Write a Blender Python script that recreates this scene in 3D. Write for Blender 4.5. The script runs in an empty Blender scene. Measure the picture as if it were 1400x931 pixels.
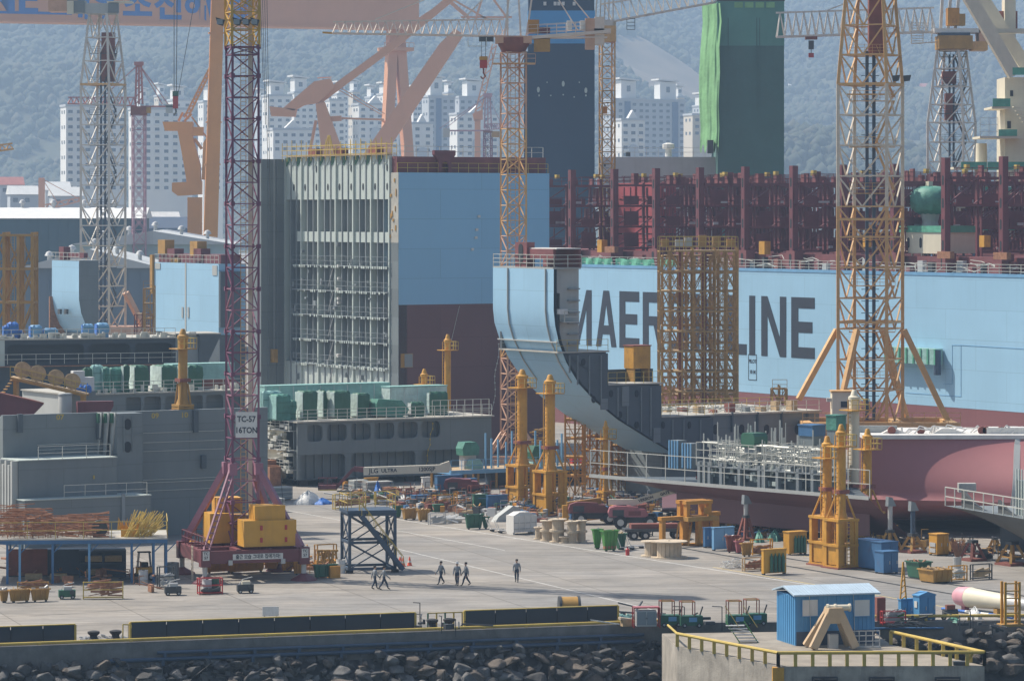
import bpy, bmesh, math, random
import numpy as np
from mathutils import Vector, Matrix
from math import sin, cos, pi, radians, sqrt
random.seed(7)
SC = bpy.context.scene
COL = SC.collection
# ------------------------------------------------------------------ camera, sky, sun, exposure
F, HY, CH = 5000.0, 290.0, 28.0          # focal length in photo pixels, horizon row, eye height (m)
cam_d = bpy.data.cameras.new('camera'); cam = bpy.data.objects.new('camera', cam_d); COL.objects.link(cam)
cam.location = (0, 0, CH); cam.rotation_euler = (radians(90), 0, 0)
cam_d.sensor_width = 36; cam_d.sensor_fit = 'HORIZONTAL'; cam_d.lens = F / 1400 * 36
cam_d.shift_y = -(465.5 - HY) / 1400; cam_d.clip_start = 5; cam_d.clip_end = 20000
SC.camera = cam
SUN_EL, SUN_DIR = radians(52), Vector((-0.905, 0.425, 0)).normalized()     # towards the sun, on the ground plane
world = bpy.data.worlds.new('World'); SC.world = world; world.use_nodes = True
wn = world.node_tree; bg = wn.nodes['Background']
sky = wn.nodes.new('ShaderNodeTexSky'); sky.sky_type = 'NISHITA'; sky.sun_disc = False
sky.sun_elevation = SUN_EL; sky.sun_rotation = math.atan2(SUN_DIR.x, SUN_DIR.y)
sky.air_density = 1.2; sky.dust_density = 2.0; sky.ozone_density = 1.0
wn.links.new(sky.outputs[0], bg.inputs[0]); bg.inputs[1].default_value = 0.105
sd = bpy.data.lights.new('sun', 'SUN'); sd.energy = 5.0; sd.angle = radians(0.6); sd.color = (1.0, 0.93, 0.82)
sun = bpy.data.objects.new('sun', sd); COL.objects.link(sun)
to_sun = Vector((SUN_DIR.x * cos(SUN_EL), SUN_DIR.y * cos(SUN_EL), sin(SUN_EL)))
sun.rotation_euler = (-to_sun).to_track_quat('-Z', 'Y').to_euler(); sun.location = (-60, 300, 200)
vs = SC.view_settings; vs.view_transform = 'Standard'; vs.look = 'None'; vs.gamma = 1; vs.exposure = 0.30
vs.use_curve_mapping = False
SC.cycles.max_bounces = 6; SC.cycles.volume_bounces = 1; SC.cycles.transparent_max_bounces = 8
SC.cycles.use_denoising = True; SC.cycles.sample_clamp_indirect = 4
# ------------------------------------------------------------------ where things stand
YA = radians(31)                          # the yard's axis: ships and blocks all lie along it
def W(px, py, Y): return Vector(((px - 700) / F * Y, Y, CH - (py - HY) / F * Y))
def G(px, py, z=0.0): return W(px, py, F * (CH - z) / (py - HY))
def S(Y): return F / Y
class Frame:
 """A local frame (x = right and away, y = left and away when rot = YA) standing at a world point."""
 def __init__(self, o, rot=YA):
  self.o = Vector(o); self.r = rot; self.ex = Vector((cos(rot), sin(rot), 0)); self.ey = Vector((-sin(rot), cos(rot), 0))
 def x_at(self, px, y=0.0):
  b = self.o + self.ey * y; k = (px - 700) / F
  return (k * b.y - b.x) / (self.ex.x - k * self.ex.y)
 def y_at(self, px, x=0.0):
  b = self.o + self.ex * x; k = (px - 700) / F
  return (k * b.y - b.x) / (self.ey.x - k * self.ey.y)
 def z_at(self, py, x, y):
  Y = (self.o + self.ex * x + self.ey * y).y
  return CH - (py - HY) / F * Y - self.o.z
 def fr(self, px, py, y=0.0):             # point on a front face (local y fixed)
  x = self.x_at(px, y); return x, self.z_at(py, x, y)
 def sd(self, px, py, x=0.0):             # point on a left face (local x fixed)
  y = self.y_at(px, x); return y, self.z_at(py, x, y)
 def loc(self, p):
  d = Vector(p) - self.o; return Vector((d.dot(self.ex), d.dot(self.ey), d.z))
# ------------------------------------------------------------------ materials
MATS = {}
def mat(name, rgb, rough=0.6, metal=0.0, var=0.18, scale=0.6, streak=0.0, rust=0.0, bump=0.0, bscale=8.0, seams=None, dark=None, rustcol=(0.16, 0.07, 0.035)):
 if name in MATS: return MATS[name]
 m = bpy.data.materials.new(name); m.use_nodes = True; MATS[name] = m
 nt = m.node_tree; N = nt.nodes; L = nt.links; b = N['Principled BSDF']
 b.inputs['Roughness'].default_value = rough; b.inputs['Metallic'].default_value = metal
 tc = N.new('ShaderNodeTexCoord')
 def noise(sc, det=5, vec=None, rgh=0.6):
  n = N.new('ShaderNodeTexNoise'); n.inputs['Scale'].default_value = sc; n.inputs['Detail'].default_value = det
  n.inputs['Roughness'].default_value = rgh; L.new(vec or tc.outputs['Object'], n.inputs['Vector']); return n.outputs['Fac']
 def ramp(src, lo, hi, a=0.0, c=1.0):
  r = N.new('ShaderNodeMapRange'); r.inputs[1].default_value = lo; r.inputs[2].default_value = hi
  r.inputs[3].default_value = a; r.inputs[4].default_value = c; L.new(src, r.inputs[0]); return r.outputs[0]
 def mix(fac, a, bcol, mode='MIX'):
  x = N.new('ShaderNodeMix'); x.data_type = 'RGBA'; x.blend_type = mode; x.clamp_factor = True
  if isinstance(fac, float): x.inputs[0].default_value = fac
  else: L.new(fac, x.inputs[0])
  for i, q in ((6, a), (7, bcol)):
   if isinstance(q, tuple): x.inputs[i].default_value = (*q[:3], 1)
   else: L.new(q, x.inputs[i])
  return x.outputs[2]
 lo = tuple(c * (1 - var) for c in rgb); hi = tuple(min(1, c * (1 + var)) for c in rgb)
 col = mix(ramp(noise(scale, 6), 0.3, 0.7), lo, hi)
 if streak:
  mp = N.new('ShaderNodeMapping'); mp.inputs['Scale'].default_value = (1.6, 1.6, 0.12); L.new(tc.outputs['Object'], mp.inputs['Vector'])
  col = mix(ramp(noise(1.0, 8, mp.outputs[0], 0.7), 0.5, 0.75, 0, streak), col, tuple(c * 0.55 + 0.02 for c in rgb))
 if rust:
  mp = N.new('ShaderNodeMapping'); mp.inputs['Scale'].default_value = (1, 1, 0.4); L.new(tc.outputs['Object'], mp.inputs['Vector'])
  col = mix(ramp(noise(2.2, 9, mp.outputs[0], 0.75), 0.56, 0.68, 0, rust), col, rustcol)
 if seams:
  br = N.new('ShaderNodeTexBrick'); mp = N.new('ShaderNodeMapping'); L.new(tc.outputs['Object'], mp.inputs['Vector'])
  ax, bw, bh = seams
  mp.inputs['Rotation'].default_value = {'x': (radians(90), 0, 0), 'y': (radians(90), 0, radians(90)), 'z': (0, 0, 0)}[ax]
  if ax == 'y': mp.vector_type = 'TEXTURE'; mp.inputs['Rotation'].default_value = (radians(90), 0, radians(90))
  if ax == 'x': mp.vector_type = 'TEXTURE'
  L.new(mp.outputs[0], br.inputs['Vector'])
  br.inputs['Scale'].default_value = 1; br.inputs['Brick Width'].default_value = bw; br.inputs['Row Height'].default_value = bh
  br.inputs['Mortar Size'].default_value = 0.035; br.inputs['Mortar Smooth'].default_value = 0.2
  br.inputs['Color1'].default_value = (1, 1, 1, 1); br.inputs['Color2'].default_value = (0.93, 0.93, 0.93, 1)
  br.inputs['Mortar'].default_value = (0.72, 0.72, 0.72, 1)
  col = mix(0.75, col, br.outputs['Color'], 'MULTIPLY')
 L.new(col, b.inputs['Base Color'])
 if bump:
  bp = N.new('ShaderNodeBump'); bp.inputs['Strength'].default_value = bump; bp.inputs['Distance'].default_value = 0.1
  L.new(noise(bscale, 6), bp.inputs['Height']); L.new(bp.outputs[0], b.inputs['Normal'])
 return m
# ------------------------------------------------------------------ mesh building
class MB:
 def __init__(self): self.v = []; self.f = []
 def add(self, vs, fs):
  o = len(self.v); self.v.extend(tuple(p) for p in vs); self.f.extend(tuple(i + o for i in f) for f in fs); return self
 BOXF = ((0, 3, 2, 1), (4, 5, 6, 7), (0, 1, 5, 4), (1, 2, 6, 5), (2, 3, 7, 6), (3, 0, 4, 7))
 def bx(self, x0, x1, y0, y1, z0, z1):
  return self.add([(x0, y0, z0), (x1, y0, z0), (x1, y1, z0), (x0, y1, z0), (x0, y0, z1), (x1, y0, z1), (x1, y1, z1), (x0, y1, z1)], MB.BOXF)
 def box(self, c, s, rz=0.0):
  hx, hy, hz = s[0] / 2, s[1] / 2, s[2] / 2; ca, sa = cos(rz), sin(rz); vs = []
  for dz in (-hz, hz):
   for dx, dy in ((-hx, -hy), (hx, -hy), (hx, hy), (-hx, hy)):
    vs.append((c[0] + dx * ca - dy * sa, c[1] + dx * sa + dy * ca, c[2] + dz))
  return self.add(vs, MB.BOXF)
 def beam(self, p, q, w, h=None, up=None):
  p = Vector(p); q = Vector(q); d = q - p
  if d.length < 1e-6: return self
  d.normalize(); h = h or w
  u = Vector(up) if up else (Vector((0, 0, 1)) if abs(d.z) < 0.95 else Vector((0, 1, 0)))
  a = d.cross(u).normalized(); b = a.cross(d).normalized(); a = a * (w / 2); b = b * (h / 2)
  return self.add([p - a - b, p + a - b, p + a + b, p - a + b, q - a - b, q + a - b, q + a + b, q - a + b], MB.BOXF)
 def tube(self, p, q, r, n=8, r2=None, cap=True):
  p = Vector(p); q = Vector(q); d = q - p
  if d.length < 1e-6: return self
  d.normalize(); r2 = r if r2 is None else r2
  u = Vector((0, 0, 1)) if abs(d.z) < 0.95 else Vector((0, 1, 0))
  a = d.cross(u).normalized(); b = a.cross(d).normalized(); vs = []
  for c, rr in ((p, r), (q, r2)):
   for i in range(n):
    t = 2 * pi * i / n; vs.append(c + a * (rr * cos(t)) + b * (rr * sin(t)))
  fs = [(i, (i + 1) % n, n + (i + 1) % n, n + i) for i in range(n)]
  if cap: fs += [tuple(range(n - 1, -1, -1)), tuple(range(n, 2 * n))]
  return self.add(vs, fs)
 def path(self, pts, r, n=6):
  for a, b in zip(pts, pts[1:]): self.tube(a, b, r, n)
  return self
 def rail(self, pts, w):
  for a, b in zip(pts, pts[1:]): self.beam(a, b, w)
  return self
 def lathe(self, prof, n=16, c=(0, 0, 0), axis='z'):
  vs = []
  for r, z in prof:
   for i in range(n):
    t = 2 * pi * i / n
    p = (r * cos(t), r * sin(t), z) if axis == 'z' else ((r * cos(t), z, r * sin(t)) if axis == 'y' else (z, r * cos(t), r * sin(t)))
    vs.append((p[0] + c[0], p[1] + c[1], p[2] + c[2]))
  fs = []; m = len(prof)
  for k in range(m - 1):
   for i in range(n): fs.append((k * n + i, k * n + (i + 1) % n, (k + 1) * n + (i + 1) % n, (k + 1) * n + i))
  fs += [tuple(range(n - 1, -1, -1)), tuple((m - 1) * n + i for i in range(n))]
  return self.add(vs, fs)
 def prism(self, poly, a, b, plane='xz'):
  n = len(poly)
  def P(u, w, t): return {'xz': (u, t, w), 'yz': (t, u, w), 'xy': (u, w, t)}[plane]
  vs = [P(u, w, a) for u, w in poly] + [P(u, w, b) for u, w in poly]
  fs = [tuple(range(n - 1, -1, -1)), tuple(range(n, 2 * n))] + [(i, (i + 1) % n, n + (i + 1) % n, n + i) for i in range(n)]
  return self.add(vs, fs)
 def grid(self, rows):
  n = len(rows[0]); vs = [p for r in rows for p in r]
  return self.add(vs, [(j * n + i, j * n + i + 1, (j + 1) * n + i + 1, (j + 1) * n + i) for j in range(len(rows) - 1) for i in range(n - 1)])
 def mesh(self, name, m, smooth=False, fix=False):
  me = bpy.data.meshes.new(name); me.from_pydata([tuple(p) for p in self.v], [], self.f)
  if fix:
   bm = bmesh.new(); bm.from_mesh(me); bmesh.ops.recalc_face_normals(bm, faces=bm.faces); bm.to_mesh(me); bm.free()
  for q in (m if isinstance(m, (list, tuple)) else [m]): me.materials.append(Mx(q))
  if smooth:
   me.polygons.foreach_set('use_smooth', [True] * len(me.polygons)); me.set_sharp_from_angle(angle=radians(38))
  me.update(); return me
 def B(self, name, m, parent=None, smooth=False, loc=None, fix=False):
  return link(name, self.mesh(name, m, smooth, fix), parent, loc)
def link(name, data, parent=None, loc=None, rot=None):
 o = bpy.data.objects.new(name, data); COL.objects.link(o)
 if parent: o.parent = parent
 if loc is not None: o.location = loc
 if rot is not None: o.rotation_euler = rot
 return o
def tag(o, label=None, cat=None, group=None, kind=None):
 for k, q in (('label', label), ('category', cat), ('group', group), ('kind', kind)):
  if q: o[k] = q
 return o
def thing(name, label, cat, loc=(0, 0, 0), rot=0.0, group=None):
 o = link(name, None, None, loc, (0, 0, rot)); o.empty_display_size = 0.5
 return tag(o, label, cat, group)
def copy_tree(o, parent=None, loc=None, rot=None, label=None):
 c = o.copy(); COL.objects.link(c); c.parent = parent
 if loc is not None: c.location = loc
 if rot is not None: c.rotation_euler = (0, 0, rot)
 if label: c['label'] = label
 for ch in o.children: copy_tree(ch, c)
 return c
def text_mesh(name, body, size, m, bold=0.0, depth=0.01, sx=1.0, align='CENTER'):
 """flat lettering, upright in the local xz plane, facing -y"""
 cu = bpy.data.curves.new(name, 'FONT'); cu.body = body; cu.size = size; cu.offset = bold; cu.extrude = depth
 cu.align_x = align; cu.align_y = 'CENTER'
 cu.resolution_u = 3
 t = bpy.data.objects.new(name, cu); COL.objects.link(t)
 dg = bpy.context.evaluated_depsgraph_get(); me = bpy.data.meshes.new_from_object(t.evaluated_get(dg))
 bpy.data.objects.remove(t); bpy.data.curves.remove(cu)
 me.transform(Matrix.Rotation(radians(90), 4, 'X') @ Matrix.Diagonal((sx, 1, 1, 1)))
 me.materials.clear(); me.materials.append(Mx(m)); me.name = name
 return me
# stock materials --------------------------------------------------
def stock():
 mat('concrete_tan', (0.27, 0.235, 0.19), 0.9, var=0.25, scale=0.6, streak=0.2, bump=0.3)
 mat('concrete_dark', (0.17, 0.16, 0.15), 0.9, var=0.3, scale=0.7, streak=0.5, bump=0.3)
 mat('concrete_pale', (0.35, 0.31, 0.26), 0.9, var=0.3, scale=0.7, streak=0.95, rust=0.35, bump=0.3, rustcol=(0.17, 0.12, 0.08))
 mat('yellow', (0.54, 0.27, 0.03), 0.55, var=0.22, streak=0.6, rust=0.6)
 mat('ballast_yellow', (0.60, 0.31, 0.035), 0.5, var=0.08, streak=0.3)
 mat('orange_yellow', (0.52, 0.235, 0.03), 0.55, var=0.22, streak=0.55, rust=0.55)
 mat('ochre', (0.40, 0.22, 0.05), 0.65, var=0.2, streak=0.3, rust=0.5)
 mat('maroon', (0.155, 0.042, 0.05), 0.55, var=0.15, streak=0.3)
 mat('maroon_deck', (0.19, 0.060, 0.062), 0.7, var=0.2, streak=0.3)
 mat('rose_steel', (0.30, 0.13, 0.18), 0.5, var=0.12, streak=0.3, rust=0.2)
 mat('red_brown', (0.22, 0.07, 0.05), 0.7, var=0.25, rust=0.4)
 mat('blue_paint', (0.05, 0.145, 0.29), 0.5, var=0.18, streak=0.5, rust=0.3)
 mat('hut_blue', (0.08, 0.27, 0.50), 0.5, var=0.08, streak=0.2)
 mat('pale_blue', (0.16, 0.35, 0.55), 0.5, var=0.12, streak=0.2)
 mat('navy_steel', (0.045, 0.075, 0.12), 0.5, var=0.15, streak=0.2, rust=0.15)
 mat('green_paint', (0.03, 0.12, 0.07), 0.55, var=0.15, streak=0.3, rust=0.2)
 mat('bright_green', (0.08, 0.27, 0.05), 0.5, var=0.2, streak=0.5, rust=.3)
 mat('grey_block', (0.17, 0.195, 0.202), 0.6, var=0.10, scale=0.25, streak=0.25, seams=('x', 9, 3.2))
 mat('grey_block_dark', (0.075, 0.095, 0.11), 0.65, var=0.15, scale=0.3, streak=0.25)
 mat('grey_primer', (0.23, 0.255, 0.265), 0.6, var=0.12, scale=0.3, streak=0.2)
 mat('hole_dark', (0.018, 0.022, 0.028), 0.8, var=0.1)
 mat('white_paint', (0.66, 0.64, 0.60), 0.55, var=0.10, streak=0.35)
 mat('cream', (0.66, 0.60, 0.46), 0.55, var=0.07, streak=0.2)
 mat('steel', (0.36, 0.36, 0.36), 0.45, 0.3, var=0.15)
 mat('galvanised', (0.46, 0.46, 0.45), 0.5, 0.2, var=0.12)
 mat('dark_steel', (0.06, 0.065, 0.07), 0.55, 0.2, var=0.2)
 mat('black_rubber', (0.02, 0.02, 0.022), 0.75, var=0.2)
 mat('wood', (0.42, 0.30, 0.17), 0.8, var=0.25, scale=2.5)
 mat('pale_wood', (0.50, 0.41, 0.30), 0.75, var=0.14, scale=2.0)
 mat('pink_paint', (0.38, 0.13, 0.15), 0.6, var=0.2, streak=0.6, rust=.4)
 mat('red_paint', (0.42, 0.035, 0.035), 0.5, var=0.12)
 mat('orange_cone', (0.75, 0.12, 0.05), 0.5, var=0.08)
 mat('tarp_green', (0.065, 0.22, 0.165), 0.6, var=0.25, scale=1.2, bump=0.9, bscale=1.6)
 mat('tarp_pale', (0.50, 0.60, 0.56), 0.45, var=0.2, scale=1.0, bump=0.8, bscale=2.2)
 mat('tarp_aqua', (0.27, 0.47, 0.43), 0.55, var=0.2, scale=0.8, bump=0.8, bscale=2.0)
 mat('tarp_blue', (0.03, 0.15, 0.48), 0.5, var=0.25, bump=0.8, bscale=3)
 mat('tarp_white', (0.62, 0.62, 0.60), 0.5, var=0.15, bump=0.8, bscale=3)
 mat('rust_pipe', (0.30, 0.14, 0.075), 0.8, var=0.35, scale=3)
 mat('letter_navy', (0.022, 0.03, 0.048), 0.55, var=0.1)
 mat('lamp_glass', (0.25, 0.28, 0.3), 0.15, var=0.05)
 mat('glass_dark', (0.03, 0.045, 0.06), 0.1, var=0.1)
stock()
def Mx(n): return MATS[n] if isinstance(n, str) else n
# ================================================================== SETTING: ground, hills, far town
mat('apron', (0.30, 0.285, 0.262), 0.85, var=0.14, scale=0.12, bump=0.12, bscale=3)
def apron_material():
 m = bpy.data.materials.new('apron_concrete'); m.use_nodes = True; MATS['apron_concrete'] = m
 nt = m.node_tree; N = nt.nodes; L = nt.links; b = N['Principled BSDF']; b.inputs['Roughness'].default_value = 0.85
 tc = N.new('ShaderNodeTexCoord')
 def noise(sc, det, sx=1, sy=1):
  mp = N.new('ShaderNodeMapping'); mp.inputs['Scale'].default_value = (sx, sy, 1); mp.inputs['Rotation'].default_value = (0, 0, -radians(20))
  L.new(tc.outputs['Object'], mp.inputs[0]); n = N.new('ShaderNodeTexNoise'); n.inputs['Scale'].default_value = sc
  n.inputs['Detail'].default_value = det; n.inputs['Roughness'].default_value = 0.65; L.new(mp.outputs[0], n.inputs['Vector']); return n.outputs['Fac']
 def rng(s, a, b_, c, d):
  r = N.new('ShaderNodeMapRange'); L.new(s, r.inputs[0])
  for i, q in enumerate((a, b_, c, d)): r.inputs[i + 1].default_value = q
  return r.outputs[0]
 def mul(a, f):
  x = N.new('ShaderNodeMix'); x.data_type = 'RGBA'; x.blend_type = 'MULTIPLY'; x.inputs[0].default_value = 1
  L.new(a, x.inputs[6]); L.new(f, x.inputs[7]); return x.outputs[2]
 base = N.new('ShaderNodeMix'); base.data_type = 'RGBA'
 base.inputs[6].default_value = (0.215, 0.207, 0.196, 1); base.inputs[7].default_value = (0.305, 0.268, 0.225, 1)
 L.new(rng(noise(0.035, 4), 0.35, 0.65, 0, 1), base.inputs[0]); col = base.outputs[2]
 br = N.new('ShaderNodeTexBrick'); mp = N.new('ShaderNodeMapping'); mp.inputs['Rotation'].default_value = (0, 0, -radians(18)); L.new(tc.outputs['Object'], mp.inputs[0])
 L.new(mp.outputs[0], br.inputs['Vector']); br.offset = 0; br.inputs['Scale'].default_value = 1
 br.inputs['Brick Width'].default_value = 9; br.inputs['Row Height'].default_value = 6; br.inputs['Mortar Size'].default_value = 0.07; br.inputs['Mortar Smooth'].default_value = 0.6
 br.inputs['Color1'].default_value = (1, 1, 1, 1); br.inputs['Color2'].default_value = (0.86, 0.86, 0.85, 1); br.inputs['Mortar'].default_value = (0.52, 0.50, 0.47, 1)
 col = mul(col, br.outputs['Color'])
 for sc, det, sx, sy, lo, hi, d in ((0.5, 8, 0.25, 1.5, 0.42, 0.62, 0.80), (0.18, 9, 1, 1, 0.44, 0.70, 0.78), (1.6, 6, 1, 1, 0.5, 0.8, 0.84)):
  r = rng(noise(sc, det, sx, sy), lo, hi, 1.06, d); c = N.new('ShaderNodeCombineColor')
  for i in range(3): L.new(r, c.inputs[i])
  col = mul(col, c.outputs[0])
 # tyre and drag marks, oil
 st = rng(noise(0.35, 10, 0.12, 3.0), 0.56, 0.66, 0, 0.45); x = N.new('ShaderNodeMix'); x.data_type = 'RGBA'; L.new(st, x.inputs[0]); L.new(col, x.inputs[6])
 x.inputs[7].default_value = (0.14, 0.13, 0.12, 1); col = x.outputs[2]
 L.new(col, b.inputs['Base Color'])
 bp = N.new('ShaderNodeBump'); bp.inputs['Strength'].default_value = 0.15; bp.inputs['Distance'].default_value = 0.05; L.new(noise(4, 6), bp.inputs['Height']); L.new(bp.outputs[0], b.inputs['Normal'])
 return m
apron_material()
# quay edge, left to right, as it runs on the ground
QE = [Vector((-140, 200, 0)), G(0, 886), G(905, 853), G(1400, 850), Vector((140, 249, 0))]
QE[0] = QE[1] + (QE[1] - QE[2]).normalized() * 90
for q in QE: q.z = 0
far = [Vector((2600, 7500, 0)), Vector((-2600, 7500, 0))]
g = MB(); n = len(QE)
top = [(p.x, p.y, 0) for p in QE] + [(p.x, p.y, 0) for p in far] ; g.add(top, [tuple(range(len(top)))])
tag(g.B('ground', 'apron_concrete'), kind='structure')
mat('sea_water', (0.02, 0.05, 0.06), 0.12, var=0.2, bump=0.5, bscale=0.6)
tag(MB().bx(-700, 700, -100, 262, -6.2, -6).B('water', 'sea_water'), kind='structure')
# painted lines and crane rails on the apron, all along the yard axis
U = Vector((sin(YA), -cos(YA), 0)); V = Vector((cos(YA), sin(YA), 0))
def strip(name, p, q, w, z, m, h=0.0):
 d = (q - p).normalized(); s = Vector((-d.y, d.x, 0)) * (w / 2); b = MB()
 if h: b.beam(Vector((p.x, p.y, z + h / 2)), Vector((q.x, q.y, z + h / 2)), w, h)
 else: b.add([(a.x, a.y, z) for a in (p - s, q - s, q + s, p + s)], [(0, 1, 2, 3)])
 return tag(b.B(name, m), kind='structure')
mat('line_white', (0.55, 0.54, 0.51), 0.8, var=0.25, scale=1.5, rust=0.5, rustcol=(0.30, 0.285, 0.265))
mat('line_yellow', (0.52, 0.40, 0.16), 0.8, var=0.25, scale=1.5, rust=0.5, rustcol=(0.30, 0.285, 0.265))
mat('rail_groove', (0.07, 0.068, 0.066), 0.7, var=0.2)
for nm, a, b_, w, m_ in (('painted_line', (520, 706), (1180, 811), 0.16, 'line_white'), ('painted_line', (395, 698), (690, 752), 0.12, 'line_white'),
      ('painted_line', (480, 735), (900, 835), 0.12, 'line_white'), ('painted_line', (975, 775), (1290, 829), 0.16, 'line_yellow'),
      ('painted_line', (1000, 745), (1260, 784), 0.16, 'line_yellow')):
 strip(nm, G(*a), G(*b_), w, 0.004, Mx(m_))
for a, b_ in (((930, 749), (1360, 822)), ((960, 745), (1420, 818))):
 strip('crane_rail', G(*a), G(*b_), 0.22, 0.005, 'rail_groove'); strip('crane_rail', G(*a) + V * 0.02, G(*b_) + V * 0.02, 0.07, 0.006, 'dark_steel', 0.05)
for a, b_ in (((250, 820), (560, 800)), ((0, 858), (420, 845)), ((560, 790), (790, 806)), ((40, 842), (300, 826))):
 strip('slab_joint', G(*a), G(*b_), 0.09, 0.004, 'rail_groove')
# hills ------------------------------------------------------------
_rs = np.random.RandomState(3); _per = _rs.rand(64, 64)
def vnoise(x, y):
 xi = np.floor(x).astype(int); yi = np.floor(y).astype(int); fx = x - xi; fy = y - yi
 fx = fx * fx * (3 - 2 * fx); fy = fy * fy * (3 - 2 * fy); g_ = lambda a, b: _per[a % 64, b % 64]
 return (g_(xi, yi) * (1 - fx) + g_(xi + 1, yi) * fx) * (1 - fy) + (g_(xi, yi + 1) * (1 - fx) + g_(xi + 1, yi + 1) * fx) * fy
def hill_h(X, Y):
 X = np.asarray(X, float); Y = np.asarray(Y, float); px = X / Y * F + 700
 n_ = vnoise(X / 260, Y / 260) * 60 + vnoise(X / 110 + 9, Y / 110) * 26 + vnoise(X / 45, Y / 45 + 5) * 9 - 48
 right = np.clip((px - 820) / 200, 0, 1)
 slope = np.clip(Y - 2480, 0, None) * (0.185 - 0.045 * right)
 h = np.clip(slope, 0, 390) + n_ * np.clip((Y - 2450) / 500, 0, 1)
 near = right * (62 + 18 * np.sin(X / 90)) * np.exp(-((Y - 2500) / 170) ** 2)
 return np.clip(h + near, 0, None) * np.clip((Y - 2260) / 160, 0, 1)
xs = np.linspace(-1100, 1100, 130); ys = np.concatenate([np.linspace(2260, 4700, 120), np.linspace(4800, 6500, 10)])
XX, YY = np.meshgrid(xs, ys); ZZ = hill_h(XX, YY) - 0.3
hb = MB(); hb.grid([[(XX[j, i], YY[j, i], ZZ[j, i]) for i in range(XX.shape[1])] for j in range(XX.shape[0])])
mat('hill_floor', (0.055, 0.058, 0.030), 0.95, var=0.35, scale=0.01)
tag(hb.B('hills', 'hill_floor', smooth=True), kind='structure')
mat('bare_earth', (0.17, 0.13, 0.09), 0.95, var=0.3, scale=0.03)
# clearings: bare cut slopes
CLEAR = []
for (px, py), (ax, ay), Y0 in (((915, 80), (60, 130), 3500), ((1100, 118), (70, 60), 2900), ((885, 70), (28, 70), 3450), ((1215, 120), (50, 40), 2930), ((1330, 105), (60, 45), 3000)):
 X0 = (px - 700) / F * Y0; CLEAR.append((X0, Y0, ax, ay))
 rows = []
 for j in range(9):
  r = j / 8; rows.append([])
  for i in range(41):
   t = 2 * pi * i / 40; k = 0.75 + 0.5 * float(vnoise(np.array(3 + cos(t) * 1.7 + px), np.array(3 + sin(t) * 1.7)))
   x = X0 + ax * r * k * cos(t); y = Y0 + ay * r * k * sin(t); rows[-1].append((x, y, float(hill_h(x, y)) + 1.5))
 tag(MB().grid(rows).B('terrain_clearing', 'bare_earth', smooth=True), kind='structure')
# the wood on the hills, one mass
bm0 = bmesh.new(); bmesh.ops.create_icosphere(bm0, subdivisions=1, radius=1)
iv = np.array([v_.co[:] for v_ in bm0.verts]); ifc = np.array([[v_.index for v_ in f_.verts] for f_ in bm0.faces]); bm0.free()
NT = 32000
Yt = 2380 + (4500 - 2380) * _rs.rand(NT) ** 1.15; Xt = (_rs.rand(NT) - 0.5) * 2 * (0.152 * Yt); ok = np.ones(NT, bool)
for X0, Y0, ax, ay in CLEAR: ok &= ((Xt - X0) / (ax * 0.95)) ** 2 + ((Yt - Y0) / (ay * 0.95)) ** 2 > 1
ok &= vnoise(Xt / 60 + 30, Yt / 60) > 0.12
Xt, Yt = Xt[ok], Yt[ok]; Zt = hill_h(Xt, Yt); keep = Zt > 3; Xt, Yt, Zt = Xt[keep], Yt[keep], Zt[keep]; NT = len(Xt)
sc_ = (2.8 + 4.0 * _rs.rand(NT) ** 1.5)[:, None, None]; jit = 1 + 0.5 * (_rs.rand(NT, len(iv), 1) - 0.5)
vv = iv[None] * jit * sc_ * np.array([1, 1, 1.15]) + np.stack([Xt, Yt, Zt + 2.5], 1)[:, None, :]
ff = (ifc[None] + (np.arange(NT) * len(iv))[:, None, None]).reshape(-1, 3)
me = bpy.data.meshes.new('hill_forest'); me.vertices.add(NT * len(iv)); me.vertices.foreach_set('co', vv.reshape(-1))
me.loops.add(ff.size); me.loops.foreach_set('vertex_index', ff.reshape(-1)); me.polygons.add(len(ff)); me.polygons.foreach_set('loop_start', np.arange(0, ff.size, 3)); me.update(calc_edges=True)
def tree_mat():
 m = bpy.data.materials.new('forest_leaf'); m.use_nodes = True; nt = m.node_tree; N = nt.nodes; b = N['Principled BSDF']; b.inputs['Roughness'].default_value = 0.9
 gm = N.new('ShaderNodeNewGeometry'); r = N.new('ShaderNodeValToRGB'); nt.links.new(gm.outputs['Random Per Island'], r.inputs[0])
 for i, (p, c) in enumerate(((0, (0.026, 0.036, 0.018, 1)), (0.5, (0.034, 0.044, 0.022, 1)), (0.85, (0.045, 0.047, 0.026, 1)), (1, (0.058, 0.053, 0.032, 1)))):
  e = r.color_ramp.elements[i] if i < 2 else r.color_ramp.elements.new(p); e.position = p; e.color = c
 nt.links.new(r.outputs[0], b.inputs['Base Color']); return m
me.polygons.foreach_set('use_smooth', [True] * len(me.polygons)); me.materials.append(tree_mat()); tag(link('hill_forest', me), 'mixed woodland covering the hazy hillside behind the town', 'woodland', kind='stuff')
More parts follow.
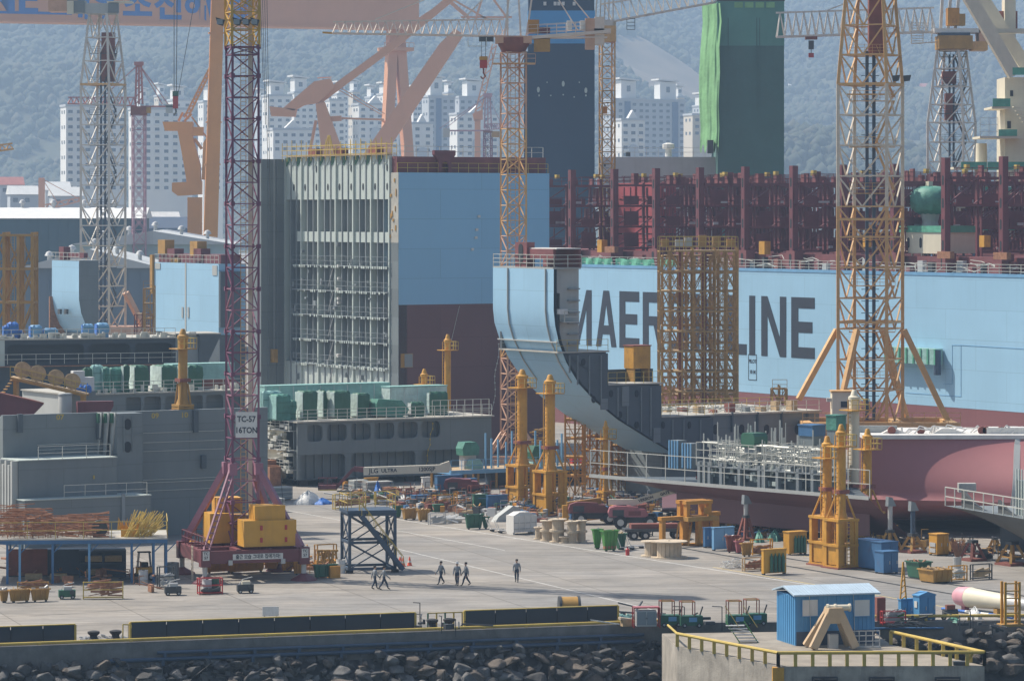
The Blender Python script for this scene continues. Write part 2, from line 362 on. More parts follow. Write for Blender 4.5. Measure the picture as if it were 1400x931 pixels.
# far town -----------------------------------------------------------
mat('apt_white', (0.68, 0.68, 0.66), 0.8, var=0.06, scale=0.05, streak=0.1); mat('apt_grey', (0.42, 0.45, 0.48), 0.8, var=0.06, scale=0.05); mat('apt_blue', (0.10, 0.16, 0.26), 0.7, var=0.06, scale=0.05)
mat('apt_cream', (0.55, 0.50, 0.42), 0.8, var=0.06, scale=0.05); mat('apt_window', (0.13, 0.16, 0.20), 0.25, var=0.3, scale=0.4); mat('balcony_white', (0.66, 0.66, 0.64), 0.7, var=0.05)
WIN = MB().bx(-0.85, 0.85, -0.10, 0.3, -0.65, 0.65).mesh('window', 'apt_window')
BAL = MB().bx(-1.25, 1.25, -0.55, 0, -1.35, -0.55).mesh('balcony', 'balcony_white')
def apartment(label, px0, px1, ytop, Y, ybot, rot=0.32, wall='apt_white', pent=(), bays=None, stripe=None, bal=True, gable=False, floor_h=2.9, group='apartment towers below the hill'):
 s = S(Y); z1 = CH - (ytop - HY) / s; w = (px1 - px0) / s; dep = 11.0; wf = (w - dep * sin(rot)) / cos(rot)
 o = W(px0 + dep * sin(rot) * s, HY, Y); t = thing('apartment_building', label, 'building', (o.x, o.y, 0), rot, group)
 MB().bx(0, wf, 0, dep, 0, z1).B('wall', Mx(wall), t)
 MB().bx(-0.3, wf + 0.3, -0.3, dep + 0.3, z1, z1 + 0.9).B('parapet', 'apt_grey', t)
 nb = bays or max(2, int(wf / 3.2)); zb = CH - (ybot - HY) / s; bw = wf / nb
 for i in range(nb):
  if stripe and i in stripe:
   MB().bx(i * bw + 0.3, (i + 1) * bw - 0.3, -0.45, 0.0, 0, z1 - 0.6).B('stair_core', 'apt_blue', t); continue
  z = z1 - 2.0
  while z > zb:
   link('window', WIN, t, (bw * (i + 0.5), 0, z))
   if bal and i % 2 == 0: link('balcony', BAL, t, (bw * (i + 0.5), 0, z))
   z -= floor_h
 for k in range(2):                                  # windows of the sunlit end wall
  z = z1 - 2.0
  while z > zb and wf < 60:
   link('window', WIN, t, (0, 3.2 + 4.4 * k, z), (0, 0, -pi / 2)); z -= floor_h * 2
 for f0, f1, h in pent:
  MB().bx(wf * f0, wf * f1, 1.5, dep - 1.5, z1 + 0.9, z1 + h).B('penthouse', 'apt_white', t)
  c = MB(); x0, x1 = wf * f0 - 1.2, wf * f1 + 1.2
  c.prism([(x0, z1 + h + 0.9), (x1, z1 + h), (x1, z1 + h + 0.6), (x0, z1 + h + 1.6)], 0.3, dep - 0.3); c.B('roof_canopy', 'balcony_white', t)
  MB().bx(wf * (f0 + f1) / 2 - 0.9, wf * (f0 + f1) / 2 + 0.9, 1.4, 1.6, z1 + h * 0.45, z1 + h * 0.75).B('window', 'apt_window', t)
 if gable:
  MB().prism([(wf * 0.3, z1 + 0.9), (wf * 0.7, z1 + 0.9), (wf * 0.5, z1 + 4.2)], 0.4, 3.0).B('gable', 'apt_white', t)
  a = [(wf * 0.5 + 2.4 * cos(k * pi / 8), z1 - 12 + 2.4 * sin(k * pi / 8)) for k in range(9)] + [(wf * 0.5 - 2.4, z1 - 20), (wf * 0.5 + 2.4, z1 - 20)]
  MB().prism(a, -0.5, -0.15).B('arched_window', 'apt_grey', t)
 return t
apartment('long white apartment slab with close window rows at far left below the hill', 78, 170, 146, 1400, 262, gable=True)
apartment('white apartment tower behind the small pink hammerhead crane, at left', 172, 256, 150, 1450, 262, bal=True, pent=())
apartment('white apartment block with slanted roof canopy directly left of the tall orange gantry leg', 226, 262, 138, 1650, 215, pent=((0.1, 0.6, 6),))
apartment('grey-white apartment tower just right of the orange gantry leg', 268, 304, 140, 1700, 260, pent=((0.25, 0.9, 7),))
apartment('pale apartment tower between the maroon crane mast and the pink luffing crane', 356, 398, 132, 1650, 212, pent=((0.15, 0.7, 6),), stripe=())
apartment('pale apartment tower with canopy roof behind the pink luffing crane', 392, 438, 128, 1700, 212, pent=((0.05, 0.5, 7),))
apartment('short white apartment block low behind the pink luffing crane', 362, 428, 178, 1500, 212, gable=True, bal=False)
apartment('white apartment tower right of the pink luffing crane pedestal', 440, 472, 138, 1600, 212)
apartment('white apartment tower with gabled crest left of the two-legged pink pylon', 480, 536, 144, 1600, 212, gable=True)
apartment('slim white tower peeping out behind the two-legged pink pylon', 514, 545, 130, 1800, 205, pent=((0.1, 0.8, 5),))
apartment('grey apartment tower with tall white penthouse and dark blue stripe', 576, 622, 133, 1700, 212, wall='apt_grey', pent=((0.1, 0.55, 9),), stripe=(1,), bal=False)
apartment('low white block with arched bay in front of the striped tower', 552, 592, 170, 1500, 212, gable=True, bal=False)
apartment('grey apartment tower with white penthouse behind the small far crane', 618, 676, 134, 1750, 212, wall='apt_grey', pent=((0.25, 0.65, 8),), bal=False)
apartment('white lower apartment row behind the small far crane mast', 614, 682, 157, 1550, 212, gable=True)
apartment('grey-blue tower with penthouse right of the dark navy tower', 824, 882, 137, 1700, 212, wall='apt_grey', pent=((0.35, 0.78, 9),), stripe=(2,), bal=False)
apartment('grey-blue tower with penthouse nearest the green wrapped tower', 870, 938, 138, 1740, 212, wall='apt_grey', pent=((0.42, 0.8, 9),), stripe=(4,), bal=False)
apartment('low blue and white block in front of the grey towers', 838, 882, 165, 1450, 212, wall='apt_white', bal=True, gable=True)
apartment('small cream block with reddish roof beside the green wrapped tower', 936, 972, 158, 1600, 190, wall='apt_cream', bal=False)
for k, (px, w_, y_, Y_) in enumerate(((182, 22, 138, 1900), (208, 20, 132, 2000), (346, 18, 140, 1900), (452, 24, 130, 1950), (474, 18, 126, 2050), (498, 16, 134, 2000), (556, 20, 136, 1900), (604, 16, 128, 2050), (648, 22, 140, 1950), (846, 18, 130, 2050), (918, 18, 134, 2000), (948, 20, 146, 1950))): apartment('slim pale tower peeping out %s' % ('left of the small pink crane', 'behind the orange pedestal crane boom', 'right of the maroon mast', 'behind the pink crane boom', 'between pink crane and pylon, left', 'between pink crane and pylon, right', 'between pylon and diagonal boom', 'behind the striped grey tower', 'behind the tiny purple crane', 'behind the grey-blue towers, left', 'behind the grey-blue towers, right', 'behind the small cream block')[k], px, px + w_, y_, Y_, 205, wall=('apt_white', 'apt_cream', 'apt_grey')[k % 3], pent=((.2, .75, 6),), bal=False)
def house(label, px0, px1, yr, ye, yb, Y, wall, roof, rot=0.25, dep=9):
 while Y > 2300 and Y < 4300 and hill_h((px0 - 700) / F * Y, Y) < CH - (yb - HY) / F * Y: Y += 15
 s = S(Y); w = (px1 - px0) / s; o = W(px0, HY, Y); ze = CH - (ye - HY) / s; zr = CH - (yr - HY) / s
 t = thing('house', label, 'house', (o.x, o.y, 0), rot, 'small houses at the foot of the hill'); zg = ze - 9 if Y > 2300 else 0; ze = max(ze, zg + 5) if zg else ze; zr = max(zr, ze + 3)
 MB().bx(0, w, 0, dep, zg, ze).B('wall', Mx(wall), t)
 MB().prism([(-0.5, ze), (dep + 0.5, ze), (dep / 2, zr)], -0.5, w + 0.5, 'yz').B('roof', Mx(roof), t, fix=True)
 for k in range(max(2, int(w / 4))):
  MB().bx(1 + k * 4, 2.6 + k * 4, -0.1, 0.1, ze - 2.6, ze - 1.2).B('window', 'apt_window', t)
mat('roof_white', (0.62, 0.62, 0.60), 0.6, var=0.08); mat('roof_red', (0.35, 0.12, 0.10), 0.7, var=0.15)
house('far house with red roof at the left edge of the photo', 0, 32, 246, 253, 262, 1350, 'apt_grey', 'roof_red')
house('far house with white roof beside the red roofed one', 14, 52, 254, 266, 290, 1250, 'apt_grey', 'roof_white')
house('far white roofed house left of the white apartment slab', 62, 96, 252, 260, 280, 1300, 'apt_white', 'roof_white')
house('far low house with white roof right of the pink jib', 72, 112, 257, 268, 285, 1200, 'apt_grey', 'roof_white')
house('small far house between the white lattice crane and the orange pedestal', 200, 246, 296, 304, 320, 1050, 'apt_grey', 'roof_white')
house('low far house with pale roof beside the orange pedestal', 196, 258, 306, 312, 330, 980, 'apt_blue', 'apt_grey')
house('tiny far hillside house with orange roof right of the green tower', 1076, 1100, 112, 117, 122, 2550, 'apt_cream', 'roof_white', dep=14)
house('tiny far hillside house left of the far right crane', 1262, 1290, 114, 119, 124, 2560, 'apt_cream', 'roof_red', dep=14)
def hall(label, O, rot, w, dep, ze, zr, wall, roof, ridge_along='x', ribs=None):
 t = thing('warehouse', label, 'warehouse', O, rot)
 MB().bx(0, w, 0, dep, 0, ze).B('wall', Mx(wall), t)
 r = MB()
 if ridge_along == 'x': r.prism([(-0.8, ze), (dep + 0.8, ze), (dep / 2, zr)], -0.8, w + 0.8, 'yz')
 else: r.prism([(-0.8, ze), (w + 0.8, ze), (w / 2, zr)], -0.8, dep + 0.8, 'xz')
 r.B('roof', Mx(roof), t, fix=True)
 b = MB()
 for i in range(int(w / 2.2)): b.bx(i * 2.2, i * 2.2 + 0.25, -0.12, 0, 0, ze - 0.3)
 b.B('wall_ribs', Mx(wall), t)
 for k in range(5):
  x = w * (0.15 + 0.17 * k); y = dep * 0.5 if ridge_along == 'x' else dep * 0.3; z = zr if ridge_along == 'x' else ze + (zr - ze) * (1 - abs(x - w / 2) / (w / 2))
  MB().lathe([(0.35, z - 0.3), (0.35, z + 0.9), (0.8, z + 1.0), (0.5, z + 1.6), (0.05, z + 1.8)], 10, (x, y, 0)).B('roof_ventilator', 'galvanised', t, smooth=True)
 return t
mat('hall_teal', (0.035, 0.085, 0.115), 0.7, var=0.1, scale=0.1, streak=0.2); mat('hall_pale', (0.33, 0.42, 0.43), 0.7, var=0.06, scale=0.1); mat('roof_pale', (0.48, 0.50, 0.50), 0.6, var=0.06, scale=0.1, seams=('z', 3, 30)); mat('hall_slate', (0.14, 0.19, 0.24), 0.7, var=0.08, scale=0.1)
o = W(-60, HY, 800); hall('dark teal shed with white roof at left edge behind the lattice crane', (o.x, o.y, 0), 0.06, 40.5, 40, 26.6, 29.0, 'hall_teal', 'roof_white')
o = W(101, HY, 700); hall('pale shed with low gabled roof behind the light blue hull blocks', (o.x, o.y, 0), 0.05, 30, 60, 21.8, 24.4, 'hall_pale', 'roof_pale', 'y')
o = W(30, HY, 620); hall('slate blue shed gable between the two light blue hull blocks', (o.x, o.y, 0), 0.03, 23, 40, 18.5, 21.7, 'hall_slate', 'roof_pale', 'y')
# the far gantry cranes ------------------------------------------------
mat('crane_pink', (0.66, 0.33, 0.19), 0.6, var=0.06, scale=0.1, streak=0.1); mat('crane_orange', (0.66, 0.27, 0.055), 0.55, var=0.08, scale=0.2, streak=0.15); mat('letter_blue', (0.03, 0.17, 0.48), 0.6, var=0.05)
def goliath():
 p0 = W(0, 30, 1000); p1 = W(573, 41, 1044); d = (p1 - p0); d.z = 0; rot = math.atan2(d.y, d.x); zb = p0.z
 t = thing('gantry_crane', 'huge pink gantry crane girder with blue lettering across the top left', 'crane', (p1.x, p1.y, 0), rot)
 Lx = d.length + 60
 MB().bx(-Lx, 0, 0, 9, zb, zb + 13).B('girder', 'crane_pink', t)
 MB().bx(-Lx, 0, -0.4, 0, zb, zb + 0.8).B('girder_flange', 'crane_pink', t)
 f = Frame(p1 - Vector((0, 0, p1.z)), rot)
 for body, px, py, size, nm in (('DSME', -21, -1, 12.0, 'lettering'), ('대', 105, 8, 9.0, 'lettering'), ('우', 143, 8, 9, 'lettering'), ('조', 188, 8.5, 9.4, 'lettering'), ('선', 231, 9, 9.4, 'lettering'), ('해', 271, 10, 9.4, 'lettering'), ('양', 326, 8, 9.4, 'lettering')):
  x, z = f.fr(px, py, -0.1); me = text_mesh(nm, body, size, 'letter_blue', 0.30, 0.05, 1.0)
  o_ = link(nm, me, t, (x, -0.12, z))
 x0, z = f.fr(-10, 17, -0.1); x1, _ = f.fr(98, 17, -0.1)
 MB().bx(x0, x1, -0.15, -0.05, z - 0.35, z + 0.35).B('stripe', 'letter_blue', t)
 # two-legged support tower at the girder's end
 for a, b in (((537, 56), (529, 205)), ((545, 56), (556, 205))):
  xa, za = f.fr(a[0], a[1], 4); xb, zb_ = f.fr(b[0], b[1], 4); k = (za - 0) / (za - zb_)
  MB().beam((xa, 4, zb + 0.5), (xa + (xb - xa) * k, 4, 0), 2.7, 3.2, (0, 1, 0)).B('leg', 'crane_pink', t)
 xa, za = f.fr(541, 68, 4); MB().bx(xa - 4.5, xa + 4.5, 1, 7, za - 0.5, za + 0.5).B('leg_platform', 'crane_pink', t)
 m = MB(); m.rail([(xa - 4.5, 1, za + 1.8), (xa + 4.5, 1, za + 1.8)], 0.15)
 for k in range(7): m.beam((xa - 4.5 + 1.5 * k, 1, za + 0.5), (xa - 4.5 + 1.5 * k, 1, za + 1.8), 0.12)
 m.B('railing', 'crane_pink', t)
 # front legs out of the picture's left
 for k in (0, 9): MB().beam((-Lx + 5, k, zb), (-Lx + 5, k * 2.2 - 6, 0), 3, 4, (0, 1, 0)).B('leg', 'crane_pink', t)
goliath()
def orange_gantry():
 b = W(284, HY, 780); t = thing('gantry_crane', 'slender orange tapered gantry leg rising out of the picture at left', 'crane', (b.x, b.y, 0), 0.12)
 z1 = 90.0
 m = MB(); xt = 2.6; m.add([(-1.65, -1.4, 0), (1.45, -1.4, 0), (1.45, 1.4, 0), (-1.65, 1.4, 0), (xt - 1.3, -1.4, z1), (xt + 1.3, -1.4, z1), (xt + 1.3, 1.4, z1), (xt - 1.3, 1.4, z1)], MB.BOXF); m.B('leg', 'crane_orange', t)
 for z in (20, 38, 47, 66): MB().bx(-1.75 + xt * z / z1, 1.6 + xt * z / z1, -1.5, 1.5, z, z + 0.25).B('flange', 'crane_orange', t)
 MB().bx(-60, xt + 3, -4, 4, z1, z1 + 8).B('girder', 'crane_orange', t)
 m = MB(); zz = 4
 while zz < z1: m.beam((-1.5 + xt * zz / z1, -1.55, zz), (-0.9 + xt * zz / z1, -1.55, zz), 0.08); zz += 1.0
 m.B('ladder', 'crane_orange', t)
orange_gantry()
def luffer(label, px, Y, spec, m_, rot=0.0):
 """pedestal crane; spec entries are (part, kind, points in pixels, size in pixels)"""
 b = W(px, HY, Y); t = thing('luffing_crane', label, 'crane', (b.x, b.y, 0), rot); s = S(Y)
 def P(x, y): q = W(x, y, Y); return Vector((q.x - b.x, 0, q.z))
 for part, kind, pts, w in spec:
  mb = MB(); q = [P(*p) for p in pts]; w_ = w / s
  if kind == 'beam':
   for a, c in zip(q, q[1:]): mb.beam(a, c, w_, w_, (0, 1, 0))
  elif kind == 'poly':
   mb.prism([(p.x, p.z) for p in q], -w_ / 2, w_ / 2)
  elif kind == 'lattice':
   a, c = q; d = c - a; L_ = d.length; d.normalize(); nn = Vector((-d.z, 0, d.x)); k = max(3, int(L_ / w_)); th = 0.35
   for yy in (-w_ / 2, w_ / 2):
    for sg in (-1, 1): mb.beam(a + nn * (sg * w_ / 2) + Vector((0, yy, 0)), c + nn * (sg * w_ * 0.35) + Vector((0, yy, 0)), th)
    for i in range(k):
     f0, f1 = i / k, (i + 1) / k; sg = 1 if i % 2 else -1
     mb.beam(a + d * (L_ * f0) + nn * (sg * w_ * (0.5 - 0.15 * f0)) + Vector((0, yy, 0)), a + d * (L_ * f1) - nn * (sg * w_ * (0.5 - 0.15 * f1)) + Vector((0, yy, 0)), th * 0.7)
  elif kind == 'cable':
   for a, c in zip(q, q[1:]): mb.tube(a, c, w_ / 2, 5)
  mb.B(part, Mx(m_), t)
 return t
luffer('pink level-luffing crane with drooping counterweight arm above the grey ship section', 445, 900, [
 ('pedestal', 'poly', [(432, 143), (444, 140), (468, 205), (490, 440), (452, 440), (440, 205)], 22), ('stay', 'beam', [(432, 165), (424, 205)], 4),
 ('house', 'poly', [(388, 148), (430, 112), (452, 108), (458, 120), (436, 141), (416, 144), (402, 152)], 20), ('counterweight', 'poly', [(369, 146), (406, 150), (404, 160), (371, 159)], 20),
 ('boom', 'beam', [(436, 138), (470, 112), (545, 57), (612, 2), (640, -20)], 10), ('machinery', 'poly', [(436, 140), (446, 148), (452, 160), (444, 164), (438, 155)], 14),
 ('platform', 'beam', [(440, 164), (467, 162)], 7), ('tie', 'beam', [(467, 162), (525, 164)], 2.5), ('cable', 'cable', [(454, 118), (523, 158)], 1.2), ('cable', 'cable', [(458, 116), (526, 156)], 1.2),
 ('railing', 'beam', [(434, 107), (453, 106)], 1.2)], 'crane_pink')
luffer('broad pink diagonal crane boom rising right behind the grey ship section', 520, 960, [
 ('boom', 'poly', [(498, 210), (600, 62), (622, 40), (634, 48), (616, 76), (534, 200), (470, 290), (436, 290)], 20), ('foot', 'poly', [(420, 285), (480, 285), (490, 440), (410, 440)], 26),
 ('collar', 'beam', [(520, 163), (540, 178)], 3), ('head_strut', 'beam', [(572, 28), (612, 2)], 5), ('head_strut', 'beam', [(612, 0), (642, 26)], 5), ('head_strut', 'beam', [(616, -2), (668, 28)], 2.5), ('head_strut', 'beam', [(658, 2), (650, 28)], 3), ('head_strut', 'beam', [(672, -4), (694, 26)], 3), ('head_strut', 'beam', [(630, 24), (700, 24)], 2.5)], 'crane_pink')
luffer('orange pedestal crane with box counterweight left of the tall orange gantry leg', 255, 860, [
 ('pedestal', 'poly', [(257, 270), (276, 270), (276, 330), (274, 440), (256, 440), (257, 330)], 18), ('slew_house', 'poly', [(236, 250), (276, 248), (276, 266), (244, 268), (236, 262)], 22),
 ('tower', 'poly', [(243, 176), (262, 180), (274, 226), (275, 250), (256, 250), (250, 214)], 18), ('machine_house', 'poly', [(223, 167), (264, 167), (264, 180), (226, 179)], 20), ('machine_box', 'poly', [(262, 174), (278, 174), (278, 186), (262, 186)], 16),
 ('boom', 'lattice', [(254, 162), (292, 86)], 5), ('boom_foot', 'beam', [(244, 166), (250, 154)], 3), ('boom_foot', 'beam', [(252, 166), (262, 156)], 3), ('rear_strut', 'beam', [(266, 190), (276, 204)], 4), ('rear_strut', 'beam', [(262, 160), (284, 190)], 2), ('mast', 'poly', [(278, 196), (290, 176), (290, 246), (276, 246)], 8)], 'crane_orange')
luffer('small far pink crane jib among the houses at left edge', 57, 1150, [
 ('mast', 'beam', [(57, 245), (57, 390)], 8), ('jib', 'lattice', [(60, 284), (112, 272)], 7), ('cable', 'cable', [(60, 248), (78, 276)], 1), ('cable', 'cable', [(60, 246), (108, 272)], 1), ('cap', 'beam', [(53, 245), (61, 245)], 3)], 'crane_pink')
luffer('far pink luffing jib leaning beside the central crane mast', 668, 1100, [
 ('jib', 'lattice', [(652, 160), (676, 62)], 8), ('house', 'poly', [(646, 156), (660, 150), (660, 164), (648, 166)], 8), ('cable', 'cable', [(676, 62), (690, 40)], 1), ('pedestal', 'beam', [(653, 164), (653, 390)], 8)], 'crane_pink')
# ================================================================== SHIPS AND HULL BLOCKS
mat('hull_blue', (0.33, 0.55, 0.72), 0.42, var=0.05, scale=0.12, streak=0.14, bump=.25, bscale=.5, seams=('y', 11, 3.4))
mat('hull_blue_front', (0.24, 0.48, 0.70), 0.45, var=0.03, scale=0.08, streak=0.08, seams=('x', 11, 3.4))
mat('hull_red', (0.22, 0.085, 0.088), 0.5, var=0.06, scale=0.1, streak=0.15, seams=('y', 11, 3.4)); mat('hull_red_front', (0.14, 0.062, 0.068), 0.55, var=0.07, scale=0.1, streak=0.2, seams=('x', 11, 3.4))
mat('net_green', (0.10, 0.36, 0.24), 0.7, var=0.3, scale=0.8, bump=0.8, bscale=3); mat('hull_pink', (0.34, 0.128, 0.13), 0.5, var=0.07, scale=0.15, streak=0.15); mat('hull_dark', (0.075, 0.078, 0.075), 0.6, var=0.15, scale=0.3, streak=0.3)
mat('bulkhead_pale', (0.47, 0.52, 0.48), 0.6, var=0.06, scale=0.3, streak=0.2); mat('inner_pale', (0.40, 0.41, 0.39), 0.65, var=0.08, scale=0.3, streak=0.3); mat('navy_hull', (0.03, 0.045, 0.06), 0.6, var=0.12, scale=0.3, streak=0.2)
mat('rail_pale', (0.52, 0.52, 0.47), 0.5, 0.1, var=0.1); mat('rail_yellow', (0.50, 0.36, 0.08), 0.55, var=0.15, rust=0.3); mat('deck_plate', (0.40, 0.38, 0.33), 0.75, var=0.2, scale=0.6, rust=0.4)
def railing(parent, pts, m='rail_pale', h=1.1, step=1.6, name='railing', bars=2, w=0.055):
 b = MB()
 for a, c in zip(pts, pts[1:]):
  a = Vector(a); c = Vector(c); L_ = (c - a).length; n_ = max(1, int(L_ / step))
  for k in range(bars): z = Vector((0, 0, h * (k + 1) / bars)); b.beam(a + z, c + z, w)
  for i in range(n_ + 1): p = a + (c - a) * (i / n_); b.beam(p, p + Vector((0, 0, h)), w)
 return b.B(name, Mx(m), parent)
def ellipse(cx, cz, rx, rz, n_=14): return [(cx + rx * cos(2 * pi * i / n_), cz + rz * sin(2 * pi * i / n_)) for i in range(n_)]
def slot(cx, cz, w, h):           # upright stadium outline
 r = w / 2; return [(cx + r * cos(pi * i / 6), cz + h / 2 - r + r * sin(pi * i / 6)) for i in range(7)] + [(cx + r * cos(pi + pi * i / 6), cz - h / 2 + r + r * sin(pi + pi * i / 6)) for i in range(7)]
def rrect(x0, x1, z0, z1, r):
 o = []
 for cx, cz, a in ((x1 - r, z1 - r, 0), (x0 + r, z1 - r, 90), (x0 + r, z0 + r, 180), (x1 - r, z0 + r, 270)):
  o += [(cx + r * cos(radians(a + 30 * k)), cz + r * sin(radians(a + 30 * k))) for k in range(4)]
 return o
# ---- the big light blue container ship ------------------------------------
def container_ship():
 f = Frame((35.1, 439, 0)); t = thing('container_ship', 'light blue container ship with dark lettering and maroon lashing bridges', 'ship', f.o, YA)
 ye0, ye1, zd, zb = -75, 95, 21.0, 5.88
 MB().bx(0, 50, ye0, ye1, zb, zd).B('hull', 'hull_blue', t)
 MB().bx(0.02, 49.98, ye0, ye1, 0, zb).B('hull_bottom', 'hull_red', t)
 MB().bx(-0.06, 0, ye0, ye1, zd - 0.25, zd + 0.12).B('sheer_strake', 'pale_blue', t)
 # faint waterline and draught box
 # lettering
 zt, z0 = 17.75, 10.45; L7 = 'letter_navy'
 def letter(ch, p0, p1):
  ya, yb = f.y_at(p0), f.y_at(p1); w = ya - yb; h = zt - z0; k = 0.22
  def st(*seg): return [list(s_) for s_ in seg]
  P = {'E': [[(0, 0), (.30, 0), (.30, 1), (0, 1)], [(.30, .82), (1, .82), (1, 1), (.30, 1)], [(.30, .42), (.9, .42), (.9, .60), (.30, .60)], [(.30, 0), (1, 0), (1, .18), (.30, .18)]],
   'L': [[(0, 0), (.30, 0), (.30, 1), (0, 1)], [(.30, 0), (1, 0), (1, .18), (.30, .18)]], 'I': [[(0, 0), (1, 0), (1, 1), (0, 1)]],
   'N': [[(0, 0), (.25, 0), (.25, 1), (0, 1)], [(.75, 0), (1, 0), (1, 1), (.75, 1)], [(.25, 1), (.25, .68), (.75, 0), (.75, .32)]],
   'M': [[(0, 0), (.2, 0), (.2, 1), (0, 1)], [(.8, 0), (1, 0), (1, 1), (.8, 1)], [(.2, 1), (.2, .66), (.5, 0), (.5, .34)], [(.8, 1), (.8, .66), (.5, 0), (.5, .34)]],
   'A': [[(0, 0), (.25, 0), (.58, 1), (.36, 1)], [(.75, 0), (1, 0), (.64, 1), (.42, 1)], [(.22, .22), (.78, .22), (.74, .38), (.26, .38)]],
   'R': [[(0, 0), (.27, 0), (.27, 1), (0, 1)], [(.27, .82), (.7, .82), (.7, 1), (.27, 1)], [(.27, .42), (.7, .42), (.7, .58), (.27, .58)], [(.70, .42), (.86, .46), (.97, .58), (.97, .82), (.86, .95), (.70, 1)], [(.5, .42), (.75, .42), (1, 0), (.72, 0)]],
   'S': [[(0, 0), (.9, 0), (1, .1), (1, .18), (0, .18)], [(.74, .18), (1, .18), (1, .5), (.74, .5)], [(0, .42), (1, .42), (1, .58), (0, .58)], [(0, .58), (.26, .58), (.26, .9), (0, .9)], [(0, .82), (1, .82), (1, 1), (.1, 1)]],
   'K': [[(0, 0), (.27, 0), (.27, 1), (0, 1)], [(.27, .36), (.27, .62), (.70, 1), (1, 1)], [(.38, .46), (.56, .62), (1, 0), (.70, 0)]]}[ch]
  b = MB()
  for i, poly in enumerate(P): b.prism([(ya - u * w, z0 + q * h) for u, q in poly], -0.035 - 0.002 * i, -0.005, 'yz')
  b.B('lettering', Mx(L7), t, fix=True)
 for ch, a, b in (('M', 774, 809), ('A', 815, 843), ('E', 847, 874), ('R', 879, 909), ('S', 914, 942), ('K', 948, 980), ('L', 995, 1021), ('I', 1024.5, 1032.5), ('N', 1041, 1075), ('E', 1082, 1114)): letter(ch, a, b)
 # marking boxes: pilot boarding mark and painted outlines
 y0, zz = f.sd(1029, 502); b = MB()
 for (ya, yb, za, zb2) in ((-.9, .9, 1.5, 1.58), (-.9, .9, -1.6, -1.52), (-.9, -.82, -1.6, 1.58), (.82, .9, -1.6, 1.58)): b.bx(-0.03, 0, y0 + ya, y0 + yb, zz + za, zz + zb2)
 b.B('pilot_mark_frame', Mx(L7), t)
 for s_, dz in (('PILOT', .7), ('10 M', -.6)): link('lettering', text_mesh('pilot_text', s_, .62, Mx(L7), .02, .005), t, (-0.02, y0, zz + dz), (0, 0, -pi / 2))
 for (a, c) in (((1302, 472), (1314, 472)), ((1302, 472), (1302, 525)), ((1314, 472), (1400, 477)), ((1314, 472), (1314, 542)), ((1290, 525), (1302, 525)), ((1238, 537), (1314, 542))):
  ya, za = f.sd(*a); yb, zb2 = f.sd(*c); MB().beam((-0.01, ya, za), (-0.01, yb, zb2), 0.05).B('paint_line', 'pale_blue', t)
 # fender with a green tarpaulin
 ya, za = f.sd(1222, 484); yb, zb2 = f.sd(1290, 492)
 MB().bx(-1.2, -0.1, yb, ya, za - 0.9, za + 0.9).B('hanging_stage', 'tarp_aqua', t); MB().tube((-.9, yb, zb2 - 1.7), (-.9, yb, zb2 + 1.1), 0.42, 10).B('stage_bumper', 'navy_steel', t, smooth=True)
 for k in range(8): yk = yb + (ya - yb) * k / 7; MB().bx(-1.32, -1.2, yk - .12, yk + .12, za - .9, za + .9).B('stage_fold', 'net_green', t)
 # deck: hatch coamings, nets, rails
 MB().bx(2.6, 48, ye0, ye1, zd, zd + 1.9).B('hatch_coaming', 'maroon_deck', t)
 railing(t, [(0.3, ye0, zd), (0.3, ye1, zd)], 'rail_pale', 1.15, 1.9, bars=3)
 for p0, p1 in ((797, 838), (843, 895), (900, 925)):
  ya, yb = f.y_at(p0, .35), f.y_at(p1, .35); rows = []
  for j in range(4): rows.append([(0.18 + 0.08 * sin(i * 1.3) * j, ya + (yb - ya) * i / 16, zd + 0.95 - 0.3 * j + 0.06 * sin(i * 0.9)) for i in range(17)])
  MB().grid(rows).B('safety_net', 'net_green', t)
 # lashing bridges
 posts = [736, 782, 840, 897, 957, 1019, 1085, 1152, 1223, 1293, 1372, 1450]
 beam = 47.0
 for k, px in enumerate(posts):
  y = f.y_at(px, 1.4); low = k >= 9
  lb = link('lashing_bridge', MB().bx(1.0, 1.0 + .8, y - .36, y + .36, zd + 2.2, 33.6 if not low else 34.2).mesh('bridge_post', 'maroon'), t)
  b = MB()
  for zz in (24.2, 26.6, 29.0, 31.6): b.prism(slot(y + .02, zz, .34, 1.15), 0.985, 0.999, 'yz')
  b.B('post_slot', 'hole_dark', lb)
  b = MB().bx(0.9, 2.2, y - .9, y + .9, zd, zd + 2.3); b.B('post_foot', 'maroon_deck', lb)
  MB().prism(slot(y, zd + 1.2, .5, 1.5), 0.88, 0.899, 'yz').B('foot_slot', 'hole_dark', lb)
  lv = (31.6, 28.9, 26.2, 23.4) if not low else (32.0, 28.9)
  for zl in lv:
   b = MB().bx(1.8, beam, y - .55, y + .55, zl - .26, zl); b.B('walkway', 'maroon', lb)
   if not low or zl > 30:
    b = MB()
    for q in range(int(beam / 2.2)):
     x = 2.6 + q * 2.2; b.beam((x, y - .52, zl), (x, y - .52, zl + 1.05), .07)
    for zz in (.55, 1.05): b.beam((2.2, y - .52, zl + zz), (beam, y - .52, zl + zz), .07)
    b.B('railing', 'maroon', lb)
  nx = 12
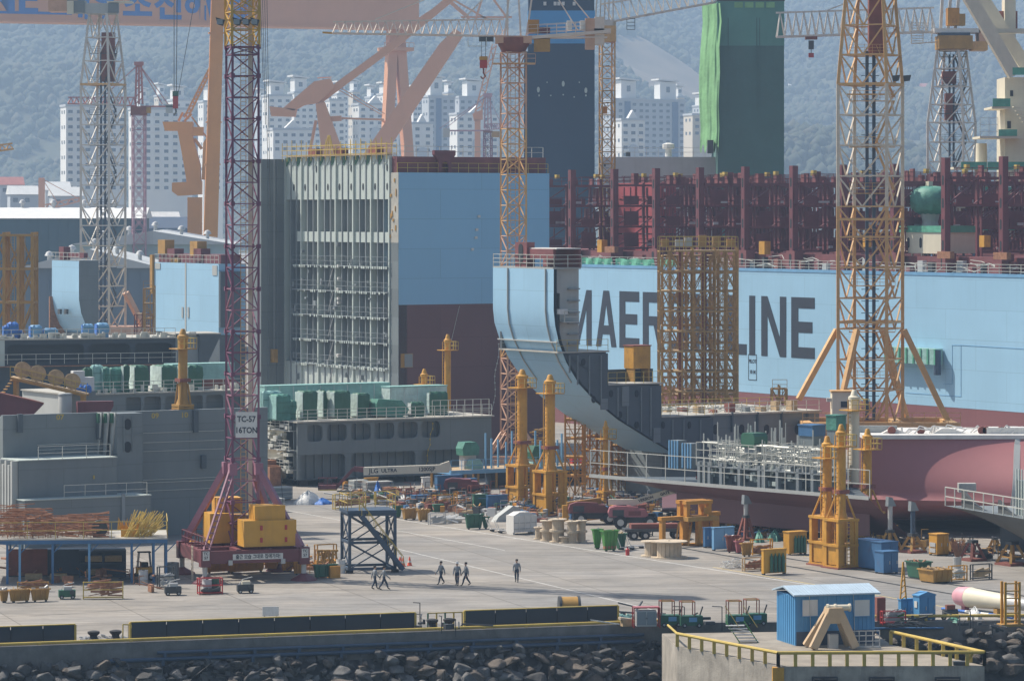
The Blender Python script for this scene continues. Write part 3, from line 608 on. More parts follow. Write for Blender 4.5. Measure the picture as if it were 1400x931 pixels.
  for q in range(1, nx + 1):
   x = 2.0 + (beam - 2) * q / nx
   b = MB().bx(x - .15, x + .15, y - .42, y - .1, zd + 1.9, lv[0] + .2); b.bx(x + .5, x + .66, y - .4, y - .1, zd + 1.9, lv[0] - .4); b.B('column', 'maroon', lb)
   if low and q > 3: continue
   b = MB()                                        # lashing bins, guard panels, rods
   for zl, zu in zip(lv[1:], lv):
    if random.random() < .62: b.bx(x - 3.2, x - .9, y - .5, y - .42, zl + .05, zl + random.choice((.9, 1.2, 1.9)))
    if random.random() < .75: b.beam((x - 4.4, y - .46, zl), (x - .4, y - .46, zu - .4), .13)
    if random.random() < .5: b.bx(x - 4.6, x - 4.2, y - .5, y - .1, zl, zu - .4)
    if random.random() < .6: b.bx(x - 2.2, x - 2.05, y - .5, y - .42, zl, zu - .4); b.bx(x - 3.2, x - 3.05, y - .5, y - .42, zl, zu - .4)
   if b.v: b.B('guard_panel', 'maroon', lb)
  b = MB()
  for q in range(16): x = 2.5 + random.random() * (beam - 4); b.bx(x, x + random.uniform(.2, .9), y - .5, y + .2, lv[0] + .0, lv[0] + random.uniform(.5, 1.5))
  tag(b.B('lashing_gear', 'maroon_deck', lb), kind='stuff')
  b = MB()
  for zl in lv[1:]:
   for q in range(5): x = 3 + random.random() * (beam - 8); b.bx(x, x + random.uniform(.5, 1.6), y - .62, y - .5, zl + .2, zl + random.uniform(.35, .6))
  tag(b.B('lamp_and_cable', 'galvanised', lb), kind='stuff')
  for dx in (4.2 + (k % 3) * .8, 11.5): b = MB().box((dx, y - .3, lv[0] + 1.2), (.5, .5, .5)); b.B('bridge_lamp', 'rail_yellow', lb)
 # deck edge clutter
 for k in range(34):
  px = 800 + k * 18; y = f.y_at(px, 1); h = random.uniform(.4, 1.5); x = random.uniform(.9, 1.9)
  m_ = random.choice(('maroon_deck', 'maroon_deck', 'red_brown', 'galvanised', 'dark_steel', 'inner_pale'))
  b = MB().bx(x, x + .6, y - random.uniform(.4, 1.2), y, zd, zd + h); b.B('deck_fitting', Mx(m_), t)
 b = MB()
 for k in range(60):
  y = random.uniform(f.y_at(1400), f.y_at(800)); p = Vector((random.uniform(.5, 2), y, zd + random.uniform(.1, 1.3))); b.path([p, p + Vector((.2, random.uniform(.6, 2), random.uniform(-.5, .5))), p + Vector((0, random.uniform(2, 3.5), random.uniform(-.6, .3)))], .045, 5)
 tag(b.B('hoses', 'rail_pale', t), kind='stuff')
 for px, w, y0_, y1_ in ((823, 1.1, 328, 345), (1045, 1.2, 330, 348), (1185, .5, 322, 338), (1346, .9, 322, 338)):
  y = f.y_at(px, 1.6); za, zc = f.z_at(y1_, 1.6, y), f.z_at(y0_, 1.6, y); MB().bx(1.2, 2.1, y - w / 2, y + w / 2, za, zc).B('yellow_locker', 'yellow', t)
 for px in (836, 1293, 1370):
  y = f.y_at(px, .6); MB().bx(.3, .9, y - 1.2, y + 1.2, 22.7, 23.5).B('pilot_platform', 'rust_pipe', t); MB().bx(.3, .9, y - .3, y + .3, zd + .1, 22.7).B('platform_bracket', 'maroon_deck', t)
 return f, t
SHIP, SHIP_T = container_ship()
# red steel boxes stowed between the lashing bridges
mat('box_red', (0.33, 0.062, 0.07), 0.6, var=0.12, streak=0.3)
CBOX = MB().bx(0, 2.44, 0, 5.6, 0, 2.1).mesh('shell', 'box_red')
CDOOR = MB()
for k in range(5): CDOOR.bx(.2 + .45 * k, .32 + .45 * k, -.06, 0, .1, 2.0)
CDOOR = CDOOR.mesh('door_bars', 'maroon_deck'); CPL = MB().bx(.5, .75, -.09, -.02, .9, 1.3).mesh('placard', 'white_paint')
for col, px in enumerate((868, 884, 903)):
 for row in range(4 - (col == 1)):
  y = SHIP.y_at(px, 7.5); p = SHIP.o + SHIP.ex * 7.5 + SHIP.ey * y
  t = thing('shipping_container', 'red container %s in the %s stack between lashing bridges' % (('lowest', 'second from the deck', 'third from the deck', 'topmost')[row], ('left', 'middle', 'right')[col]), 'container', (p.x, p.y, 22.9 + row * 2.28), YA, 'red containers on deck')
  link('shell', CBOX, t); link('door_bars', CDOOR, t); link('placard', CPL, t)
# cream deckhouse on legs and the green wrapped ball
def deckhouse():
 x = 3.0; y0 = SHIP.y_at(1287, x); y1 = SHIP.y_at(1231, x); za, zc = SHIP.z_at(347, x, y0), SHIP.z_at(318, x, y0)
 p = SHIP.o + SHIP.ex * x + SHIP.ey * y0; t = thing('deckhouse', 'cream deckhouse with slot windows on thin legs at the ship rail', 'deckhouse', (p.x, p.y, 21), YA); w = y1 - y0; za -= 21; zc -= 21
 MB().bx(0, 5, 0, w, za, zc).B('wall', 'cream', t)
 for k in (.5, .8): MB().prism(slot(w * k, (za + zc) / 2, .45, 1.2), -.03, -.002, 'yz').B('window', 'hole_dark', t)
 for k in range(5):
  for xx in (.2, 4.8): MB().bx(xx - .1, xx + .1, w * k / 4 * .96 + .05, w * k / 4 * .96 + .25, 0, za).B('leg', Mx('pale_blue' if k < 2 else 'cream'), t)
 MB().bx(-.1, 5.1, -.3, w + .1, zc, zc + .75).B('roof_net', 'net_green', t)
 yb, zb = SHIP.sd(1270, 274, x + 2); yb -= y0; zb -= 21
 b = MB(); rows = []
 for j in range(11):
  th = pi * j / 10; rows.append([])
  for i in range(21):
   a = 2 * pi * i / 20; r = 2.3 * sin(th) ** .55 * (1 + .05 * sin(i * 2.5 + j)); rows[-1].append((2.2 + r * cos(a), yb + r * 1.15 * sin(a), zb + 1.65 * cos(th) * (1 + .04 * sin(i * 3))))
 g = thing('wrapped_dome', 'dome wrapped in shiny green tarpaulin above the cream deckhouse', 'dome', t.location, YA)
 b.grid(rows).B('tarpaulin', 'tarp_green', g, smooth=True)
 MB().lathe([(1.0, zc + .7), (.9, zc + 1.2), (1.2, zb - 1.3)], 12, (2.2, yb, 0)).B('pedestal', 'inner_pale', g)
 MB().bx(1.9, 2.5, yb - .1, yb + .5, zb + 1.5, zb + 2.2).B('vent', 'cream', g)
 for k in range(3): MB().lathe([(1.9 - .2 * k, 0), (1.9 - .2 * k, .06)], 16, (2.2, yb, zb - .9 + .8 * k)).B('rope', 'green_paint', g)
deckhouse()
# cream deck crane and accommodation at far right
def cream_crane():
 Y = 470; b = W(1385, HY, Y); t = thing('deck_crane', 'cream deck crane with diagonal boom and green netted platforms at top right', 'crane', (b.x, b.y, 0)); s = S(Y)
 def P(x, y, d=0): q = W(x, y, Y + d); return Vector((q.x - b.x, q.y - b.y, q.z))
 def bx(name, x0, x1, y0, y1, m_, d0=0, d1=4): a = P(x0, y1); c = P(x1, y0); MB().bx(a.x, c.x, d0, d1, a.z, c.z).B(name, Mx(m_), t)
 for a, c, w, d in (((1312, -20), (1384, 104), 22, -2), ((1338, -20), (1412, 96), 18, 4)): MB().beam(P(*a) + Vector((0, d, 0)), P(*c) + Vector((0, d, 0)), 1.6, w / s, (0, 1, 0)).B('boom', 'cream', t)
 bx('boom_brace', 1350, 1402, 40, 46, 'cream', -1, 1); bx('mast', 1381, 1396, -30, 82, 'cream', 5, 8); bx('winch_house', 1356, 1400, 12, 36, 'red_brown', 6, 10)
 bx('tower', 1374, 1420, 106, 250, 'cream', 0, 8); bx('tower_window', 1381, 1385, 124, 132, 'hole_dark', -.1, .02); bx('tower_window', 1377, 1382, 166, 176, 'hole_dark', -.1, .02)
 for x0, x1, y0, m_ in ((1352, 1378, 150, 'cream'), (1336, 1392, 190, 'cream'), (1340, 1410, 262, 'cream'), (1300, 1345, 232, 'cream'), (1290, 1400, 336, 'cream')):
  bx('platform', x0, x1, y0 - 3, y0, m_, -3, 5)
 for x0, x1, y0, y1 in ((1353, 1377, 136, 147), (1361, 1386, 178, 187), (1310, 1345, 222, 232), (1346, 1400, 222, 233), (1380, 1402, 94, 104), (1328, 1392, 256, 262), (1300, 1400, 305, 315)): bx('safety_net', x0, x1, y0, y1, 'net_green', -3.1, -3)
 railing(t, [P(1336, 190) + Vector((0, -3, 0)), P(1360, 190) + Vector((0, -3, 0))], 'rail_pale', 2.6, 1.0, bars=3)
 for x0, x1, y0, y1 in ((1337, 1352, 196, 315), (1374, 1388, 205, 235)):
  a, c = P(x0, y1), P(x1, y0); MB().lathe([((c.x - a.x) / 2 * 1.5, a.z), ((c.x - a.x) / 2 * 1.15, (a.z * .5 + c.z * .5)), ((c.x - a.x) / 2, c.z)], 16, ((a.x + c.x) / 2, 2, 0)).B('pedestal', 'cream', t, smooth=True)
 m_ = MB()
 for k in range(9): a = P(1382 + k * 3.2, 148 + k * 5); m_.bx(a.x, a.x + .9, -2.6, -1.4, a.z, a.z + .12)
 m_.B('stair', 'cream', t); bx('accommodation', 1310, 1420, 262, 360, 'inner_pale', 8, 14)
cream_crane()
# ---- the tall ship section with cell guides ---------------------------------
def ship_section():
 Y0 = 417; o = W(545, HY, Y0); f = Frame((o.x, o.y, 0)); t = thing('ship_section', 'tall grey ship section with cell guides and blue painted side', 'hull section', f.o, YA)
 xw = f.x_at(751); yb = f.y_at(390); zt = f.z_at(236, 0, 0); zr = f.z_at(417, 0, 0)
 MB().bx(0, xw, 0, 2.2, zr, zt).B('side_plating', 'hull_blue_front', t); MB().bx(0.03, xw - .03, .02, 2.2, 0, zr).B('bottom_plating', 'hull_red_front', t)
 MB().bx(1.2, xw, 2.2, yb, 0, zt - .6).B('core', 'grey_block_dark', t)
 # coaming on top of the side
 za = f.z_at(214, 0, 0); MB().bx(0.2, xw, .8, 2.0, zt, za).B('coaming', 'maroon_deck', t)
 railing(t, [(0, .3, zt), (xw, .3, zt)], 'rail_yellow', 1.1, 1.3); railing(t, [(0, 1.4, za), (xw, 1.4, za)], 'rail_pale', 1.2, 1.5)
 x, z = f.fr(605, 206, .8); zz = f.z_at(236, x, .8)
 MB().prism([(x - 1.4, z), (x + 1.4, z), (x + 1.4, z - .5), (x + .85, z - 1.2), (x + .85, zz), (x + .45, zz), (x + .45, z - 1.6), (x + .2, z - 1.3), (x - .2, z - 1.3), (x - .45, z - 1.6), (x - .45, zz), (x - .85, zz), (x - .85, z - 1.2), (x - 1.4, z - .5)], .2, .75).B('stanchion_head', 'maroon', t, fix=True)
 # corner strip of the side tank, rusty above, grey below
 ya = f.y_at(533); z2 = f.z_at(332, 0, 0)
 MB().bx(-.02, 1.1, .02, ya, z2, zt).B('side_tank_edge', 'deck_plate', t); MB().bx(-.02, 1.1, .02, ya, 0, z2).B('side_tank_web', 'grey_block', t)
 b = MB()
 for k in range(10): y = random.uniform(.2, ya - .3); z = random.uniform(z2, zt); b.bx(-.1, -.02, y, y + random.uniform(.1, .4), z, z + random.uniform(.1, .9))
 b.B('rust_patches', 'ochre', t)
 # bulkhead back plate and stiffeners
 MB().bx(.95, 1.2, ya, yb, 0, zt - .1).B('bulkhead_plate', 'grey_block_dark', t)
 n_ = 18; ys = [ya + (yb - ya) * i / n_ for i in range(n_ + 1)]
 def zrow(py, y): return f.z_at(py, 0, y)
 ym = (ya + yb) / 2
 ztop = zrow(215, ym); bands = [(zrow(273, ym), ztop - .2), (zrow(331, ym), zrow(317, ym)), (0.2, zrow(498, ym))]
 for i, y in enumerate(ys):
  big = i % 3 == 0
  MB().bx(-.16 if big else -.04, .95, y - (.13 if big else .08), y + (.13 if big else .08), 0, ztop - .1 * (i % 2)).B('cell_guide', 'bulkhead_pale' if big else 'grey_primer', t)
 for i in range(n_):
  y0, y1 = ys[i] + .17, ys[i + 1] - .17
  for k, (za_, zb_) in enumerate(bands):
   if k == 1 and i > n_ - 3: continue
   MB().bx(.06, .2, y0 - .06, y1 + .06, za_, zb_).B('panel', 'bulkhead_pale', t)
  if i % 2 == 0:
   for py in ((231, 256) if i % 6 == 0 else (256,)): zz = zrow(py, ym); MB().prism(ellipse((y0 + y1) / 2, zz, .20, .42), .03, .058, 'yz').B('lightening_hole', 'hole_dark', t)
  zz = ztop - .3
  MB().prism([(y0, zz + .4), (y1, zz + .4), (y1 - .1, zz - .7), (y0 + .35, zz - .2)], -.02, .05, 'yz').B('bracket', Mx('green_paint' if i % 2 else 'bulkhead_pale'), t)
 # galleries
 for py in (363, 397, 431, 465, 499):
  z = zrow(py, ym); MB().bx(-.35, .95, ya, yb - 2.4, z - .1, z).B('gallery_floor', 'grey_primer', t)
  b = MB()
  for i in range(44):
   y = ya + (yb - 2.6 - ya) * i / 44
   if random.random() < .72: b.bx(-.42, -.36, y, y + random.uniform(.15, .42), z - .28, z + .02)
  tag(b.B('gallery_fascia', 'bulkhead_pale', t), kind='stuff')
  railing(t, [(-.35, ya, z), (-.35, yb - 2.4, z)], 'grey_primer', 1.1, 1.2, name='gallery_railing', w=.035)
  p = Vector((-.25, yb * .55 + 1.2, z - 2.6)); q = Vector((-.25, yb * .55 - .2, z))
  b = MB(); b.beam(p, q, .08); b.beam(p + Vector((.5, 0, 0)), q + Vector((.5, 0, 0)), .08); b.B('gallery_ladder', 'steel', t)
 b = MB()
 for k in range(46): y = random.uniform(ya, yb - 2); z = random.uniform(2, 24); b.bx(-.3, .1, y, y + random.uniform(.1, .5), z, z + random.uniform(.1, .8))
 tag(b.B('loose_fittings', 'grey_primer', t), kind='stuff')
 b = MB()
 for k in range(16): z = random.uniform(3, 23); b.bx(-.4, .2, yb * .5 - .2, yb * .5 + random.uniform(.0, .4), z, z + .3)
 tag(b.B('cell_guide_cones', 'white_paint', t), kind='stuff')
 # longitudinal wall standing forward at the left
 xl = f.x_at(357, yb); MB().bx(xl, 1.2, yb, yb + 2.4, 0, zrow(218, yb)).B('wing_wall', 'grey_block', t)
 for k in (.35, .7): MB().bx(xl * k - .06, xl * k + .06, yb - .18, yb, 0, zrow(220, yb)).B('wing_stiffener', 'grey_block', t)
 z = zrow(487, yb); MB().bx(xl * .62, xl * .45, yb - .9, yb, z - .7, z + .9).B('work_basket', 'ochre', t); MB().bx(xl * .55, xl * .53, yb - .5, yb - .45, z, zrow(218, yb)).B('basket_rope', 'steel', t)
 # scaffolding along the top edge
 zt2 = ztop; b = MB()
 for i in range(22):
  y = ya + (yb - ya) * i / 21
  for xx in (-.4, .9): b.beam((xx, y, zt2 - .4), (xx, y, zt2 + random.uniform(1.3, 2.2)), .06)
  b.beam((-.4, y, zt2 + .3), (.9, y, zt2 + .3), .05)
 for zz in (.3, .9, 1.4):
  for xx in (-.4, .9): b.beam((xx, ya, zt2 + zz), (xx, yb, zt2 + zz), .06)
 b.B('scaffold', 'rail_yellow', t); MB().bx(-.4, .9, ya, yb - 1, zt2 + .12, zt2 + .2).B('scaffold_planks', 'wood', t)
 for k in (.22, .55, .8): y = ya + (yb - ya) * k; MB().bx(.9, 1.8, y - 1, y + 1, zt2 + .1, zt2 + 1.1).B('roof_bin', 'red_brown', t)
 y = yb * .62; b = MB()
 for dy in (-1.2, -.4, .4, 1.2): b.beam((0.3, y + dy, zt2 + .3), (.3, y + dy * .2, zt2 + 2.6), .09)
 b.B('hoist_frame', 'rail_yellow', t)
 # markings and hoses on the shaded side
 x, z = f.fr(555, 493); MB().bx(x - .7, x + .9, -.03, 0, z - .8, z + .8).B('primer_patch', 'ochre', t); MB().bx(x - .2, x + .85, -.06, -.031, z - .75, z + .75).B('primer_square', 'grey_primer', t)
 b = MB(); pts = [(654, 296), (651, 314), (650, 325), (645, 341)]
 for p in pts: x, z = f.fr(*p); b.box((x, -.15, z), (.28, .2, .28))
 b.B('lamp_string', 'white_paint', t)
 x0, z0 = f.fr(628, 418); x1, z1 = f.fr(614, 478); MB().tube((x0, -.05, z0), (x1, -.05, z1), .03, 5).B('hose', 'rail_pale', t)
 x0, z0 = f.fr(680, 470); b = MB(); last = None
 for k in range(12): p = Vector((x0 - k * .08 + .15 * sin(k), -.3, z0 - k * .75)); b.tube(last, p, .03, 5) if last else None; b.box(p, (.14, .1, .14)); last = p
 b.B('lamp_cable', 'rail_pale', t)
ship_section()
# ---- the tall wrapped and dark towers behind -----------------------------------
mat('tower_navy', (0.028, 0.06, 0.105), 0.6, var=0.06, scale=0.1, streak=0.1); mat('tower_blue', (0.07, 0.29, 0.56), 0.5, var=0.05)
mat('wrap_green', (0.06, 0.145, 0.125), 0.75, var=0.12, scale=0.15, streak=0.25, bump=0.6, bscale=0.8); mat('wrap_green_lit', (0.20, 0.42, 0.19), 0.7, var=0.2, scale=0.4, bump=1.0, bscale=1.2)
mat('wrap_teal', (0.09, 0.25, 0.20), 0.75, var=0.12, scale=0.15, streak=0.2, bump=0.6, bscale=0.8)
def towers():
 Y = 560; s = S(Y); o = W(722, HY, Y); t = thing('ship_tower', 'dark navy ship tower with bright blue band behind the central crane', 'tower', (o.x, o.y, 0)); w = 91 / s
 def z(py): return CH - (py - HY) / s
 MB().bx(0, w, 0, 18, 0, z(60)).B('lower_shell', 'tower_navy', t); MB().bx(-.05, w + .05, -.05, 18, z(60), z(15)).B('blue_band', 'tower_blue', t); MB().bx(.05, w - .05, .05, 18, z(15), z(-40)).B('upper_shell', 'tower_navy', t)
 for px, py, a, b in ((736, 123, 4, 8), (770, 115, 4, 8), (801, 124, 4, 8), (748, 113, 1.5, 2), (792, 113, 1.5, 2), (753, 131, 2, 2), (770, 130, 2, 2), (785, 133, 2, 2), (737, 131, 2, 3), (801, 131, 2, 3)):
  x = (px - 722) / s; MB().prism(ellipse(x, z(py), a / s / 2, b / s / 2, 10), -.1, 0).B('porthole', 'bulkhead_pale', t)
 for px in (743, 757, 762, 768, 783): MB().bx((px - 722) / s, (px - 718) / s, -.08, .05, z(8), z(3)).B('window', 'white_paint', t)
 MB().bx(-.6, 0, 2, 4, 0, z(70)).B('corner_duct', 'tower_navy', t)
 o = W(820, HY, 545); t = thing('deckhouse', 'low pale grey deckhouse with railing between the navy and green towers', 'deckhouse', (o.x, o.y, 0)); s = S(545); w = 160 / s
 MB().bx(0, w, 0, 10, 10, z(214) - .1).B('wall', 'inner_pale', t); railing(t, [(0, .1, z(214) - .1), (w, .1, z(214) - .1)], 'rail_pale', 1.4, 1.6)
 MB().lathe([(.5, z(214)), (.45, z(204)), (.9, z(203)), (.9, z(197)), (.3, z(195))], 10, ((915 - 820) / s, 3, 0)).B('mast_head', 'white_paint', t); MB().bx((856 - 820) / s, (862 - 820) / s, .5, 1.5, z(214), z(208)).B('winch', 'dark_steel', t); MB().bx(.6, .9, -.05, 0, z(228), z(224)).B('fairlead', 'dark_steel', t)
 # green wrapped tower
 Y = 540; s = S(Y); o = W(981, HY, Y); t = thing('wrapped_tower', 'tall tower wrapped in green netting with a pale draped fold on its left', 'tower', (o.x, o.y, 0))
 w = 91 / s; MB().bx(0, w, 0, 16, 0, z(63)).B('lower_wrap', 'wrap_green', t); MB().bx(-.03, w + .03, -.03, 16, z(63), z(2)).B('upper_wrap', 'wrap_teal', t)
 MB().bx(-.1, w + .1, -.1, 16, z(2), z(-2)).B('top_edge', 'dark_steel', t); MB().bx(2, w - 2, 2, 14, z(-2), z(-60)).B('upper_house', 'tower_navy', t)
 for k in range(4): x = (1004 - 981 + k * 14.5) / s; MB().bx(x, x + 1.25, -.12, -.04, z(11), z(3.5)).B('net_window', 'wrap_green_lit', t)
 rows = []; prof = [(5, 962, 984), (30, 963, 986), (65, 960, 983), (100, 958, 984), (140, 958, 982), (175, 960, 983), (203, 959, 982)]
 for j in range(25):
  u = j / 24 * (len(prof) - 1); i0 = min(int(u), len(prof) - 2); fr = u - i0; py, a, b = [prof[i0][q] * (1 - fr) + prof[i0 + 1][q] * fr for q in range(3)]
  r = []
  for i in range(25):
   q = i / 24; px = a + (b - a) * q; fold = .22 * sin(q * 15 + 1.5 * sin(j * .25)) + .10 * sin(q * 37 + j * .2)
   r.append(((px - 981) / s, -.3 + (1 - q) * 5.5 - .5 + fold * (.5 + .5 * q), z(py) - (0.7 * sin(i * 1.1) if j == 24 else 0)))
  rows.append(r)
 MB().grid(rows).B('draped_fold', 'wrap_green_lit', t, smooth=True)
 b = MB()
 for px in (995, 1038, 1034): b.bx((px - 981) / s, (px - 981) / s + .12, -.08, -.03, z(150), z(25))
 b.B('seam', 'wrap_green', t); MB().bx((967 - 981) / s, (975 - 981) / s, -1, .6, z(210), z(192)).B('foot_ballast', 'dark_steel', t)
towers()
# ---- the light blue curved hull block -------------------------------------------
CB = Frame((W(757, HY, 350).x, 350, 0))
def curved_block():
 f = CB; t = thing('hull_block', 'light blue curved hull block with stepped grey inner decks', 'hull block', f.o, YA)
 right = [(757, 368), (757, 400), (757, 425), (759, 445), (764, 468), (774, 495), (791, 524), (814, 549), (845, 574), (880, 596), (922, 621)]
 dep = f.y_at(674); pr = [f.fr(*p) for p in right]
 def shell(lo, hi, off=0.0):
  rows = []
  for x, z in pr:
   shift = 0.0 if z > 15 else (15 - z) * .10
   rows.append([(x + off + shift * q * .0, q * dep * (1 - .018 * max(0, 17 - z)), z) for q in (0, .25, .5, .75, 1)])
  return rows
 R = shell(0, 1); m_ = MB().grid([r[::-1] for r in R]); m_.B('shell_plating', 'hull_blue', t, smooth=True)
 R2 = [[(x + .35, y, z) for x, y, z in r] for r in R]; MB().grid(R2).B('shell_inside', 'grey_block_dark', t, smooth=True)
 # weld lines and strips on the shell
 for q in (.12, .74):
  b = MB()
  for a, c in zip(R, R[1:]):
   if a[0][2] < 13: continue
   pa = Vector(a[0]).lerp(Vector(a[-1]), q); pc = Vector(c[0]).lerp(Vector(c[-1]), q); b.beam(pa - Vector((.06, 0, 0)), pc - Vector((.06, 0, 0)), .22, .08)
  b.B('weld_strip', 'inner_pale', t)
 i = 4; b = MB().beam(Vector(R[i][0]) - Vector((.1, 0, 0)), Vector(R[i][-1]) - Vector((.1, 0, 0)), .3, .12); b.B('butt_seam', 'inner_pale', t)
 # stepped webs
 def web(poly, y0, y1, m_, name): return MB().prism([f.fr(*p) for p in poly], y0, y1).B(name, Mx(m_), t, fix=True)
 steps = [(757, 483), (832, 483), (832, 527), (905, 527), (905, 571), (976, 571), (976, 622)]
 low = right[4:][::-1]
 web(steps[1:] + low[:1] + low, .15, .5, 'grey_block', 'web_frame') if False else None
 poly = [(770, 483), (832, 483), (832, 527), (905, 527), (905, 571), (976, 571), (976, 624)] + [(p[0] + 3, p[1] - 1) for p in low[:-1]] + [(767, 476)]
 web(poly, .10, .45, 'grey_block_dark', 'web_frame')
 for (x0, x1, py) in ((762, 832, 483), (832, 905, 527), (905, 976, 571)):
  a, z = f.fr(x0, py); c, _ = f.fr(x1, py); MB().bx(a, c + .1, 0, dep - .4, z, z + .14).B('deck_step', 'deck_plate', t)
  MB().bx(c - .12, c, .45, dep - .4, z - 3.0, z).B('riser_wall', 'grey_block', t)
  railing(t, [(a, .1, z + .14), (c, .1, z + .14)], 'rail_yellow', 1.1, 1.0, w=.04); railing(t, [(a, dep - 1, z + .14), (c, dep - 1, z + .14)], 'rail_pale', 1.1, 1.3, w=.04)
 for px, py, rx, rz in ((798, 495, 3.2, 5), (812, 546, 3.5, 5), (836, 538, 3, 5), (871, 538, 3, 5), (848, 567, 3.5, 5), (871, 581, 3.5, 5), (907, 581, 3, 5), (943, 581, 2.6, 5)):
  x, z = f.fr(px, py); k = S(350); MB().prism(ellipse(x, z, rx / k, rz / k), .02, .099).B('lightening_hole', 'hole_dark', t)
 for px, y0, y1 in ((779, 486, 510), (790, 486, 526), (806, 486, 540), (822, 486, 548), (845, 530, 570), (858, 530, 580), (877, 530, 590), (890, 530, 596), (920, 574, 612), (935, 574, 615), (958, 574, 620)):
  x, z = f.fr(px, y0); _, z2 = f.fr(px, y1); MB().bx(x - .07, x + .07, -.02, .10, z2, z).B('stiffener', 'grey_block', t)
 for px, y0, y1 in ((826, 545, 560), (898, 585, 605), (855, 528, 555)):
  x, z = f.fr(px, y0); _, z2 = f.fr(px, y1); MB().bx(x - .4, x + .4, -.05, .09, z2, z).B('access_panel', 'grey_block', t)
 # upper pale transverse wall
 a, z0 = f.fr(758, 481); c, _ = f.fr(795, 481); _, zt = f.fr(770, 366)
 d0, _ = f.fr(757.5, 400); d1, _ = f.fr(769, 400); _, dz1 = f.fr(763, 401); _, dz0 = f.fr(763, 481)
 MB().bx(d1, c, .5, .8, z0, zt).B('transverse_wall', 'inner_pale', t); MB().bx(a, d1, .5, .8, dz1, zt).B('wall_lintel', 'inner_pale', t); MB().bx(c - .3, c, .8, dep, z0, zt).B('inner_wall', 'inner_pale', t); MB().bx(a + .3, c - .3, dep - 1, dep - .7, z0, zt).B('rear_wall', 'grey_block_dark', t)
 for py in (395, 411, 427, 442, 457, 470): x, z = f.fr(785, py); MB().bx(x - .5, x + .75, .1, .5, z - .06, z + .06).B('shelf_bracket', 'grey_primer', t)
 x, z = f.fr(775, 441); b = MB(); b.bx(x - .6, x + 1.0, -.6, .4, z, z + .1); b.B('work_platform', 'inner_pale', t); railing(t, [(x - .6, -.55, z), (x + 1, -.55, z)], 'rail_pale', 1.1, .8)
 x, z = f.fr(772, 426); MB().box((x - .4, -.2, z), (.9, .6, .5)).B('white_bundle', 'tarp_white', t)
 # top: maroon bulwark
 z = zt; xe, _ = f.fr(795, 366); MB().bx(0, xe, .1, dep, z - .15, z).B('top_deck', 'inner_pale', t); _, zb = f.fr(757, 341)
 MB().bx(xe * .95, xe, .1, dep * .6, z, zb).B('bulwark', 'maroon_deck', t); MB().bx(.4, xe, .1, dep * .62, zb, zb + .1).B('bulwark_top', 'white_paint', t); MB().bx(.3, .6, dep * .05, dep * .62, zb - .9, zb).B('bulwark_band', 'maroon_deck', t)
 y1 = f.y_at(703); y0 = f.y_at(719); _, zp = f.fr(757, 329)
 MB().bx(0.1, 1.0, y0, y1, z, zp - .2).B('bulwark_post', 'maroon_deck', t); MB().prism(slot((y0 + y1) / 2, z + 1.3, .8, 1.9), .05, .099, 'yz').B('post_slot', 'hole_dark', t)
 railing(t, [(0.05, 0, z), (0.05, dep, z)], 'rail_pale', 1.2, 1.2, bars=3); railing(t, [(0.05, 0, z), (xe, 0, z)], 'rail_pale', 1.2, 1.2, bars=3)
 return t
curved_block()
x, z = CB.fr(874, 494, 3.0); p = CB.o + CB.ex * x + CB.ey * 3.0
t = thing('generator_box', 'yellow weathered steel box on the second step of the grey block', 'box', (p.x, p.y, CB.z_at(527, x, 0) + .15), YA)
MB().bx(-1, 1, -.5, 1.2, 1.4, 3.6).B('body', 'yellow', t); MB().bx(-1.08, 1.08, -.58, 1.28, 3.6, 3.7).B('lid', 'red_brown', t)
for k in (-.85, .85): MB().bx(k - .08, k + .08, -.45, 1.1, 0, 1.4).B('leg', 'ochre', t)
MB().bx(-3, 2.2, .9, 1.5, 0, 1.3).B('plinth', 'navy_hull', t)
# long grey deck behind the stepped webs
def long_deck():
 o = W(1120, HY, 372); f = Frame((o.x, o.y, 0)); t = thing('hull_block', 'long low grey hull block with round manholes behind the stepped block', 'hull block', f.o, YA)
 # lit end faces the left; long face towards us
 x0 = f.x_at(905); za = f.z_at(563, 0, 0); MB().bx(x0, 0, 0, 14, 0, za).B('side', 'grey_block', t); MB().bx(x0 - .2, .2, -.2, 14.2, za, za + .18).B('deck', 'deck_plate', t)
 for px in (932, 978, 1014, 1048, 1090):
  x, z = f.fr(px, 587); MB().prism(slot(x, z, .6, 1.0), -.03, -.002).B('manhole', 'hole_dark', t)
 for px in (1000, 1035, 1068, 1103): x, z = f.fr(px, 574); MB().bx(x - .08, x + .08, -.25, 0, z - 1.2, z + .8).B('bracket', 'grey_block_dark', t)
 railing(t, [(x0, 0, za + .18), (0, 0, za + .18)], 'rail_pale', 1.1, 1.5); railing(t, [(x0, 6, za + .18), (0, 6, za + .18)], 'rail_yellow', 1.1, 1.5)
 b = MB()
 for k in range(70):
  p = Vector((random.uniform(x0, 0), random.uniform(.5, 9), za + .2)); b.path([p, p + Vector((random.uniform(-1, 1), .2, random.uniform(.1, .5))), p + Vector((random.uniform(-2, 2), .4, random.uniform(.0, .2)))], .05, 5)
 tag(b.B('hoses', 'rail_pale', t), kind='stuff')
 for k in range(9): x = x0 + 1.2 + k * 1.9; MB().bx(x, x + random.uniform(.3, .9), 1, 2, za + .18, za + random.uniform(.5, 1.3)).B('deck_fitting', Mx(random.choice(('red_brown', 'steel', 'wood', 'grey_primer'))), t)
long_deck()
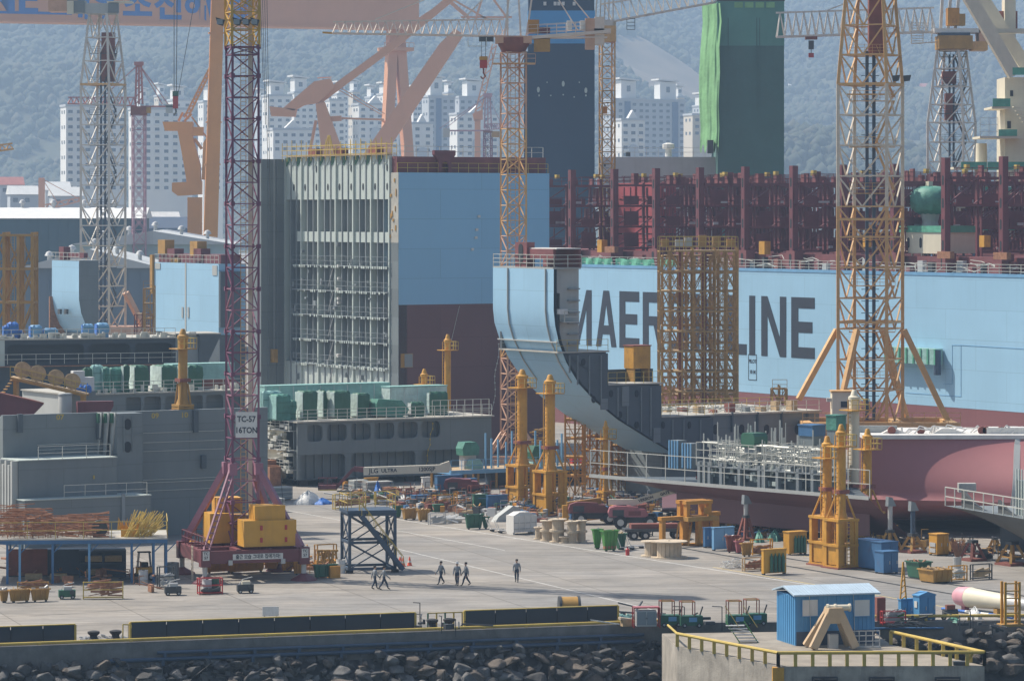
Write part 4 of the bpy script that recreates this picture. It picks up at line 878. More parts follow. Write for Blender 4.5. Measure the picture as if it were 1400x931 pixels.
# ---- low maroon hull block on stands, with open grey framing ---------------------
def low_maroon():
 a = G(1188, 681, 4.4); c = G(806, 650, 4.4); d = c - a; L_ = d.length; rot = math.atan2(-d.y, -d.x); f = Frame((c.x, c.y, 0), rot)
 t = thing('hull_block', 'low dark maroon hull block pointing left, held up on stands', 'hull block', f.o, rot)
 rows = []; N_ = 26
 for j in range(7):
  k = j / 6; rows.append([])
  for i in range(N_ + 1):
   q = i / N_; x = L_ * q; bulge = (1 - (1 - min(1, q * 2.2)) ** 2); z = 4.4 - 3.6 * k * (0.25 + .75 * bulge); y = (k ** 1.1) * (5.2 + 2.5 * (1 - q)); rows[-1].append((x + k * 3.5 * (1 - q), y, z))
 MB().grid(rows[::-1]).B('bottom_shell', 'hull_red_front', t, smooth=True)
 b = MB(); b.add([(0, 0, 4.35), (L_, 0, 4.35), (L_ - 9, 8, 4.35), (9, 8, 4.35)], [(0, 1, 2, 3)]); b.B('deck', 'grey_block_dark', t)
 MB().bx(0, L_, -.06, 0, 4.25, 4.55).B('deck_edge', 'inner_pale', t)
 MB().prism([(9, 2.2), (L_ - 2, 2.2), (L_ - 9, 8), (11, 8)], 1.0, 4.3, 'xy').B('inner_bottom', 'hull_red_front', t, fix=True)
 g = MB(); q = [Vector((((px - 700) / F) * Y_, Y_, 0)) for px, Y_ in ((905, 327), (1175, 321), (1185, 323), (1430, 323), (1430, 372), (905, 372))]; q = [f.loc(p) for p in q]; g.prism([(p.x, p.y) for p in q], 1.25, 1.45, 'xy').B('bottom_shade_sheet', 'hull_red_front', t, fix=True)  # unseen thin sheet for the hull bottoms, added to shade the ground below
 railing(t, [(0, .1, 4.4), (L_, .1, 4.4)], 'rail_pale', 2.3, 2.3, bars=2, w=.06)
 # open framing: white-grey pipework and pillars
 x0, x1 = f.x_at(952, 1.2), f.x_at(1140, 1.2); zt = f.z_at(600, x0, 3); zm = f.z_at(634, x0, 3)
 MB().prism([(x0, 1.2), (x1, 1.2), (x1 - 6, 6.5), (x0, 6.5)], zm - .1, zm, 'xy').B('platform', 'grey_primer', t); MB().prism([(x0 + .5, 2.2), (x1, 2.2), (x1 - 5, 6.5), (x0 + .5, 6.5)], 4.36, zm - .1, 'xy').B('inner_wall', 'grey_block', t, fix=True)
 for px in (955, 962, 969, 985, 1010, 1037, 1043, 1062, 1090, 1110):
  x = f.x_at(px, 1.2); MB().bx(x - .16, x + .16, 1.2, 1.6, 4.4, zm + .3).B('pillar', 'grey_primer', t)
 for r in range(4): railing(t, [(x0, 1.2 + r * 1.6, zm), (x1 - 1.9 * r, 1.2 + r * 1.6, zm)], 'rail_pale', 2.0, .9, bars=3, w=.05)
 b = MB()
 for k in range(260):
  yy = random.uniform(1.2, 6); p = Vector((random.uniform(x0, x1 - yy), yy, random.uniform(zm, zm + 2.0))); ax = random.randrange(3); q = Vector((0, 0, 0)); q[ax] = random.uniform(.5, 2.2); b.tube(p, p + q, random.uniform(.04, .09), 5)
 tag(b.B('pipework', 'rail_pale', t), kind='stuff')
 b = MB()
 for k in range(60):
  p = Vector((random.uniform(x0, x1), random.uniform(1.3, 2.0), random.uniform(4.5, zm))); b.bx(p.x, p.x + random.uniform(.1, .5), p.y, p.y + .2, p.z, p.z + random.uniform(.1, .6))
 tag(b.B('valves', 'bulkhead_pale', t), kind='stuff')
 b = MB()
 for k in range(40): p = Vector((random.uniform(x0, x1), random.uniform(1.4, 2.2), random.uniform(4.5, zm))); b.bx(p.x, p.x + random.uniform(.2, .8), p.y, p.y + .2, p.z, p.z + random.uniform(.2, .9))
 tag(b.B('dark_machinery', 'grey_block_dark', t), kind='stuff')
 for px, py0, py1 in ((922, 602, 640), (940, 606, 640)):
  x = f.x_at(px, 2); za, zc = f.z_at(py1, x, 2), f.z_at(py0, x, 2); MB().bx(x - .6, x + .5, 2, 3, za, zc).B('frame_panel', 'grey_block', t)
  for q in (-.6, -.25, .1, .45): MB().bx(x + q - .06, x + q + .06, 1.9, 2, za, zc).B('stiffener', 'pale_blue', t)
 return f, t
LM, LM_T = low_maroon()
for (px, py, lab, m_, w, h) in ((1031, 601, 'green rounded tank among white pipework on the maroon block', 'tarp_green', .85, .6),):
 x = LM.x_at(px, 3); p = LM.o + LM.ex * x + LM.ey * 3; zc = LM.z_at(py, x, 3); t = thing('wrapped_tank', lab, 'tank', (p.x, p.y, zc - h), LM.r)
 MB().prism([(-w * .8, -h), (w * .8, -h), (w, -h * .4), (w, h * .5), (w * .75, h), (-w * .75, h), (-w, h * .5), (-w, -h * .4)], -.8, .8).B('wrap', 'green_paint', t, fix=True); MB().bx(-w * .7, w * .7, -.6, .6, -h - .5, -h).B('saddle', 'grey_primer', t)
 t.location.z = zc
for (px, py, lab, m_, w, d, h) in ((1110, 586, 'blue machinery box behind the yellow twin pillars', 'blue_paint', .85, .8, .55), (1143, 578, 'green tarpaulin covered box beside the pale mast', 'tarp_green', .6, .6, .75)):
 x = LM.x_at(px, 6); p = LM.o + LM.ex * x + LM.ey * 6; zc = LM.z_at(py, x, 6); t = thing('machinery_box', lab, 'box', (p.x, p.y, zc - .6), LM.r)
 MB().bx(-w, w, -d, d, 0, h * 1.6).B('body', Mx(m_), t); MB().bx(-w - .06, w + .06, -d - .06, d + .06, h * 1.6, h * 1.6 + .1).B('lid', Mx(m_), t); MB().bx(-w * .9, w * .9, -d * .9, d * .9, 4.4 - (zc - .6), 0).B('support', 'grey_block', t)
# ---- pink bulbous hull block with white deck --------------------------------------
def pink_block():
 Y = 318; o = W(1180, HY, Y); t = thing('hull_block', 'pink bulbous hull block with white deck at right', 'hull block', (o.x, o.y, 0)); s = S(Y)
 Lx = 262 / s; zt = CH - (600 - HY) / s; rows = []; NJ, NI = 20, 30
 for j in range(NJ + 1):
  k = j / NJ; rows.append([])
  for i in range(NI + 1):
   q = i / NI; z = zt - (zt - .9) * k
   top = -0.2 * q; belly = (1.0 + 4.8 * q ** 1.2)
   if k < .70: y = top - belly * (sin(k / .70 * pi / 2) ** (1.5 - .6 * q)) + (.5 * (1 - q)) * sin(k * pi)
   else: u = (k - .70) / .30; y = top - belly * sqrt(max(0, 1 - u * u)) + u * u * 5.0
   rows[-1].append((Lx * q * 1.02 - k * .0, y, z))
 MB().grid(rows).B('shell', 'hull_pink', t, smooth=True)
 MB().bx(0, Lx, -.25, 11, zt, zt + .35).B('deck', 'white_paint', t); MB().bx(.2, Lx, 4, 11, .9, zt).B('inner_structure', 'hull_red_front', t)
 # end plate at the left
 MB().prism([(p[1], p[2]) for p in [r[0] for r in rows]] + [(6, .9), (6, zt)], -.05, .05, 'yz').B('end_plate', 'hull_red_front', t)
 def zx(px, py): return (px - 1180) / s, CH - (py - HY) / s
 for x0, x1, y0, y1 in ((1212, 1240, 588, 600), (1282, 1320, 588, 600)):
  a, z1 = zx(x0, y0); b, z0 = zx(x1, y1); MB().prism([(a - .2, zt + .35), (b + .3, zt + .35), (b - .8, z1), (a + .6, z1)], 2, 3).B('bracket', 'white_paint', t)
 a, z = zx(1174, 588); b, _ = zx(1232, 588); MB().bx(a, b, 3.2, 3.6, zt + .3, z + .2).B('breakwater', 'inner_pale', t)
 for px in (1226, 1237, 1278, 1282): x, z = zx(px, 588); MB().tube((x, 2.5, zt + .35), (x, 2.5, z + random.uniform(-.2, .6)), .10, 8).B('pipe', 'white_paint', t)
 b = MB()
 for k in range(26):
  x = random.uniform(3, Lx - .4); p = Vector((x, random.uniform(1.2, 3.6), zt + .4)); b.path([p, p + Vector((random.uniform(.2, .9), .2, random.uniform(.2, .7))), p + Vector((random.uniform(1, 2), .2, random.uniform(.1, .5)))], .06, 5)
 b.B('pipework', 'white_paint', t)
 for px in (1222, 1262, 1346, 1352, 1372, 1376): x, z = zx(px, 590); MB().lathe([(.35, -.2), (.35, .2)], 12, (x, 1.8, z), 'y').B('valve_wheel', 'red_brown', t, smooth=True)
 x0, z = zx(1352, 596); MB().bx(x0, Lx, 1.5, 3, zt + .35, zt + .9).B('winch_bed', 'white_paint', t)
 x, z = zx(1313, 661); b = MB().bx(x - .75, x + .75, -5.0, -4.0, z - .38, z + .38); b.B('plate_frame', 'inner_pale', t); MB().bx(x - .6, x + .6, -5.06, -4.9, z - .25, z + .25).B('sea_chest_plate', 'steel', t)
 # pale streaked strip where primer shows
 b = MB(); c0 = None
 for k in range(14):
  q = k / 13; px = 1392 - 16 * q ** .7; py = 600 + 85 * q; x, z = zx(px, py); kk = (zt - z) / (zt - .9); qq = x / (Lx * 1.02); belly = (1.0 + 4.8 * qq ** 1.2); y = -.2 * qq - belly * (sin(min(kk, .70) / .70 * pi / 2) ** (1.5 - .6 * qq)) - .06
  p = Vector((x, y, z)); b.beam(c0, p, .55, .05, (0, 1, 0)) if c0 else None; c0 = p
 b.B('primer_strip', 'inner_pale', t)
 return t
pink_block()
def dark_block():
 a = G(1291, 691, 4.2); c = G(1440, 716, 4.2); d = c - a; rot = math.atan2(d.y, d.x); L_ = d.length; f = Frame((a.x, a.y, 0), rot); t = thing('hull_block', 'dark grey hull block with white railing at the right edge', 'hull block', f.o, rot)
 rows = []
 for j in range(8):
  k = j / 7; rows.append([(L_ * q + k * 4.0 * (1 - q), k ** 1.4 * 3.0, 4.2 - 3.2 * k * (.12 + .88 * min(1, q * 1.7) ** .8)) for q in [i / 16 for i in range(17)]])
 MB().grid(rows[::-1]).B('shell', 'hull_dark', t, smooth=True); MB().add([(0, 0, 4.2), (L_, 0, 4.2), (L_, 8, 4.2), (3, 8, 4.2)], [(0, 1, 2, 3)]).B('deck', 'grey_block', t); MB().bx(4, L_, 3, 8, 1, 4.15).B('core', 'navy_hull', t)
 railing(t, [(0, .1, 4.2), (L_, .1, 4.2)], 'rail_pale', 1.5, 1.6, bars=2, w=.07)
 for px0, px1, py in ((1316, 1350, 668), (1366, 1392, 683)):
  x0 = f.x_at(px0, .8); x1 = f.x_at(px1, .8); z = f.z_at(py, x0, .8); b = MB(); pts = [(x0, 4.2), (x0, z)] + [(x0 + (x1 - x0) * q, 4.2 + (z - 4.2) * (1 - q) ** 1.7) for q in (.2, .4, .6, .8)] + [(x1, 4.2)]; b.prism(pts, .7, .95); b.B('fin_bracket', 'hull_dark', t, fix=True)
 x0 = f.x_at(1390, 1.5); z = f.z_at(656, x0, 1.5); MB().bx(x0, x0 + 3, 1.5, 4, 4.2, z).B('frame_wall', 'grey_primer', t)
 for k in range(4): MB().bx(x0 + k * .45, x0 + k * .45 + .1, 1.4, 1.5, 4.2, z + .9).B('stiffener', 'bulkhead_pale', t)
dark_block()
# ================================================================== TOWER CRANES
mat('mast_purple', (0.17, 0.055, 0.105), 0.5, var=0.12, streak=0.2); mat('mast_purple_pale', (0.42, 0.25, 0.30), 0.5, var=0.15, streak=0.3); mat('mast_yellow', (0.60, 0.36, 0.07), 0.5, var=0.12)
mat('mast_cream', (0.62, 0.53, 0.41), 0.55, var=0.1, scale=2, rust=0.25); mat('mast_tan', (0.60, 0.35, 0.135), 0.55, var=0.12, scale=2, rust=0.2); mat('mast_white', (0.62, 0.57, 0.50), 0.55, var=0.1, rust=0.3); mat('mast_pinkish', (0.58, 0.34, 0.22), 0.55, var=0.12, rust=0.3); mat('jib_cream', (0.66, 0.55, 0.46), 0.55, var=0.1, rust=0.2); mat('mast_rose', (0.42, 0.17, 0.16), 0.55, var=0.1)
def mast(t, zs, hw, rot, chord, brace, mats, pattern='X', ring=True):
 """square lattice mast; zs: levels; hw(z): half side; mats(z): material name; one section object per panel, its four braced faces below it"""
 def C(z, k):
  a = rot + pi / 4 + k * pi / 2; r = hw(z) * sqrt(2); return Vector((r * cos(a), r * sin(a), z))
 for z0, z1 in zip(zs, zs[1:]):
  m_ = Mx(mats((z0 + z1) / 2)); b = MB()
  for k in range(4): b.beam(C(z0, k), C(z1, k), chord)
  if ring:
   for k in range(4): b.beam(C(z1, k), C(z1, (k + 1) % 4), brace)
  sec = b.B('mast_section', m_, t)
  for k in range(4):
   b = MB(); p00, p01, p10, p11 = C(z0, k), C(z0, (k + 1) % 4), C(z1, k), C(z1, (k + 1) % 4)
   if pattern == 'X': b.beam(p00, p11, brace); b.beam(p01, p10, brace)
   elif pattern == 'V': mid = (p00 + p01) / 2; b.beam(p10, mid, brace); b.beam(p11, mid, brace)
   elif pattern == 'Z': (b.beam(p00, p11, brace) if (k + int(z0 * 10)) % 2 else b.beam(p01, p10, brace))
   b.B('diagonal_brace', m_, sec)
 return C
def steps(a, b, n_): return [a + (b - a) * i / n_ for i in range(n_ + 1)]
def jib(t, p0, p1, h0, h1, wd, n_, m_, ch=.16, br=.08, name='jib', up=Vector((0, 0, 1))):
 p0 = Vector(p0); p1 = Vector(p1); d = (p1 - p0).normalized(); side = d.cross(up).normalized() * (wd / 2); vv = side.cross(d).normalized() if side.cross(d).z > 0 else d.cross(side).normalized()
 b = MB(); b.beam(p0 + side, p1 + side, ch); b.beam(p0 - side, p1 - side, ch); b.beam(p0 + vv * h0, p1 + vv * h1, ch); j = b.B(name, Mx(m_), t)
 for i in range(n_):
  a = p0.lerp(p1, i / n_); c = p0.lerp(p1, (i + 1) / n_); ta = a + vv * (h0 + (h1 - h0) * (i + .5) / n_) + (c - a) * .5; b = MB()
  for s_ in (-1, 1): b.beam(a + side * s_, ta, br); b.beam(ta, c + side * s_, br)
  b.beam(a + side, a - side, br); b.beam(a + side, c - side, br * .8); b.B('lattice_panel', Mx(m_), j)
 return j
def hook(t, top, drop, m_='red_paint', sc=1.0):
 b = MB()
 for dx in (-.25, .25): b.tube(Vector(top) + Vector((dx * sc, 0, 0)), Vector(top) + Vector((dx * sc, 0, -drop)), .035 * sc, 5)
 b.B('hoist_rope', 'dark_steel', t); c = Vector(top) - Vector((0, 0, drop))
 MB().box(c, (.9 * sc, .5 * sc, 1.0 * sc)).B('hook_block', Mx(m_), t); MB().box(c + Vector((0, 0, .7 * sc)), (1.0 * sc, .55 * sc, .45 * sc)).B('sheave_case', 'yellow', t)
 pts = [c + Vector((0, 0, -.5 * sc)), c + Vector((0, 0, -1.1 * sc)), c + Vector((.25 * sc, 0, -1.5 * sc)), c + Vector((-.1 * sc, 0, -1.8 * sc)), c + Vector((-.35 * sc, 0, -1.5 * sc))]
 MB().path(pts, .10 * sc, 6).B('hook', 'red_brown', t)
# ---- TC-57, the near maroon crane ------------------------------------------------
def tc57():
 c = Vector((-20.7, 280.8, 0)); rot = radians(18); t = thing('tower_crane', 'maroon lattice tower crane with yellow ballast blocks and number plate, nearest at left', 'crane', c, 0); s = S(280.8)
 def z(py): return CH - (py - HY) / s
 a = 1.02; z0 = 2.55
 zs = [z0]; 
 while zs[-1] < z(65) - .5: zs.append(zs[-1] + 1.63)
 zs[-1] = z(65)
 C = mast(t, zs, lambda q: a, rot, .17, .085, lambda q: 'mast_purple' if q > z(260) else ('mast_purple' if int(q / 3.26) % 2 else 'rose_steel'), 'Z')
 zy = steps(z(65), z(-30), 4); mast(t, zy, lambda q: a * 1.05, rot, .20, .09, lambda q: 'mast_yellow', 'X')
 b = MB()
 for q in zs[::2]:
  for k in range(4): b.box(C(q, k), (.30, .30, .34), rot)
 b.B('chord_joints', 'mast_purple', t)
 b = MB()                                                    # inside ladder and lift rail
 for q in np.arange(z0, z(0), .32): b.beam((-.15, .3, q), (.25, .3, q), .035)
 for dx in (-.15, .25): b.beam((dx, .3, z0), (dx, .3, z(-20)), .05)
 b.B('ladder', 'mast_tan', t)
 MB().bx(.45, .75, -.1, .2, z0, z(-20)).B('lift_rail', 'mast_cream', t)
 for k in range(0, len(zs), 6): MB().box((0, 0, zs[k]), (1.7, 1.7, .08), rot).B('landing', 'mast_purple', t)
 for px, dy in ((303, -1.2), (326, -1.3), (338, -1.3), (350, -1.2)):
  x = (px - 331) / s; q = z(31); m_ = MB(); m_.prism([(x - .35, q + .3), (x + .35, q + .1), (x + .2, q - .35), (x - .2, q - .25)], dy - .5, dy); o_ = m_.B('floodlight', 'dark_steel', t, fix=True); MB().bx(x - .25, x + .2, dy - .56, dy - .5, q - .25, q + .15).B('lamp_glass', 'lamp_glass', o_)
 MB().beam((-1.8, -1.1, z(29)), (1.4, -1.1, z(29)), .12).B('lamp_bar', 'mast_yellow', t)
 # number plate
 x = (338.5 - 331) / s; q = z(579); pl = MB().bx(x - .82, x + .82, -1.62, -1.56, q - .98, q + .98).B('number_plate', 'white_paint', t)
 for k, s_ in enumerate(('TC-57', '16TON')): link('lettering', text_mesh('plate_text', s_, .62, 'letter_navy', .016, .004, .86), pl, (x, -1.63, q + .42 - .85 * k))
 # base frame
 bf = link('base_frame', None, t, (0, 0, 0), (0, 0, rot)); H = 3.85
 M_ = 'maroon'
 for sx, sy in ((-1, -1), (1, -1), (1, 1), (-1, 1)):
  x, y = sx * H, sy * H; MB().bx(x - .38, x + .38, y - .38, y + .38, 1.25, 2.55).B('corner_post', M_, bf)
  MB().lathe([(.20, .35), (.20, 1.3)], 10, (x, y, 0)).B('jack_screw', 'galvanised', bf); MB().lathe([(1.05, 0), (1.0, .12), (.35, .45), (.22, .55)], 8, (x, y, 0)).B('foot_pad', 'maroon', bf)
  MB().bx(x - .26, x + .26, y - .385, y - .38 - .03, 1.75, 2.45).B('post_plate', 'white_paint', bf) if sy < 0 else None
 for k, (a0, a1) in enumerate((((-H, -H), (H, -H)), ((H, -H), (H, H)), ((H, H), (-H, H)), ((-H, H), (-H, -H)))):
  MB().beam((*a0, 1.95), (*a1, 1.95), .5, .95).B('base_beam', M_, bf)
 for q in (-1.2, 1.2): MB().beam((-H, q, 2.1), (H, q, 2.1), .4, .8).B('cross_beam', M_, bf); MB().beam((q, -H, 2.15), (q, H, 2.15), .38, .7).B('cross_beam', M_, bf)
 for s_, x in (('TC', -H), ('57', -H), ('TC', H), ('57', H)): link('lettering', text_mesh('post_text', s_, .30, 'letter_navy', .008, .003), bf, (x, -H - .42, 2.27 if s_ == 'TC' else 1.95))
 sg = MB().bx(-1.75, 2.15, -H - .30, -H - .26, 1.72, 2.16).B('slogan_board', 'white_paint', bf); link('lettering', text_mesh('slogan', '출근 모습 그대로 집에가자!', .36, 'letter_navy', .009, .003, .86), sg, (.2, -H - .31, 1.94))
 for x in (-1.95, 2.15): MB().bx(x - .16, x + .16, -H - .4, -H - .3, 1.35, 1.72).B('switch_box', 'galvanised', bf)
 railing(bf, [(-H, H, 2.45), (-H, -H, 2.45)], 'maroon', 1.0, 1.0); railing(bf, [(-H, H, 2.45), (H, H, 2.45)], 'maroon', 1.0, 1.0)
 zk = z(640)
 for k, (sx, sy) in enumerate(((1, 1), (-1, 1), (-1, -1), (1, -1))):       # raking struts
  p = Vector((sx * a * 1.02, sy * a * 1.02, zk)); q = Vector((sx * H * .96, sy * H * .96, 2.5))
  if k == 2:
   d = (q - p).normalized(); nn = Vector((1, -.2, 0)).normalized() * .20; b = MB()
   for o_ in (-1, 1): b.beam(p + nn * o_, q + nn * o_, .13)
   L_ = (q - p).length; i = .3
   while i < L_: b.beam(p + d * i - nn, p + d * i + nn, .12); i += .52
   b.B('ladder_strut', 'rose_steel', bf)
  else: MB().beam(p, q, .40, .50).B('raking_strut', 'rose_steel', bf)
 for sx, sy in ((1, 1), (-1, 1), (-1, -1), (1, -1)): MB().box((sx * a, sy * a, zk), (.6, .6, .9)).B('strut_head', 'rose_steel', bf)
 # ballast
 def blk(x0, x1, y0, y1, za, zb):
  o_ = MB().bx(x0, x1, y0, y1, za, zb).B('ballast_block', 'ballast_yellow', bf)
  if x1 - x0 > 3 and y0 < 0:
   for fx in (.33, .8):
    for fz in (.25, .72): MB().bx(x0 + (x1 - x0) * fx - .09, x0 + (x1 - x0) * fx + .09, y0 - .08, y0, za + (zb - za) * fz - .18, za + (zb - za) * fz + .18).B('lifting_lug', 'red_paint', o_)
 blk(-.75, 3.35, -3.55, -1.5, 2.62, 4.6); blk(.15, 2.55, -3.3, -1.5, 4.6, 5.7); blk(-.75, 3.3, 1.4, 3.4, 2.62, 4.6); blk(-2.5, -.95, .2, 2.6, 2.62, 4.9); blk(-1.7, .3, 1.2, 3.0, 4.9, 6.0)
 b = MB()
 for k in range(9): b.beam((-H - .5, -2.0, .2 + .3 * k), (-H - .5, -1.6, .2 + .3 * k), .05)
 for y in (-2.0, -1.6): b.beam((-H - .5, y, 0), (-H - .5, y, 2.7), .06)
 b.B('access_ladder', 'mast_cream', bf)
 b = MB().tube((3.0, -1.2, z(640)), (3.4, -1.6, 3), .02, 5); b.B('hoist_cable', 'dark_steel', t)
 b = MB(); [b.tube(((352 - 331 + k * 3.2) / s, 2, z(-40)), ((357 - 331 + k * 3.2) / s, 2, z(110 + 60 * k)), .02, 4) for k in range(4)]; b.B('jib_ropes', 'dark_steel', t)
 # crown out of the picture
 MB().box((0, 0, z(-40)), (2.6, 2.6, 1.2), rot).B('slewing_ring', 'mast_yellow', t)
tc57()
# ---- the heavy cream and tan crane at right, standing on its rail carriage -------
def heavy_mast(t, Y, z0, ztap, ztop, hwb, hwt, rot, mats, chord, brace, panel, X0):
 n1 = max(3, int(round((ztap - z0) / panel))); zs = steps(z0, ztap, n1)
 C = mast(t, zs, lambda q: hwb, rot, chord, brace, mats, 'V'); n2 = max(2, int(round((ztop - ztap) / panel))); zs2 = steps(ztap, ztop, n2)
 hw = lambda q: hwb + (hwt - hwb) * (q - ztap) / (ztop - ztap)
 mast(t, zs2, hw, rot, chord, brace, mats, 'V')
 return C, zs, zs2
def lift_and_stairs(t, z0, z1, m1='dark_steel', m2='mast_tan', w=1.0, n_=7):
 for dx in (-.35, .35): MB().bx(dx * w - .16 * w, dx * w + .16 * w, -.2, .2, z0, z1).B('lift_guide', Mx(m1), t)
 b = MB()
 for k in range(int((z1 - z0) / 1.2)): b.beam((-.9 * w, .3, z0 + 1.2 * k), (.9 * w, .3, z0 + 1.2 * k), .07)
 b.B('lift_ties', Mx(m1), t); hgt = (z1 - z0) / n_
 for k in range(n_):
  a = Vector((.5 * w, -.9, z0 + hgt * k)); c = Vector((2.3 * w, -.9, z0 + hgt * (k + .9))); a, c = ((a, c) if k % 2 == 0 else (Vector((c.x, a.y, a.z)), Vector((a.x, c.y, c.z))))
  b = MB()
  for dy in (0, .6): b.beam(a + Vector((0, dy, 0)), c + Vector((0, dy, 0)), .10, .18); b.beam(a + Vector((0, dy, 1)), c + Vector((0, dy, 1)), .05)
  for i in range(9): p = a.lerp(c, i / 8); b.beam(p, p + Vector((0, .6, 0)), .12, .05)
  b.B('stair_flight', Mx(m2), t); MB().bx(-2.2 * w, 2.4 * w, -1.0, -.2, z0 + hgt * (k + .9), z0 + hgt * (k + .9) + .08).B('landing', Mx(m2), t)
  railing(t, [(-2.2 * w, -1, z0 + hgt * (k + .9) + .08), (2.4 * w, -1, z0 + hgt * (k + .9) + .08)], m2, 1.0, .7, bars=3, w=.04)
def cream_tower():
 Y = 370; o = W(1190, HY, Y); t = thing('tower_crane', 'tall cream and tan lattice crane standing in front of the ship side at right', 'crane', (o.x, o.y, 0), 0); s = S(Y)
 def z(py): return CH - (py - HY) / s
 zb = z(574); rot = radians(66)
 C, zs, zs2 = heavy_mast(t, Y, zb, z(116), z(-45), 2.57, 1.75, rot, lambda q: 'mast_tan' if (q > z(116) or q < z(270)) else 'mast_cream', .32, .14, 3.05, o.x)
 lift_and_stairs(t, zb, z(70), 'navy_steel', 'mast_tan', 1.0, 8)
 for q in (z(116), z(440), z(300)):
  b = MB(); cs = [C(q, k) for k in range(4)]
  for k in range(4): b.beam(cs[k], cs[(k + 1) % 4], .3, .25)
  b.B('ring_beam', 'mast_tan', t)
 MB().bx(-.2, 1.4, -.6, .8, z(75), z(-30)).B('lift_cabin', 'red_brown', t); MB().bx(-2.6, 2.4, -1.6, -.8, z(131), z(129)).B('landing', 'mast_tan', t)
 for px in (1222, 1237): x = (px - 1190) / s; MB().prism([(x - .4, z(105)), (x + .4, z(104)), (x + .25, z(112)), (x - .3, z(113))], -2.4, -1.9).B('floodlight', 'dark_steel', t)
 bs = link('carriage', None, t, (0, 0, 0)); 
 for pa, pb, d0, d1 in (((1144, 451), (1092, 546), -.6, -2.6), ((1236, 451), (1298, 580), .6, 1.0), ((1172, 451), (1144, 574), -2.3, -4.6), ((1207, 451), (1240, 574), 2.3, 5.0)):
  a = W(*pa, Y + d0); c = W(*pb, Y + d1); MB().beam(a - t.location, c - t.location, .42, .55).B('raking_strut', 'mast_tan', bs)
 z1 = z(574); x0, x1 = (1092 - 1190) / s, (1305 - 1190) / s
 for y in (-4.6, 4.2): MB().bx(x0, x1, y - .5, y + .5, z1 - 1.3, z1).B('carriage_beam', 'mast_tan', bs)
 for x in (x0 + .6, -2.6, 2.6, x1 - .6): MB().bx(x - .5, x + .5, -4.1, 3.7, z1 - 1.1, z1 - .06).B('carriage_cross_beam', 'mast_tan', bs)
 for x in (x0 + .8, x1 - .8):
  for y in (-4.6, 4.2): MB().bx(x - .5, x + .5, y - .45, y + .45, .8, z1 - 1.3).B('carriage_leg', 'mast_tan', bs); MB().bx(x - 1.6, x + 1.6, y - .4, y + .4, .1, .8).B('bogie', 'mast_tan', bs)
 a, c = (1130 - 1190) / s, (1160 - 1190) / s; cb = MB().bx(a, c, -6.6, -4.4, z1, z(532)).B('cabin', 'cream', bs); MB().bx(a + .85, a + 1.5, -6.66, -6.6, z(552), z(544)).B('window', 'glass_dark', cb); MB().bx(a - .5, a, -6.2, -5.4, z(545), z(540)).B('air_conditioner', 'galvanised', cb); MB().bx(a - .1, c + .1, -6.7, -4.3, z(532), z(530)).B('roof', 'mast_tan', cb)
 railing(bs, [(x0, -5.1, z1), (x1, -5.1, z1)], 'mast_tan', 1.0, 1.2)
 b = MB(); b.path([(x0, -5.2, z1 - .2)] + [((q - 1190) / s, -5.2, z(588 - (q - 1120) * .06 + 5 * sin((q - 1120) / 60))) for q in range(1130, 1300, 16)], .05, 5); b.B('cable', 'mast_cream', bs)
cream_tower()
def head_platform(t, z, s, cx, items):
 for nm, m_, x0, x1, y0, y1, d0, d1 in items: MB().bx((x0 - cx) / s, (x1 - cx) / s, d0, d1, z(y1), z(y0)).B(nm, Mx(m_), t)
